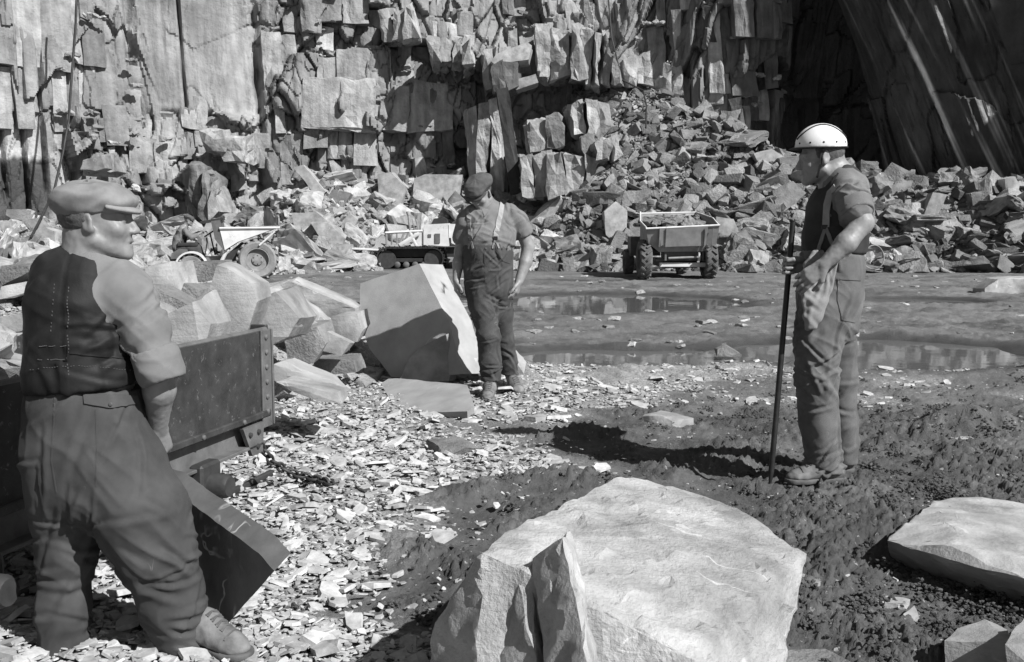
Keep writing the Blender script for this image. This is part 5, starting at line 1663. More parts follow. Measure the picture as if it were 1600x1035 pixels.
# ------------------------------------------------------------------ implicit surfaces for bodies and clothes
class SDF:
    def __init__(s, lo, hi, h):
        s.lo = np.array(lo, float); s.h = h
        s.n = np.ceil((np.array(hi, float) - s.lo)/h).astype(int) + 1
        s.D = np.full(s.n, .5, np.float32)
        s.ax = [s.lo[i] + np.arange(s.n[i])*h for i in range(3)]

    def _box(s, pts, pad):
        pts = np.array([tuple(p) for p in pts])
        lo = np.clip(((pts.min(0) - pad - s.lo)/s.h).astype(int), 0, s.n - 1); hi = np.clip(np.ceil((pts.max(0) + pad - s.lo)/s.h).astype(int) + 1, 1, s.n)
        sl = tuple(slice(lo[i], hi[i]) for i in range(3))
        X, Y, Z = np.meshgrid(*(s.ax[i][sl[i]] for i in range(3)), indexing='ij')
        return sl, X, Y, Z

    def _put(s, sl, d, k, op):
        A = s.D[sl]
        if op == 'u':
            if k > 0:
                h = np.maximum(k - np.abs(A - d), 0)/k; s.D[sl] = np.minimum(A, d) - h*h*k*.25
            else: s.D[sl] = np.minimum(A, d)
        elif op == 's':
            d = -d
            if k > 0:
                h = np.maximum(k - np.abs(A - d), 0)/k; s.D[sl] = np.maximum(A, d) + h*h*k*.25
            else: s.D[sl] = np.maximum(A, d)

    def cone(s, a, b, ra, rb, k=.02, op='u', flat=None):
        a, b = Vector(a), Vector(b)
        sl, X, Y, Z = s._box([a, b], max(ra, rb) + k + 2*s.h)
        ab = b - a; L2 = max(ab.length_squared, 1e-9)
        qx, qy, qz = X - a.x, Y - a.y, Z - a.z
        t = np.clip((qx*ab.x + qy*ab.y + qz*ab.z)/L2, 0, 1)
        qx, qy, qz = qx - t*ab.x, qy - t*ab.y, qz - t*ab.z
        sc = 1.0
        if flat is not None:              # (direction, factor < 1): thinner along that direction
            w = Vector(flat[0]).normalized(); f = flat[1]
            c = (qx*w.x + qy*w.y + qz*w.z)*(1/f - 1)
            qx, qy, qz = qx + c*w.x, qy + c*w.y, qz + c*w.z; sc = (1 + f)/2
        d = (np.sqrt(qx*qx + qy*qy + qz*qz) - (ra + (rb - ra)*t))*sc
        s._put(sl, d, k, op); return s

    def ell(s, c, ax, r, k=.02, op='u'):
        """ax: three unit vectors, r: three radii"""
        c = Vector(c); m = max(r)
        sl, X, Y, Z = s._box([c], m + k + 2*s.h)
        qx, qy, qz = X - c.x, Y - c.y, Z - c.z
        e = [(qx*a[0] + qy*a[1] + qz*a[2]) for a in ax]
        k0 = np.sqrt(sum((e[i]/r[i])**2 for i in range(3))); k1 = np.sqrt(sum((e[i]/r[i]**2)**2 for i in range(3)))
        d = k0*(k0 - 1)/np.maximum(k1, 1e-6)
        s._put(sl, d, k, op); return s

    def loft(s, rings, k=.02):
        """rings: (centre, half width, half depth, side axis)"""
        for (a, xa, ya, sa), (b, xb, yb, sb) in zip(rings[:-1], rings[1:]):
            a, b = Vector(a), Vector(b); ab = b - a; L2 = max(ab.length_squared, 1e-9)
            side = (Vector(sa) + Vector(sb)).normalized(); up = ab.normalized(); side = (side - up*side.dot(up)).normalized(); fw = up.cross(side)
            sl, X, Y, Z = s._box([a, b], max(xa, xb, ya, yb) + k + 2*s.h)
            qx, qy, qz = X - a.x, Y - a.y, Z - a.z
            t = np.clip((qx*ab.x + qy*ab.y + qz*ab.z)/L2, 0, 1)
            qx, qy, qz = qx - t*ab.x, qy - t*ab.y, qz - t*ab.z
            rx = xa + (xb - xa)*t; ry = ya + (yb - ya)*t; rm = np.minimum(rx, ry)
            x = qx*side.x + qy*side.y + qz*side.z; y = qx*fw.x + qy*fw.y + qz*fw.z; z = qx*up.x + qy*up.y + qz*up.z
            k0 = np.sqrt((x/rx)**2 + (y/ry)**2 + (z/rm)**2 + 1e-12); k1 = np.sqrt((x/rx**2)**2 + (y/ry**2)**2 + (z/rm**2)**2 + 1e-12)
            s._put(sl, k0*(k0 - 1)/k1, k, 'u')
        return s

    def cut(s, p, n):
        """keeps the side of the plane that n points away from"""
        p, n = Vector(p), Vector(n).normalized()
        X, Y, Z = np.meshgrid(*s.ax, indexing='ij')
        s.D = np.maximum(s.D, ((X - p.x)*n.x + (Y - p.y)*n.y + (Z - p.z)*n.z).astype(np.float32)); return s

    def tris(s):
        D = s.D.copy()
        for ax in range(3):               # closed at the border
            sl = [slice(None)]*3
            for e in (0, -1): sl[ax] = e; D[tuple(sl)] = .05
        ins = D < 0
        nx, ny, nz = D.shape
        c = np.zeros((nx - 1, ny - 1, nz - 1), np.int8)
        for dx in (0, 1):
            for dy in (0, 1):
                for dz in (0, 1):
                    c += ins[dx:nx - 1 + dx, dy:ny - 1 + dy, dz:nz - 1 + dz]
        I = np.argwhere((c > 0) & (c < 8))
        idx = np.full(c.shape, -1, np.int32); idx[tuple(I.T)] = np.arange(len(I))
        pos = np.zeros((len(I), 3)); cnt = np.zeros(len(I))
        cor = [(x, y, z) for x in (0, 1) for y in (0, 1) for z in (0, 1)]
        val = {q: D[I[:, 0] + q[0], I[:, 1] + q[1], I[:, 2] + q[2]] for q in cor}
        for q in cor:
            for a in range(3):
                if q[a] == 0:
                    r = list(q); r[a] = 1; r = tuple(r)
                    d0, d1 = val[q], val[r]; m = (d0 < 0) != (d1 < 0)
                    t = np.where(m, d0/np.where(m, d0 - d1, 1), 0)
                    p = np.repeat(np.array(q, float)[None], len(I), 0); p[:, a] += t
                    pos += np.where(m[:, None], p, 0); cnt += m
        pos = pos/np.maximum(cnt, 1)[:, None] + I
        V = s.lo + pos*s.h
        quads = []
        for a in range(3):
            b, c2 = (a + 1) % 3, (a + 2) % 3
            s0 = [slice(None)]*3; s1 = [slice(None)]*3; s0[a] = slice(0, -1); s1[a] = slice(1, None)
            x = ins[tuple(s0)] != ins[tuple(s1)]
            E = np.argwhere(x)
            ok = (E[:, b] > 0) & (E[:, c2] > 0) & (E[:, b] < D.shape[b] - 1) & (E[:, c2] < D.shape[c2] - 1)
            E = E[ok]
            def cell(db, dc):
                e = E.copy(); e[:, b] -= db; e[:, c2] -= dc; return idx[tuple(e.T)]
            q = np.stack([cell(1, 1), cell(0, 1), cell(0, 0), cell(1, 0)], -1)
            flip = ~ins[tuple(E.T)]
            q[flip] = q[flip][:, ::-1]
            quads.append(q)
        Q = np.concatenate(quads); Q = Q[(Q >= 0).all(1)]
        return V, Q

    def build(s, name, m, parent, disp=None, smooth=2):
        V, Q = s.tris()
        n = len(V)
        def avg(V):
            acc = np.zeros_like(V); c = np.zeros(n)
            for i in range(4):
                j = (i + 1) % 4
                np.add.at(acc, Q[:, i], V[Q[:, j]]); np.add.at(c, Q[:, i], 1)
                np.add.at(acc, Q[:, j], V[Q[:, i]]); np.add.at(c, Q[:, j], 1)
            return acc/np.maximum(c, 1)[:, None]
        for _ in range(smooth):
            V = V*.5 + avg(V)*.5
        if disp is not None:
            e1 = V[Q[:, 2]] - V[Q[:, 0]]; e2 = V[Q[:, 3]] - V[Q[:, 1]]; fn = np.cross(e1, e2)
            N = np.zeros_like(V)
            for i in range(4): np.add.at(N, Q[:, i], fn)
            N /= np.maximum(np.linalg.norm(N, axis=1), 1e-9)[:, None]
            V = V + N*(disp(V, N) if getattr(disp, 'needs_n', False) else disp(V))[:, None]
        off = np.array(parent.matrix_basis.translation[:]) if parent is not None and parent.parent is None else (np.array(parent.parent.matrix_basis.translation[:]) if parent is not None else 0)
        me = np_mesh(name, V - off, Q.astype(np.int32), True)
        return mesh_obj(name, me, m, parent)


SKIN = mat('weathered_skin', .14, .23, 18, .5, .25, 160, .0015, spec=.4)
SKIND = mat('weathered_skin_in_dust', .17, .26, 18, .5, .25, 160, .0015, spec=.4)
HAIR = mat('grey_cropped_hair', .05, .12, 60, .7, .7, 300, .004)
CAPM = mat('pale_tweed_cap', .14, .26, 9, .9, .35, 240, .002, weave=220)
CAPD = mat('dark_tweed_cap', .05, .10, 14, .9, .35, 240, .002, weave=220)
SHIRT = mat('light_work_shirt', .125, .19, 8, .9, .25, 300, .001, weave=400)
SHIRTG = mat('grey_work_shirt', .11, .17, 8, .9, .25, 300, .001, weave=400)
VEST = mat('greasy_black_waistcoat', .006, .016, 7, .6, .35, 200, .0015, spec=.14, streak=((9, 9, 2.5), .7, 2.2))
VESTD = mat('dark_waistcoat', .020, .040, 8, .8, .3, 200, .002)
TROU = mat('grey_twill_trousers', .030, .068, 6, .9, .3, 320, .001, weave=360, veins=(9, .008, .18, .66))
TROUL = mat('faded_denim_trousers', .075, .14, 6, .9, .3, 320, .001, weave=360, veins=(9, .01, .26, .62))
TROUD = mat('dark_denim_trousers', .034, .075, 6, .9, .3, 320, .001, weave=360, veins=(9, .01, .2, .60))
BRACE = mat('woven_braces', .14, .22, 30, .9, .3, 300, .001)
BRACEL = mat('pale_woven_braces', .22, .30, 30, .9, .3, 300, .001)
BOOT = mat('dusty_leather_boot', .07, .20, 16, .7, .3, 120, .003)
SOLE = mat('worn_boot_sole', .05, .12, 14, .8, .3, 120, .003)
HELM = mat('scuffed_white_helmet', .60, .76, 6, .35, .05, 60, .002, veins=(5, .008, .12, .60), spec=.5)
STEEL = mat('worn_steel_bar', .02, .05, 14, .45, .3, 90, .002, metal=.5)
CLOTH = mat('faded_canvas_cloth', .17, .26, 7, .9, .3, 260, .001, weave=380)


def head(S, c, f, u, sc=1.0, eyes=True):
    f = Vector(f).normalized(); u = (Vector(u) - f*Vector(u).dot(f)).normalized(); r = f.cross(u)
    A = [r, f, u]; c = Vector(c)
    def q(a, b, d): return c + (r*a + f*b + u*d)*sc
    def R_(*x): return [v*sc for v in x]
    S.ell(q(0, -.012, .035), A, R_(.074, .096, .088), 0)
    S.ell(q(0, .032, -.035), A, R_(.058, .066, .078), .03*sc)
    for s_ in (-1, 1):
        S.cone(q(s_*.056, .0, -.055), q(s_*.016, .074, -.098), .020*sc, .018*sc, .022*sc)
        S.ell(q(s_*.040, .062, -.024), A, R_(.022, .022, .02), .02*sc)
        S.cone(q(s_*.010, .092, .024), q(s_*.044, .076, .024), .010*sc, .009*sc, .012*sc)
    S.ell(q(0, .080, -.100), A, R_(.020, .018, .017), .018*sc)
    for s_ in (-1, 1):
        S.ell(q(s_*.031, .098, .006), A, R_(.017, .014, .011), .010*sc, 's')
        S.ell(q(s_*.031, .081, .005), A, R_(.013, .013, .011), .003*sc)
    S.cone(q(0, .090, .014), q(0, .113, -.030), .0085*sc, .012*sc, .010*sc)
    for s_ in (-1, 1): S.ell(q(s_*.012, .100, -.034), A, R_(.009, .012, .008), .006*sc)
    S.ell(q(0, .088, -.062), A, R_(.024, .014, .008), .008*sc); S.ell(q(0, .087, -.076), A, R_(.021, .013, .008), .006*sc)
    S.cone(q(-.026, .094, -.069), q(.026, .094, -.069), .0035*sc, .0035*sc, .004*sc, 's')
    for s_ in (-1, 1): S.cone(q(s_*.020, .098, -.040), q(s_*.032, .082, -.070), .003*sc, .003*sc, .008*sc, 's')
    for s_ in (-1, 1):
        up2 = (u*.97 - f*.22).normalized(); fw2 = (f*.97 + u*.22).normalized(); o2 = (r*s_*.85 - f*.5).normalized()
        e = q(s_*.078, -.012, .0)
        S.ell(e, [o2, o2.cross(up2).normalized(), up2], R_(.009, .021, .034), .006*sc)
        S.ell(e + o2*.010*sc + up2*.003*sc + f*.002*sc, [o2, o2.cross(up2).normalized(), up2], R_(.007, .012, .021), .004*sc, 's')
        S.cone(e - up2*.02*sc + f*.010*sc, e - up2*.028*sc + f*.006*sc, .009*sc, .008*sc, .006*sc)


def hand(S, wrist, d, nrm, sc=1.0, curl=(.35, .4, .3), thumb_side=1, spread=.10, tcurl=.4):
    """five-fingered hand: d = wrist to knuckles, nrm = out of the palm (fingers curl towards it)"""
    d = Vector(d).normalized(); nrm = (Vector(nrm) - d*Vector(nrm).dot(d)).normalized(); sd = d.cross(nrm)*thumb_side
    w = Vector(wrist)
    L = [(.072, .028, .024), (.080, .032, .025), (.075, .029, .024), (.056, .023, .021)]
    for i in range(4):
        o = sd*(.030 - .020*i)*sc
        kn = w + d*(.088 - (.004 if i == 0 else .0) - (.010 if i == 3 else 0))*sc + o
        S.cone(w + o*.55 + d*.012*sc, kn, .0155*sc, .0125*sc, .014*sc)
        dd = (d + sd*(.5 - i/3)*2*spread).normalized(); p = kn; nn = (nrm - dd*nrm.dot(dd)).normalized()
        for j in range(3):
            a = curl[j]*(1 + .08*i)
            dd, nn = dd*math.cos(a) + nn*math.sin(a), nn*math.cos(a) - dd*math.sin(a)
            q = p + dd*(L[i][0]*.55, L[i][1], L[i][2])[j]*sc
            S.cone(p, q, (.0102, .0093, .0085)[j]*sc, (.0093, .0085, .0072)[j]*sc, .004*sc)
            p = q
    b = w + d*.022*sc + sd*.022*sc
    t1 = b + (d*.6 + sd*.62 + nrm*.30*tcurl).normalized()*.040*sc
    t2 = t1 + (d*.85 + sd*.22 + nrm*.75*tcurl).normalized()*.034*sc
    t3 = t2 + (d*.85 - sd*.05 + nrm*1.1*tcurl).normalized()*.027*sc
    S.cone(b, t1, .0175*sc, .0125*sc, .012*sc); S.cone(t1, t2, .0118*sc, .0105*sc, .004*sc); S.cone(t2, t3, .0105*sc, .0085*sc, .004*sc)


def chain(S, pts, k=.02, flat=None):
    for (a, ra), (b, rb) in zip(pts[:-1], pts[1:]): S.cone(a, b, ra, rb, k, 'u', flat)


def folds(amp, fx, fz, seed, fine=.12):
    """cloth relief: a few soft drapes with sharp valleys, long along z when fz is small"""
    def g(V):
        x, y, z = V[:, 0], V[:, 1], V[:, 2]
        w = .8*pn(x*3 + seed, y*3, z*3 + 2)
        a = np.abs(pn(x*fx + seed + w, y*fx + .5*w, (z + .5*x)*fz + w))
        b = np.abs(pn(x*fx*1.8 - seed + w, y*fx*1.8, (z - .7*x)*fz*1.7))
        m = sstep(-.2, .5, pn(x*3.3, y*3.3 + seed, z*3.3))
        return amp*(.75*(1 - np.sqrt(a + .02)*1.5) + m*.55*(.35 - b)) + amp*fine*pn(x*26, y*26, z*26)
    return g


def bunch(base, spots, seed):
    """extra slanting creases near given points: (point, radius, amplitude)"""
    def g(V):
        d = base(V)
        for n, (p, r, a) in enumerate(spots):
            D = V - np.array(tuple(p)); q = np.linalg.norm(D, axis=1)
            w = np.exp(-(q/r)**2); sl = (.9, -.7, .5, -1.1)[n % 4]
            t = pn(D[:, 0]*4 + seed + n*7, D[:, 1]*4, (V[:, 2] + sl*D[:, 0] + .25*D[:, 1])*13)
            d = d + w*a*(.6 - 2.0*np.sqrt(np.abs(t) + .01))
        return d
    return g


class Creases:
    """sharp cloth folds: short ridges each with a valley beside it, most of them near the given spots"""
    needs_n = True

    def __init__(s, base, spots, seed): s.base, s.spots, s.seed = base, spots, seed

    def __call__(s, V, N):
        rg = np.random.default_rng(s.seed); d = s.base(V) if s.base else np.zeros(len(V))
        th = np.stack([-N[:, 1], N[:, 0], np.zeros(len(V))], -1); th /= np.maximum(np.linalg.norm(th, axis=1), 1e-6)[:, None]
        tv = np.cross(N, th)
        for (c, rad, cnt, amp, ang, sd, ln) in s.spots:
            q = np.linalg.norm(V - np.array(tuple(c)), axis=1) if c is not None else np.zeros(len(V))
            cand = np.nonzero(q < (rad if c is not None else 1))[0]
            if not len(cand): continue
            for _ in range(cnt):
                i = cand[rg.integers(len(cand))]; a = math.radians(rg.normal(ang, sd)); p = V[i]
                dr = th[i]*math.cos(a) + tv[i]*math.sin(a); cr = np.cross(dr, N[i])
                L = ln*rg.uniform(.5, 1.3); w = rg.uniform(.007, .015); A = amp*rg.uniform(.4, 1.2)*rg.choice([1, 1, -1])
                D = V - p; al = D @ dr; nn = D @ N[i]; m = (np.abs(al) < L) & (np.abs(nn) < .09)
                al = al[m]; cs = (D[m] @ cr) + .25*L*rg.normal(0, .5)*(al/L)**2
                tap = np.clip(1 - (al/L)**2, 0, 1)
                d[m] += A*tap*(np.exp(-((cs - .6*w)/w)**2) - .9*np.exp(-((cs + .7*w)/w)**2))
        return d


def boot_mesh(root, heel, toe, ankle, sc=1.0, name='boot'):
    """low work boot standing with heel and toe on the ground"""
    heel, toe, ankle = Vector(heel), Vector(toe), Vector(ankle)
    f = (toe - heel).normalized(); up = Vector((0, 0, 1)); up = (up - f*up.dot(f)).normalized(); sd = f.cross(up)
    L = (toe - heel).length
    pts = [heel, toe, ankle]
    lo = [min(p[i] for p in pts) - .09 for i in range(3)]; hi = [max(p[i] for p in pts) + .09 for i in range(3)]
    S = SDF(lo, hi, .0055)
    S.loft([(heel + f*.035 + up*.045, .034*sc, .040*sc, sd), (heel + f*L*.45 + up*.050, .038*sc, .040*sc, sd), (heel + f*L*.72 + up*.036, .046*sc, .028*sc, sd), (toe - f*.050 + up*.030, .040*sc, .022*sc, sd), (toe - f*.026 + up*.026, .026*sc, .017*sc, sd)], .02)
    S.cone(heel + f*L*.33 + up*.08, ankle, .046*sc, .046*sc, .035)
    S.cone(heel + f*L*.40 + up*.075, heel + f*L*.74 + up*.040, .044*sc, .024*sc, .035)
    S.cut(heel + up*.018, -up)
    b = S.build(name, BOOT, root, folds(.004, 14, 22, 3))
    S = SDF(lo, hi, .006)
    S.loft([(heel + f*.035 + up*.012, .040*sc, .05, sd), (heel + f*L*.45 + up*.012, .040*sc, .05, sd), (heel + f*L*.72 + up*.012, .054*sc, .05, sd), (toe - f*.048 + up*.012, .048*sc, .05, sd)], .01)
    S.cut(heel + up*.021, up); S.cut(heel - up*.006, -up)
    S.build('sole', SOLE, b, None, 1)
    bt_ = BVHTree.FromPolygons([v.co + root.location for v in b.data.vertices], [tuple(p.vertices) for p in b.data.polygons])
    def on(t, w, e=.002):
        o = heel + f*L*t + sd*w + up*.3; h = bt_.ray_cast(o, -up); return h[0] + up*e if h[0] is not None else heel + f*L*t + sd*w + up*.08
    mb = MB()
    for i in range(4):
        t = .46 + .065*i; mb.tube([on(t, -.024), on(t + .012, 0, .004), on(t + .024, .024)], .0032, 5); mb.tube([on(t + .024, -.024), on(t + .012, 0, .005), on(t, .024)], .0032, 5)
    mb.build('laces', SOLE, b, 60, root.location)
    mb = MB(); mb.tube([on(.76, w, .0005) for w in np.linspace(-.040, .040, 9)], .0035, 5); mb.build('toecap_seam', SOLE, b, 60, root.location)
    return b


def flat_cap(root, c, f, u, sc, m, sag=(0, 0)):
    f = Vector(f).normalized(); u = (Vector(u) - f*Vector(u).dot(f)).normalized(); r = f.cross(u); A = [r, f, u]; c = Vector(c)
    def q(a, b, d): return c + (r*a + f*b + u*d)*sc
    lo = [c[i] - .24*sc for i in range(3)]; hi = [c[i] + .24*sc for i in range(3)]
    S = SDF(lo, hi, .006)
    S.ell(q(0, -.010, .050), A, [.086*sc, .108*sc, .046*sc], 0)
    S.ell(q(sag[0], -.008 + sag[1], .080), A, [.106*sc, .116*sc, .046*sc], .02)
    S.ell(q(sag[0], -.040 + sag[1], .088), A, [.094*sc, .080*sc, .046*sc], .03)
    S.ell(q(0, .064, .052), A, [.088*sc, .062*sc, .034*sc], .02)
    S.cut(q(0, 0, .018), -u)
    def cr(V):
        d = V - np.array(c[:]); x = d @ np.array(r[:]); y = d @ np.array(f[:]); z = d @ np.array(u[:])
        a = np.arctan2(x, y)
        return .0045*pn(a*2.2, z*9, 3) + .006*(1 - 2*np.abs(pn(x*9, y*9, z*22 + 4))) - .004
    cap = S.build('flat_cap', m, root, cr)
    S = SDF(lo, hi, .0045)
    S.ell(q(0, .050, .040), [r, (f*.94 - u*.34).normalized(), (u*.94 + f*.34).normalized()], [.094*sc, .086*sc, .018*sc], 0)
    S.ell(q(0, .036, .002), [r, (f*.94 - u*.34).normalized(), (u*.94 + f*.34).normalized()], [.115*sc, .115*sc, .040*sc], .004, 's')
    S.cut(q(0, .048, 0), -f)
    S.build('peak', m, cap, None, 1)
    mb = MB(); mb.lathe([(0, -.004), (.012, -.004), (.011, .003), (0, .006)], q(sag[0], -.012 + sag[1], .130), u, 12)
    mb.build('cap_button', m, cap, 60, root.location)
    return cap


def strap(root, pts, nrm, w, m, name='braces', t=.006):
    """woven band lying along points"""
    pts = [Vector(p) for p in pts]; mb = MB(); prev = None
    for i, p in enumerate(pts):
        d = (pts[min(i + 1, len(pts) - 1)] - pts[max(i - 1, 0)]).normalized()
        n = Vector(nrm[i] if isinstance(nrm, list) else nrm); n = (n - d*n.dot(d)).normalized(); s_ = d.cross(n)
        ring = [mb.bm.verts.new(p + s_*a*w*.5 + n*b*t) for a, b in ((-1, 0), (1, 0), (1, 1), (-1, 1))]
        if prev:
            for k in range(4): mb.bm.faces.new((prev[k], prev[(k + 1) % 4], ring[(k + 1) % 4], ring[k]))
        else: mb.bm.faces.new(ring[::-1])
        prev = ring
    mb.bm.faces.new(prev)
    off = root.location if root.parent is None else root.parent.location
    return mb.build(name, m, root, None, off)




class Snap:
    """finds points on the surface of built garments"""
    def __init__(s, root, *obs):
        s.t = []
        for o in obs:
            me = o.data; off = root.location if o.parent == root else root.location
            s.t.append(BVHTree.FromPolygons([v.co + off for v in me.vertices], [tuple(p.vertices) for p in me.polygons]))

    def __call__(s, px, py, e=.004):
        o = Vector((0, 0, CAMZ)); d = (P(px, py, 1.0) - o).normalized(); best = None
        for t in s.t:
            h = t.ray_cast(o, d)
            if h[0] is not None and (best is None or h[3] < best[1]): best = (h[0], h[3], h[1])
        if best is None: return None, None
        n = best[2] if best[2].dot(d) < 0 else -best[2]
        return best[0] + n*e, n

    def line(s, pts, n=12, e=.004):
        out, nr = [], []
        for (a, b), (c, d) in zip(pts[:-1], pts[1:]):
            for t in np.linspace(0, 1, n)[(1 if out else 0):]:
                p, nn = s(a + (c - a)*t, b + (d - b)*t, e)
                if p is not None: out.append(p); nr.append(nn)
        return out, nr


# ------------------------------------------------------------------ man on the left, from behind
def man_left():
    Y0 = 3.07; k = M_PX(Y0)
    def q(px, py, dy=0.0): return P(px, py, Y0 + dy)
    base = q(200, 1040); base.z = gz(base.x, base.y)
    root = empty('person', base); tag(root, 'man seen from behind in a black waistcoat and pale flat cap, gripping a slab', 'person')
    X = Vector((1, 0, 0))
    lo = [q(10, 0).x, Y0 - .32, -.05]; hi = [q(400, 0).x, Y0 + .46, q(0, 262).z]
    f = Vector((.97, .14, .02)); u = Vector((.0, -.02, 1))
    hc = q(153, 347)
    # body: one continuous figure, mostly under the clothes
    S = SDF(lo, hi, .0062)
    head(S, hc, f, u, .99)
    S.cone(hc + Vector((-.028, -.01, -.05)), q(135, 412, .0), .058, .068, .03)
    S.cone(q(128, 372), q(132, 420), .055, .06, .025)
    S.loft([(q(134, 420), .07, .065, X), (q(128, 452), .135, .085, X), (q(128, 520), .14, .105, X), (q(130, 600), .14, .10, X), (q(135, 700), .16, .11, X)], .04)
    sh, el, wr = q(197, 462, -.02), q(247, 572, -.04), q(246, 668, .06)
    chain(S, [(sh, .048), (el, .044), (q(249, 610, -.0), .047), (wr, .031)], .02)
    hand(S, wr, Vector((.02, .25, -1)), Vector((-.6, .5, .1)), 1.0, (.7, .8, .5), -1)
    sl_, el2, wr2 = q(84, 446, .06), q(86, 575, .18), q(150, 690, .30)
    chain(S, [(sl_, .055), (el2, .045), (wr2, .03)], .02); hand(S, wr2, Vector((.9, .2, -.4)), Vector((0, -1, 0)), 1.0, (.7, .8, .5), 1)
    chain(S, [(q(98, 730), .09), (q(103, 855, .0), .06), (q(97, 1040, .0), .045)], .03); chain(S, [(q(182, 740), .09), (q(246, 858, -.04), .06), (q(289, 1010, -.02), .042)], .03)
    def wr_skin(V):
        d = .0012*pn(V[:, 0]*70, V[:, 1]*70, V[:, 2]*70)
        return d
    S.build('body', SKIN, root, wr_skin, 1)
    # hair cropped at the nape
    S = SDF([hc.x - .14, hc.y - .14, hc.z - .1], [hc.x + .1, hc.y + .14, hc.z + .14], .006)
    fr = f.normalized(); uu = (u - fr*u.dot(fr)).normalized(); rr_ = fr.cross(uu)
    S.ell(hc + fr*-.017 + uu*.035, [rr_, fr, uu], [.083, .101, .094], 0)
    S.cut(hc + fr*-.012, fr); S.cut(hc - uu*.055, -uu - fr*.25)
    S.build('hair', HAIR, root, lambda V: .002*pn(V[:, 0]*120, V[:, 1]*120, V[:, 2]*60))
    flat_cap(root, hc + Vector((.004, 0, -.002)), f + Vector((0, 0, .13)), u + Vector((-.10, 0, 0)), .98, CAPM, (0, -.004))
    # shirt: yoke, collar band, right sleeve with a rolled cuff
    S = SDF(lo, hi, .007)
    S.loft([(q(136, 416), .080, .070, X), (q(130, 438), .150, .090, X), (q(130, 470), .165, .115, X), (q(130, 600), .155, .115, X)], .035)
    chain(S, [(q(184, 436, -.01), .058), (q(198, 458, -.02), .074), (q(226, 515, -.035), .069), (q(243, 566, -.04), .063)], .03)
    chain(S, [(hc + Vector((-.03, 0, -.075)), .064), (q(138, 416), .075)], .02)
    chain(S, [(q(86, 434, .05), .058), (q(80, 458, .08), .064), (q(84, 560, .18), .058)], .03)
    S.cut(q(258, 588, -.04), (q(258, 588, -.04) - q(232, 515, -.03)))
    sp = [(q(225, 500), .10, .010), (q(240, 550), .08, .012)]
    shirt = S.build('shirt', SHIRT, root, Creases(bunch(folds(.006, 6, 3, 2.0), sp, 1.0), [(q(228, 500, -.04), .12, 12, .006, 40, 30, .09), (q(242, 550, -.04), .08, 10, .006, 0, 25, .07), (q(205, 440), .09, 8, .005, 60, 25, .09)], 3))
    S = SDF(lo, hi, .006)
    a_ = (q(258, 590, -.04) - q(236, 530, -.035)).normalized()
    for t0, t1, r0, r1 in ((-.050, .012, .071, .074), (-.028, .030, .068, .067)):
        S.cone(q(248, 572, -.04) + a_*t0, q(248, 572, -.04) + a_*t1, r0, r1, .006)
    S.cut(q(248, 572, -.04) + a_*.050, a_); S.cut(q(248, 572, -.04) - a_*.055, -a_)
    S.build('rolled_cuff', SHIRT, shirt, bunch(folds(.006, 9, 12, 6.0), [(q(255, 575), .1, .005)], 4.0))
    # waistcoat
    S = SDF(lo, hi, .007)
    S.loft([(q(139, 418), .074, .060, X), (q(122, 438), .122, .102, X), (q(122, 470, .0), .144, .132, X), (q(127, 530), .156, .138, X), (q(131, 585), .168, .142, X), (q(133, 640), .174, .147, X)], .03)
    S.cone(q(227, 436, -.02), q(245, 512, -.03), .078, .074, .008, 's'); S.cone(q(42, 438, .05), q(34, 500, .14), .045, .045, .018, 's')
    S.cut(q(132, 603), Vector((.10, 0, -1)))
    def vest_d(V):
        d = .006 + bunch(folds(.006, 5, 3, 8.0), [(q(100, 590), .14, .006), (q(190, 560), .10, .006), (q(110, 470, -.1), .12, .005)], 2.0)(V)
        s1 = np.exp(-((V[:, 0] - q(106, 0).x)/.004)**2)*(V[:, 1] < Y0)
        return d - .003*s1
    vest = S.build('waistcoat', VEST, root, Creases(vest_d, [(q(130, 575, -.1), .2, 14, .005, 0, 18, .12), (q(190, 520), .14, 12, .006, 60, 20, .12), (q(80, 480), .14, 8, .005, 75, 20, .14)], 5))
    # stitched seam and back strap
    ST = mat('pale_stitching', .05, .09, 40, .9, .2, 200, .001)
    sn = Snap(root, vest); mb = MB(); rs_ = random.Random(2)
    def stitch(px, py, w, h):
        p, n = sn(px, py, .0006)
        if p is not None and rs_.random() < .8: mb.box(p, (w, .0025, h))
    for i in range(30): stitch(106 + 1.2*math.sin(i*.7), 440 + i*5.0, .0026, .0052)
    for i in range(14): stitch(85 - .9*i*.5, 445 + i*6.0, .0022, .0045)
    for i in range(18): stitch(60 + i*2.5, 541 + .6*math.sin(i), .0042, .0022); stitch(60 + i*2.5, 562 + .6*math.sin(i), .0042, .0022)
    for i in range(40): stitch(48 + i*4.2, 578 - 6*math.sin(i*.09) + .6*math.sin(i), .0038, .0018)
    mb.build('stitching', ST, vest, None, root.location)
    pts, nr = sn.line([(106, 540), (106, 563), (62, 563), (62, 541), (106, 541)], 8, .001); strap(vest, pts[:9], nr[:9], .003, VEST, 'seam', .002)
    pts, nr = sn.line([(110, 552), (150, 556), (196, 560)], 10, .001); strap(vest, pts, nr, .004, VEST, 'seam', .0025)
    # trousers
    S = SDF(lo, hi, .0072)
    S.loft([(q(132, 590), .158, .128, X), (q(134, 640), .176, .142, X), (q(138, 700), .198, .158, X), (q(144, 750), .200, .156, X)], .03)
    chain(S, [(q(95, 735, -.0), .115), (q(103, 800, .0), .098), (q(105, 862, .0), .084), (q(99, 950, .0), .076), (q(95, 1075, .0), .074)], .04)
    chain(S, [(q(188, 740, -.03), .140), (q(222, 805, -.05), .132), (q(246, 862, -.06), .112), (q(268, 935, -.04), .092), (q(289, 1012, -.02), .078)], .05)
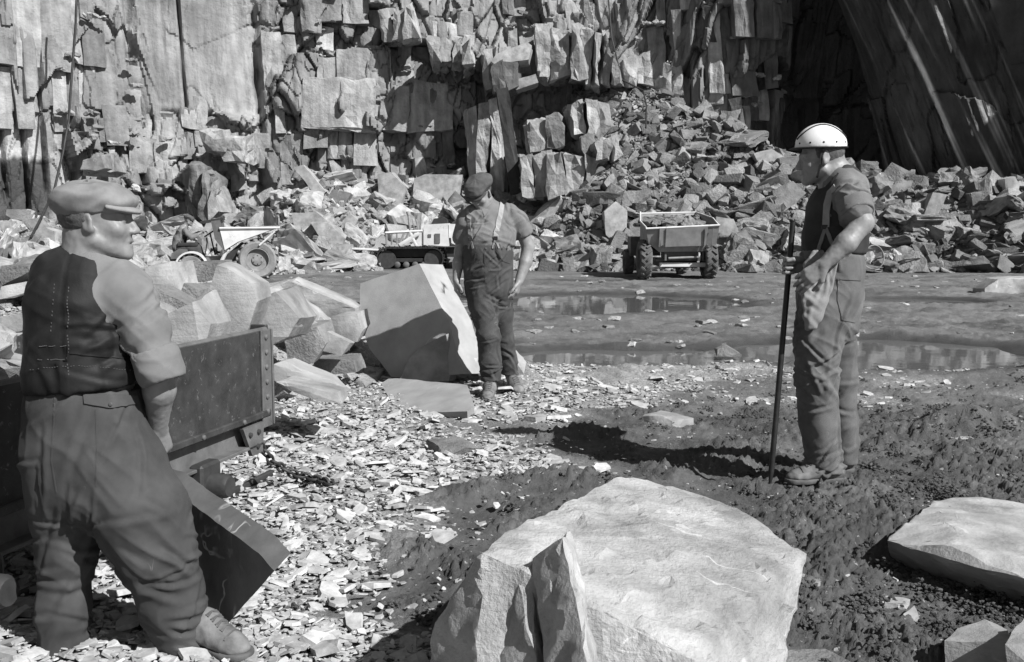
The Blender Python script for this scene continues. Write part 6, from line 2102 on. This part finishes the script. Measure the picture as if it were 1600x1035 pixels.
    S.cut(q(140, 603), Vector((.05, 0, 1))); Xg, Yg, Zg = np.meshgrid(*S.ax, indexing='ij'); zc = np.where(Xg > q(180, 0).x, q(0, 1014, 0).z - .25*(Xg - q(290, 0).x), q(0, 1046, 0).z); S.D = np.maximum(S.D, (zc - Zg).astype(np.float32))
    sp = [(q(246, 862, -.15), .10, .012), (q(286, 1000), .07, .010), (q(105, 870), .10, .010), (q(150, 800), .10, .012), (q(170, 735, -.1), .12, .008), (q(95, 1020), .09, .010)]
    trou = S.build('trousers', TROU, root, Creases(bunch(folds(.010, 6, 1.8, 5.0), sp, 7.0), [(q(246, 850, -.1), .16, 16, .008, -25, 22, .10), (q(285, 985, -.05), .13, 16, .007, 5, 25, .08), (q(150, 790), .16, 12, .008, 50, 30, .12), (q(104, 850), .15, 12, .007, 15, 25, .09), (q(97, 1000), .14, 12, .006, 0, 25, .08), (None, 1, 26, .006, 82, 16, .20), (q(130, 680, -.1), .25, 10, .006, 60, 30, .16)], 7))
    # hip pocket flap with its button, side seam
    sn = Snap(root, trou)
    tp, tn = sn.line([(130, 617), (212, 619)], 14, .006); bp_ = [sn(132 + (214 - 132)*t, 631 + 7*(1 - abs(2*t - 1)) , .006)[0] for t in np.linspace(0, 1, 14)]
    mb = MB(); V_ = [mb.bm.verts.new(p) for p in tp] + [mb.bm.verts.new(p) for p in bp_]; W_ = [mb.bm.verts.new(v.co + Vector((0, .007, 0))) for v in V_]
    for i in range(13):
        mb.bm.faces.new((V_[i], V_[i + 1], V_[15 + i], V_[14 + i])); mb.bm.faces.new((W_[i], W_[14 + i], W_[15 + i], W_[i + 1]))
        mb.bm.faces.new((V_[i], W_[i], W_[i + 1], V_[i + 1])); mb.bm.faces.new((V_[14 + i], V_[15 + i], W_[15 + i], W_[14 + i]))
    mb.build('pocket_flap', TROU, trou, 50, root.location)
    mb = MB(); mb.lathe([(0, 0), (.006, 0), (.005, .003), (0, .004)], sn(173, 632, .008)[0], (0, -1, 0), 10); mb.build('pocket_button', SOLE, trou, 40, root.location)
    for line in ([(86, 606), (84, 660), (80, 720), (88, 770)], [(150, 640), (152, 700), (150, 760)]):
        pts, nr = sn.line(line, 10, .0002); strap(trou, pts, nr, .005, TROU, 'seam', .0012)
    zb0 = gz(q(320, 0).x, Y0 - .05) + .012; h0 = q(284, 1032, .02); h0.z = zb0; t0 = q(392, 1032, -.10); t0.z = zb0; boot_mesh(root, h0, t0, q(288, 985, .0), 1.02)
    hz = gz(q(95, 0).x, Y0)
    h = q(95, 1060, -.04); h.z = hz; t = h + Vector((-.05, .27, 0)); boot_mesh(root, h, t, Vector((h.x, h.y + .06, h.z + .16)), 1.05)
    return root


man_left()


# ------------------------------------------------------------------ bowed man in the middle
def man_mid():
    Y0 = 7.86; k = M_PX(Y0)
    def q(px, py, dy=0.0): return P(px, py, Y0 + dy)
    base = q(775, 618); base.z = gz(base.x, base.y)
    root = empty('person', base); tag(root, 'stout man in braces and dark cap looking down at the standing slab', 'person')
    X = Vector((1, .18, 0)).normalized()
    lo = [q(690, 0).x, Y0 - .35, -.05]; hi = [q(850, 0).x, Y0 + .50, q(0, 262).z]
    f = Vector((-.42, -.72, -.55)); u = Vector((-.18, -.30, .9)); hc = q(751, 303, -.04)
    S = SDF(lo, hi, .0068)
    head(S, hc, f, u, 1.0)
    S.cone(hc + Vector((.025, .05, -.03)), q(768, 334, .04), .060, .075, .03)
    S.loft([(q(766, 332, .03), .10, .08, X), (q(765, 352, .02), .17, .11, X), (q(764, 385, 0), .16, .13, X), (q(764, 430, 0), .16, .13, X)], .04)
    # arm at his right (picture left)
    s1, e1, w1 = q(729, 342, .0), q(719, 392, .04), q(713, 438, -.02)
    chain(S, [(s1, .056), (e1, .044), (q(716, 412, .01), .045), (w1, .030)], .02)
    hand(S, w1, Vector((.06, -.12, -1)), Vector((.75, .35, .1)), 1.0, (.45, .6, .4), 1)
    s2, e2, w2 = q(806, 338, .06), q(825, 386, .10), q(811, 440, .02)
    chain(S, [(s2, .060), (e2, .050), (q(821, 410, .07), .050), (w2, .034)], .02)
    hand(S, w2, Vector((-.22, -.15, -1)), Vector((-.8, .3, .2)), 1.05, (.5, .7, .5), -1)
    chain(S, [(q(748, 430), .09), (q(762, 510, -.05), .06), (q(767, 600, -.03), .045)], .03); chain(S, [(q(783, 430), .09), (q(785, 510, .1), .06), (q(800, 585, .25), .045)], .03)
    S.build('body', SKIND, root, lambda V: .001*pn(V[:, 0]*60, V[:, 1]*60, V[:, 2]*60), 1)
    fr = f.normalized(); uu = (u - fr*u.dot(fr)).normalized(); rr_ = fr.cross(uu)
    S = SDF([hc.x - .15, hc.y - .15, hc.z - .12], [hc.x + .15, hc.y + .15, hc.z + .14], .007)
    S.ell(hc + fr*-.016 + uu*.035, [rr_, fr, uu], [.081, .100, .092], 0); S.cut(hc + fr*-.005, fr); S.cut(hc - uu*.045, -uu)
    S.build('hair', HAIR, root, lambda V: .002*pn(V[:, 0]*120, V[:, 1]*120, V[:, 2]*60))
    flat_cap(root, hc + uu*.0, f, u, 1.05, CAPD, (0, -.005))
    # shirt
    S = SDF(lo, hi, .0075)
    S.loft([(q(767, 331, .03), .115, .085, X), (q(766, 345, .02), .190, .125, X), (q(765, 372, -.01), .200, .160, X), (q(763, 395, -.01), .185, .160, X)], .03)
    chain(S, [(q(738, 334, .0), .068), (q(728, 345, .0), .072), (q(720, 372, .03), .066)], .025)
    chain(S, [(q(797, 332, .05), .072), (q(808, 345, .07), .080), (q(815, 360, .085), .078)], .025)
    S.cone(hc + Vector((.02, .05, -.055)), q(768, 335, .04), .075, .085, .02); S.ell(hc + Vector((.005, .0, -.01)), [X, Vector((0, 1, 0)), Vector((0, 0, 1))], [.085, .10, .095], .01, 's')
    sp = [(q(745, 345, -.1), .10, .010), (q(800, 345), .10, .010), (q(765, 375, -.15), .13, .008)]
    shirt = S.build('shirt', SHIRTG, root, Creases(bunch(folds(.009, 6, 3, 3.0), sp, 5.0), [(q(765, 375, -.15), .2, 14, .008, 10, 30, .10), (q(740, 345, -.1), .13, 8, .008, 55, 30, .10), (q(802, 345, 0), .13, 10, .008, -50, 30, .10)], 19))
    S = SDF(lo, hi, .0065)
    S.cone(q(813, 356, .085), q(818.5, 367, .093), .083, .080, .01)
    a_ = (q(818.5, 367, .093) - q(813, 356, .085)).normalized(); S.cut(q(818.5, 367, .093) + a_*.012, a_); S.cut(q(813, 356, .085) - a_*.015, -a_)
    S.build('rolled_cuff', SHIRTG, shirt, folds(.006, 9, 12, 1.0))
    # open collar, two points
    for sg, pts in ((-1, [(752, 326, -.055), (757, 319, .0), (764, 330, -.075), (757, 339, -.115)]), (1, [(776, 316, .03), (782, 323, .02), (772, 338, -.08), (768, 330, -.06)])):
        mb = MB(); mb.prism([q(*p) for p in pts], (0, -.010, .004)); mb.build('collar', SHIRT, shirt, 30, root.location)
    # trousers, high waisted, one leg forward
    S = SDF(lo, hi, .0075)
    S.loft([(q(763, 380, -.01), .178, .158, X), (q(763, 395, -.01), .186, .168, X), (q(763, 420, 0), .190, .165, X), (q(764, 445, 0), .178, .150, X)], .03)
    chain(S, [(q(748, 440, -.02), .112), (q(755, 480, -.04), .102), (q(763, 525, -.06), .090), (q(766, 565, -.05), .082), (q(767, 608, -.04), .083)], .035)
    chain(S, [(q(780, 440, .03), .105), (q(781, 490, .08), .092), (q(786, 530, .15), .080), (q(793, 565, .22), .074), (q(799, 600, .27), .074)], .035)
    S.cut(q(763, 384, -.02), Vector((0, .1, 1)))
    # each hem cut at its own height
    Xg, Yg, Zg = np.meshgrid(*S.ax, indexing='ij'); zc = np.where(Yg < Y0 + .09, q(0, 596, -.04).z, q(0, 585, .26).z); S.D = np.maximum(S.D, (zc - Zg).astype(np.float32))
    sp = [(q(766, 585, -.05), .12, .014), (q(762, 515, -.1), .12, .011), (q(798, 575, .25), .10, .012), (q(764, 440, -.15), .14, .010), (q(760, 480, -.1), .10, .008)]
    trou = S.build('trousers', TROUD, root, Creases(bunch(folds(.014, 6, 1.8, 9.0), sp, 3.0), [(q(764, 440, -.15), .2, 14, .009, 35, 35, .12), (q(762, 515, -.1), .2, 14, .009, -10, 30, .10), (q(766, 580, -.05), .16, 14, .009, 5, 25, .09), (q(798, 570, .2), .16, 12, .009, 5, 25, .09), (None, 1, 20, .008, 80, 18, .2)], 17))
    mb = MB()
    wy = lambda px: Y0 - .01 - .170*math.sqrt(max(1 - ((q(px, 0).x - q(763, 0).x)/.192)**2, .05))
    for px in (733, 745, 759, 771, 785, 793): 
        mb.lathe([(0, 0), (.008, 0), (.007, .005), (0, .006)], (q(px, 0).x, wy(px) - .004, q(0, 387.5).z), (0, -1, 0), 8)
    mb.build('waist_buttons', SOLE, trou, 40, root.location)
    # braces: over the shoulders to a clip and two tabs
    sn = Snap(root, shirt, trou)
    for top_, mid_, tabs, m_ in (((784, 319), (774, 372), ((769, 389), (779, 389)), BRACEL), ((732, 326), (736, 374), ((733, 389), (740, 389)), BRACE)):
        pts, nr = sn.line([top_, (top_[0] + .2*(mid_[0] - top_[0]), top_[1] + 14), mid_], 9, .002); br = strap(root, pts, nr, .040 if m_ is BRACEL else .034, m_)
        for tb in tabs: pts, nr = sn.line([mid_, tb], 5, .004); strap(br, pts, nr, .015, BRACE, 'brace_tab')
        p, n = sn(mid_[0], mid_[1], .010); mb = MB(); mb.box(p, (.034, .010, .028), None, .003); mb.build('clip', STEEL, br, 30, root.location)
    for line in ([(743, 396), (741, 408), (732, 412)], [(775, 392), (786, 408), (797, 412)], [(757, 390), (758, 440)]):
        pts, nr = sn.line(line, 8, .001); strap(trou, pts, nr, .006, TROUD, 'seam', .003)
    z1 = gz(q(765, 0).x, Y0 - .1); h = q(768, 600, -.05); h.z = z1 + .004; t = h + Vector((-.035, -.27, 0)); boot_mesh(root, h + Vector((0, .08, 0)), t, h + Vector((0, .05, .13)))
    h = q(797, 590, .24); h.z = gz(h.x, h.y) + .004; t = h + Vector((.09, -.24, 0)); boot_mesh(root, h, t, h + Vector((0, .06, .13)))
    return root


man_mid()


# ------------------------------------------------------------------ man with the helmet on the right
def man_right():
    Y0 = 5.12; k = M_PX(Y0)
    def q(px, py, dy=0.0): return P(px, py, Y0 + dy)
    base = q(1292, 750); base.z = gz(base.x, base.y)
    root = empty('person', base); tag(root, 'man in a white helmet standing in profile with an iron bar in his fist', 'person')
    X = Vector((.15, -1, 0)).normalized()            # his left points to the camera
    lo = [q(1205, 0).x, Y0 - .38, -.03]; hi = [q(1385, 0).x, Y0 + .42, q(0, 186).z]
    f = Vector((-.97, .16, -.12)); u = Vector((-.10, 0, 1)); hc = q(1283, 248)
    S = SDF(lo, hi, .0058)
    head(S, hc, f, u, 1.06)
    S.cone(hc + Vector((.035, .0, -.05)), q(1310, 286), .062, .075, .03); S.cone(hc + Vector((.055, 0, -.01)), q(1318, 282), .055, .07, .03)
    S.loft([(q(1312, 284), .10, .08, X), (q(1316, 305), .17, .11, X), (q(1308, 350), .16, .125, X), (q(1300, 400), .15, .12, X), (q(1298, 450), .155, .12, X)], .04)
    s1, e1, w1 = q(1329, 307, -.17), q(1348, 349, -.26), q(1287, 414, -.29)
    chain(S, [(s1, .058), (q(1341, 332, -.23), .052), (e1, .050), (q(1322, 380, -.29), .050), (w1, .032)], .02)
    hand(S, w1, Vector((-.72, .10, -.62)), Vector((.25, 1, -.2)), 1.08, (.25, .45, .35), 1, .10)
    # far arm reaches forward to the bar
    bt, bb = q(1239, 347, -.06), q(1205, 737, -.14)
    bdir = (bb - bt).normalized(); gp = bt.lerp(bb, (415 - 347)/(737 - 347.0))
    s2, e2 = q(1312, 312, .17), q(1292, 392, .24)
    w2 = gp + Vector((.098, .020, .005))
    chain(S, [(s2, .055), (e2, .045), (q(1275, 404, .19), .045), (w2, .031)], .02)
    # fist round the bar: palm just behind it, fingers wrapped
    kn_axis = -bdir
    for i in range(4):
        zc = gp + kn_axis*(.036 - .0235*i)
        c0 = w2 + Vector((-.035, .006, 0)) + kn_axis*(.026 - .017*i)
        kn = zc + Vector((.012, .036, 0))
        S.cone(c0, kn, .0165, .0135, .012)
        ang = [110, 165, 225, 290, 330]; pr = kn
        for j, a in enumerate(ang):
            a = math.radians(a); p = zc + Vector((math.cos(a)*.0265, math.sin(a)*.0265, 0)) if j else zc + Vector((-.010, .030, 0))
            S.cone(pr, p, .0112 - .0006*j, .0106 - .0006*j, .003); pr = p
    th0 = w2 + Vector((-.03, -.015, .02)); S.cone(th0, gp + Vector((.012, -.034, .034)), .0165, .0125, .012); S.cone(gp + Vector((.012, -.034, .034)), gp + Vector((-.018, -.034, .026)), .0120, .0095, .004)
    chain(S, [(q(1290, 450, -.08), .09), (q(1278, 590, -.09), .06), (q(1292, 725, -.08), .045)], .03); chain(S, [(q(1304, 450, .08), .09), (q(1308, 590, .12), .06), (q(1318, 715, .16), .045)], .03)
    S.build('body', SKIND, root, lambda V: .001*pn(V[:, 0]*70, V[:, 1]*70, V[:, 2]*70), 1)
    fr = f.normalized(); uu = (u - fr*u.dot(fr)).normalized(); rr_ = fr.cross(uu)
    S = SDF([hc.x - .14, hc.y - .15, hc.z - .12], [hc.x + .15, hc.y + .15, hc.z + .14], .006)
    S.ell(hc + fr*-.017 + uu*.037, [rr_, fr, uu], [.0825, .103, .094], 0); S.cut(hc + fr*.035, fr); S.cut(hc - uu*.035 , -uu + fr*.5)
    S.build('hair', HAIR, root, lambda V: .002*pn(V[:, 0]*120, V[:, 1]*120, V[:, 2]*60))
    # helmet: round crown, short brim, ridge, rivets, strap
    hb = hc + uu*.062 + fr*-.004
    tilt = (uu + fr*-.10).normalized(); ff = (fr - tilt*fr.dot(tilt)).normalized(); rs = ff.cross(tilt)
    S = SDF([hc.x - .2, hc.y - .2, hc.z - .02], [hc.x + .2, hc.y + .2, hc.z + .24], .0055)
    S.ell(hb + tilt*.000, [rs, ff, tilt], [.106, .128, .114], 0)
    S.cut(hb - tilt*.012, -tilt); S.ell(hb - tilt*.012, [rs, ff, tilt], [.094, .115, .095], 0, 's')
    hel = S.build('helmet', HELM, root, None, 2)
    S = SDF([hc.x - .22, hc.y - .2, hc.z - .02], [hc.x + .2, hc.y + .2, hc.z + .2], .005)
    S.ell(hb - tilt*.010 + ff*.012, [rs, ff, tilt], [.112, .148, .010], 0); S.ell(hb - tilt*.02, [rs, ff, tilt], [.097, .118, .05], 0, 's')
    S.build('helmet_brim', VESTD, hel, None, 1)
    for a in np.linspace(0, 2*math.pi, 13)[:-1]:
        d = (rs*math.sin(a) + ff*math.cos(a)); p = hb + rs*math.sin(a)*.1035 + ff*math.cos(a)*.1255 + tilt*.014
        mb = MB(); mb.lathe([(0, -.002), (.006, -.002), (.005, .003), (0, .004)], p, d, 8); mb.build('helmet_rivet', VESTD, hel, 40, root.location)
    cp2 = []
    for t in np.linspace(.12, math.pi - .12, 18):
        sy = .93*math.cos(t); sx = -.52 - .10*math.sin(t*3); sx *= math.sqrt(max(1 - sy*sy, 0)); sz = math.sqrt(max(1 - sx*sx - sy*sy, 0))
        cp2.append(hb + rs*(sx*.1065) + ff*(sy*.1285) + tilt*(sz*.1145))
    mb = MB(); mb.tube(cp2, .0045, 6); mb.build('helmet_cord', VESTD, hel, 60, root.location)
    strap(hel, [hb + rs*(-.092) + ff*.005 - tilt*.01, hc + rr_*(-.084) + fr*.018 - uu*.03, hc + rr_*(-.066) + fr*.034 - uu*.085, hc + fr*.05 - uu*.125], -rr_, .010, VESTD, 'chin_strap', .003)
    # shirt with collar and rolled sleeves
    S = SDF(lo, hi, .0068)
    S.loft([(q(1308, 282), .105, .078, X), (q(1316, 296), .165, .105, X), (q(1313, 330), .185, .135, X), (q(1305, 370), .175, .138, X), (q(1303, 410), .165, .135, X)], .03)
    chain(S, [(q(1322, 298, -.12), .070), (q(1331, 312, -.18), .082), (q(1337, 328, -.225), .078)], .028)
    chain(S, [(q(1312, 300, .12), .070), (q(1310, 315, .18), .076), (q(1298, 370, .23), .064)], .028)
    sp = [(q(1330, 310, -.22), .10, .013), (q(1335, 325, -.2), .07, .010), (q(1325, 360, -.1), .14, .008)]
    shirt = S.build('shirt', SHIRTG, root, Creases(bunch(folds(.010, 6, 4, 6.0), sp, 2.0), [(q(1330, 308, -.2), .11, 14, .010, 20, 30, .10), (q(1325, 360, -.1), .16, 12, .008, 40, 30, .12)], 29))
    S = SDF(lo, hi, .006)
    a0, a1 = q(1334.5, 319, -.21), q(1339, 331, -.238); a_ = (a1 - a0).normalized()
    S.cone(a0, a1, .083, .080, .01); S.cut(a1 + a_*.014, a_); S.cut(a0 - a_*.012, -a_); S.build('rolled_cuff', SHIRTG, shirt, folds(.007, 9, 12, 2.0))
    S = SDF(lo, hi, .006)
    S.cone(hc + Vector((.028, 0, -.085)), q(1306, 284), .074, .090, .01); S.cut(q(1303, 284), Vector((-.45, 0, -1))); S.cut(hc + Vector((.03, 0, -.088)), Vector((-.35, 0, 1)))
    S.build('collar', SHIRT, shirt, folds(.003, 9, 9, 2.0))
    # dark waistcoat, open at the side
    S = SDF(lo, hi, .0068)
    S.loft([(q(1311, 283), .095, .085, X), (q(1315, 296), .135, .118, X), (q(1311, 330), .165, .150, X), (q(1304, 370), .178, .150, X), (q(1302, 405), .172, .148, X)], .03)
    S.cone(q(1330, 302, -.20), q(1340, 340, -.23), .082, .08, .02, 's'); S.cone(q(1310, 300, .2), q(1298, 350, .24), .075, .07, .02, 's')
    S.cone(hc + Vector((.02, 0, -.06)), q(1306, 286), .082, .088, .01, 's')
    S.cut(q(1300, 394), Vector((-.05, 0, -1)))
    wc = S.build('waistcoat', VESTD, root, bunch(folds(.012, 6, 3, 4.0), [(q(1290, 370, -.15), .14, .010)], 6.0))
    sn = Snap(root, shirt, wc)
    pts, nr = sn.line([(1308, 291), (1298, 302), (1293, 320), (1291, 356)], 8, .003); br = strap(root, pts, nr, .036, BRACEL)
    for tb in ((1280, 390), (1304, 391)): pts, nr = sn.line([(1291, 356), tb], 7, .004); strap(br, pts, nr, .018, BRACE, 'brace_tab')
    p, n = sn(1291, 356, .010); mb = MB(); mb.box(p, (.036, .010, .022), None, .003); mb.build('clip', STEEL, br, 30, root.location)
    # trousers
    S = SDF(lo, hi, .0072)
    S.loft([(q(1302, 392), .165, .142, X), (q(1301, 420), .172, .150, X), (q(1297, 460), .178, .155, X), (q(1293, 500), .165, .150, X)], .03)
    chain(S, [(q(1287, 480, -.07), .130), (q(1278, 540, -.09), .112), (q(1275, 590, -.10), .103), (q(1280, 660, -.09), .092), (q(1290, 750, -.08), .088)], .03)
    chain(S, [(q(1305, 480, .07), .115), (q(1309, 540, .11), .088), (q(1313, 590, .13), .080), (q(1316, 660, .15), .074), (q(1321, 740, .17), .068)], .03)
    S.cut(q(1300, 394), Vector((.12, 0, 1)))
    Xg, Yg, Zg = np.meshgrid(*S.ax, indexing='ij'); zc = np.where(Yg < Y0 + .055, q(0, 738, -.08).z, q(0, 724, .16).z); S.D = np.maximum(S.D, (zc - Zg).astype(np.float32))
    sp = [(q(1278, 590, -.2), .13, .013), (q(1290, 725, -.15), .12, .012), (q(1300, 520, -.1), .12, .013), (q(1318, 700), .10, .010), (q(1290, 450, -.2), .12, .007)]
    trou = S.build('trousers', TROUL, root, Creases(bunch(folds(.014, 6, 1.5, 12.0), sp, 8.0), [(q(1275, 590, -.18), .2, 16, .010, -20, 25, .12), (q(1288, 715, -.15), .16, 16, .010, 15, 28, .10), (q(1295, 520, -.1), .2, 14, .010, 55, 25, .14), (q(1316, 640, .1), .2, 10, .008, 10, 30, .10), (None, 1, 22, .009, 78, 18, .2)], 23))
    sn = Snap(root, trou)
    for line in ([(1308, 436), (1345, 438)], [(1310, 436), (1309, 470), (1316, 500), (1336, 504)]):
        pts, nr = sn.line(line, 9, .0008); strap(trou, pts, nr, .005, TROUL, 'seam', .003)
    # canvas cloth tucked at the belt, hanging in a point
    S = SDF(lo, hi, .006)
    cl = [(1284, 398, -.165), (1279, 420, -.185), (1273, 445, -.20), (1271, 470, -.205), (1269, 495, -.205), (1266, 515, -.20)]
    wd = [.052, .070, .084, .064, .042, .024]
    S.loft([(q(a, b, c), w, .018, Vector((1, .10, .0))) for (a, b, c), w in zip(cl, wd)], .02)
    S.cone(q(1302, 408, -.21), q(1276, 500, -.215), .024, .018, .03, 'u', (Vector((0, 1, 0)), .55))
    S.cut(q(1264, 514, -.2), Vector((.1, 0, -1)))
    S.build('hanging_cloth', CLOTH, root, Creases(bunch(folds(.010, 9, 2.5, 2.0), [(q(1265, 440, -.2), .1, .006)], 3.0), [(None, 1, 16, .007, 80, 18, .12)], 4))
    z1 = gz(q(1290, 0).x, Y0 - .1); zb_ = q(0, 752, -.1).z
    h = q(1319, 752, -.08); h.z = zb_; t = q(1227, 750, -.14); t.z = zb_ + .004; boot_mesh(root, h, t, h + Vector((-.085, 0, .14)), 1.02)
    h = q(1334, 728, .17); h.z = gz(h.x, h.y) + .035; t = q(1236, 722, .15); t.z = h.z; t.x = h.x - .29; boot_mesh(root, h, t, h + Vector((-.075, 0, .14)), 1.0)
    # the iron bar he holds
    mb = MB(); mb.tube([bt, bt.lerp(bb, .5), bb], .0145, 10); tip = bb + bdir*.07; mb.tube([bb - bdir*.002, tip], .0145, 10, True, .006)
    o = mb.build('crowbar', STEEL, None, 40, bb); o.location = bb; tag(o, 'long straight iron bar upright in the helmeted man\'s fist', 'crowbar')
    return root


man_right()


# ------------------------------------------------------------------ the two drivers, far off
def driver_side():
    Y = DSY + .65
    def q(px, py, dy=0.0): return P(px, py, Y + dy)
    root = empty('person', q(297, 384)); tag(root, 'driver in a flat cap seated at the wheel of the pale dumper', 'person')
    X = Vector((0, 1, 0))
    lo = [q(270, 0).x, Y - .45, q(0, 420).z]; hi = [q(345, 0).x, Y + .45, q(0, 328).z]
    f = Vector((.97, -.1, -.2)); u = Vector((.1, 0, 1)); hc = q(308, 345)
    S = SDF(lo, hi, .011); head(S, hc, f, u, 1.05); S.cone(hc + Vector((-.03, 0, -.06)), q(300, 357), .055, .07, .03)
    S.loft([(q(299, 358), .17, .10, X), (q(294, 372), .16, .12, X), (q(293, 384), .16, .12, X)], .04)
    for sg in (-1, 1):
        chain(S, [(q(300, 360, sg*.19), .05), (q(308, 372, sg*.24), .045), (q(325, 363, sg*.17), .032)], .02)
        hand(S, q(325, 363, sg*.17), Vector((.8, 0, .3)), Vector((.3, 0, -1)), 1.0, (.8, .8, .5), sg)
        chain(S, [(q(296, 386, sg*.10), .08), (q(320, 388, sg*.14), .06), (q(328, 406, sg*.13), .045)], .03)
    S.build('body', SKIN, root, None, 1)
    fr = f.normalized(); flat_cap(root, hc, f, u, 1.05, CAPD)
    S = SDF(lo, hi, .011); S.loft([(q(300, 357.5), .13, .10, X), (q(299, 362), .20, .12, X), (q(294, 374), .18, .14, X), (q(292, 386), .18, .15, X)], .03)
    for sg in (-1, 1): chain(S, [(q(300, 361, sg*.19), .07), (q(308, 371, sg*.24), .062), (q(316, 368, sg*.21), .056)], .03)
    S.build('shirt', SHIRTG, root, folds(.02, 6, 5, 3.0))
    S = SDF(lo, hi, .011); S.loft([(q(300, 358.5), .11, .11, X), (q(298, 366), .17, .14, X), (q(293, 384), .185, .16, X)], .03)
    for sg in (-1, 1): S.cone(q(300, 360, sg*.20), q(302, 372, sg*.22), .07, .06, .02, 's')
    S.build('waistcoat', VESTD, root, folds(.015, 6, 5, 1.0))
    S = SDF(lo, hi, .011); S.ell(q(294, 387), [Vector((1, 0, 0)), X, Vector((0, 0, 1))], [.18, .2, .13], 0)
    for sg in (-1, 1): chain(S, [(q(297, 387, sg*.10), .11), (q(320, 388, sg*.14), .085), (q(325, 400, sg*.135), .075), (q(329, 409, sg*.13), .07)], .04)
    S.build('trousers', TROU, root, folds(.02, 5, 4, 8.0))
    turn = Matrix.Rotation(math.radians(13), 4, 'Z')
    for sg in (-1, 1): boot_mesh(root, q(326, 412, sg*.13), q(340, 411.5, sg*.13), q(328, 405, sg*.13))
    root.location = DS.location + (turn @ (root.location - DS.location)); root.rotation_euler = (0, 0, math.radians(13))


def driver_front():
    Y = DFY + 2.2
    def q(px, py, dy=0.0): return P(px, py, Y + dy)
    root = empty('person', q(1016, 352)); tag(root, 'driver in a dark cap half hidden behind the loaded grey dumper', 'person')
    X = Vector((1, 0, 0)); lo = [q(992, 0).x, Y - .45, q(0, 386).z]; hi = [q(1042, 0).x, Y + .4, q(0, 304).z]
    f = Vector((.1, -.95, -.25)); u = Vector((0, -.1, 1)); hc = q(1016, 321)
    S = SDF(lo, hi, .011); head(S, hc, f, u, 1.05); S.cone(hc + Vector((0, .03, -.06)), q(1016, 333, .03), .055, .07, .03)
    S.loft([(q(1016, 333, .03), .17, .10, X), (q(1016, 346), .16, .12, X), (q(1016, 356), .16, .12, X)], .04)
    for sg in (-1, 1):
        chain(S, [(q(1016 + 12*sg, 336), .05), (q(1016 + 15*sg, 349, -.1), .045), (q(1016 + 9*sg, 346, -.32), .032)], .02)
        hand(S, q(1016 + 9*sg, 346, -.32), Vector((0, -.8, .1)), Vector((-sg, 0, -.3)), 1.0, (.8, .8, .5), sg)
        chain(S, [(q(1016 + 6*sg, 358), .08), (q(1016 + 8*sg, 360, -.36), .06), (q(1016 + 8*sg, 378, -.36), .05)], .03)
    S.build('body', SKIND, root, None, 1)
    flat_cap(root, hc, f, u, 1.05, CAPD)
    S = SDF(lo, hi, .011); S.loft([(q(1016, 332, .03), .13, .09, X), (q(1016, 338, .02), .20, .12, X), (q(1016, 358), .18, .15, X)], .03)
    for sg in (-1, 1): chain(S, [(q(1016 + 12*sg, 336), .075), (q(1016 + 15*sg, 348, -.09), .065), (q(1016 + 12*sg, 347, -.2), .055)], .03)
    S.build('jacket', VESTD, root, folds(.02, 6, 5, 3.0))
    S = SDF(lo, hi, .011); S.ell(q(1016, 359), [X, Vector((0, 1, 0)), Vector((0, 0, 1))], [.19, .18, .13], 0)
    for sg in (-1, 1): chain(S, [(q(1016 + 6*sg, 359), .10), (q(1016 + 8*sg, 361, -.36), .085), (q(1016 + 8*sg, 376, -.36), .075)], .04)
    S.build('trousers', TROUD, root, folds(.02, 5, 4, 8.0))


driver_side(); driver_front()

settle_labels()
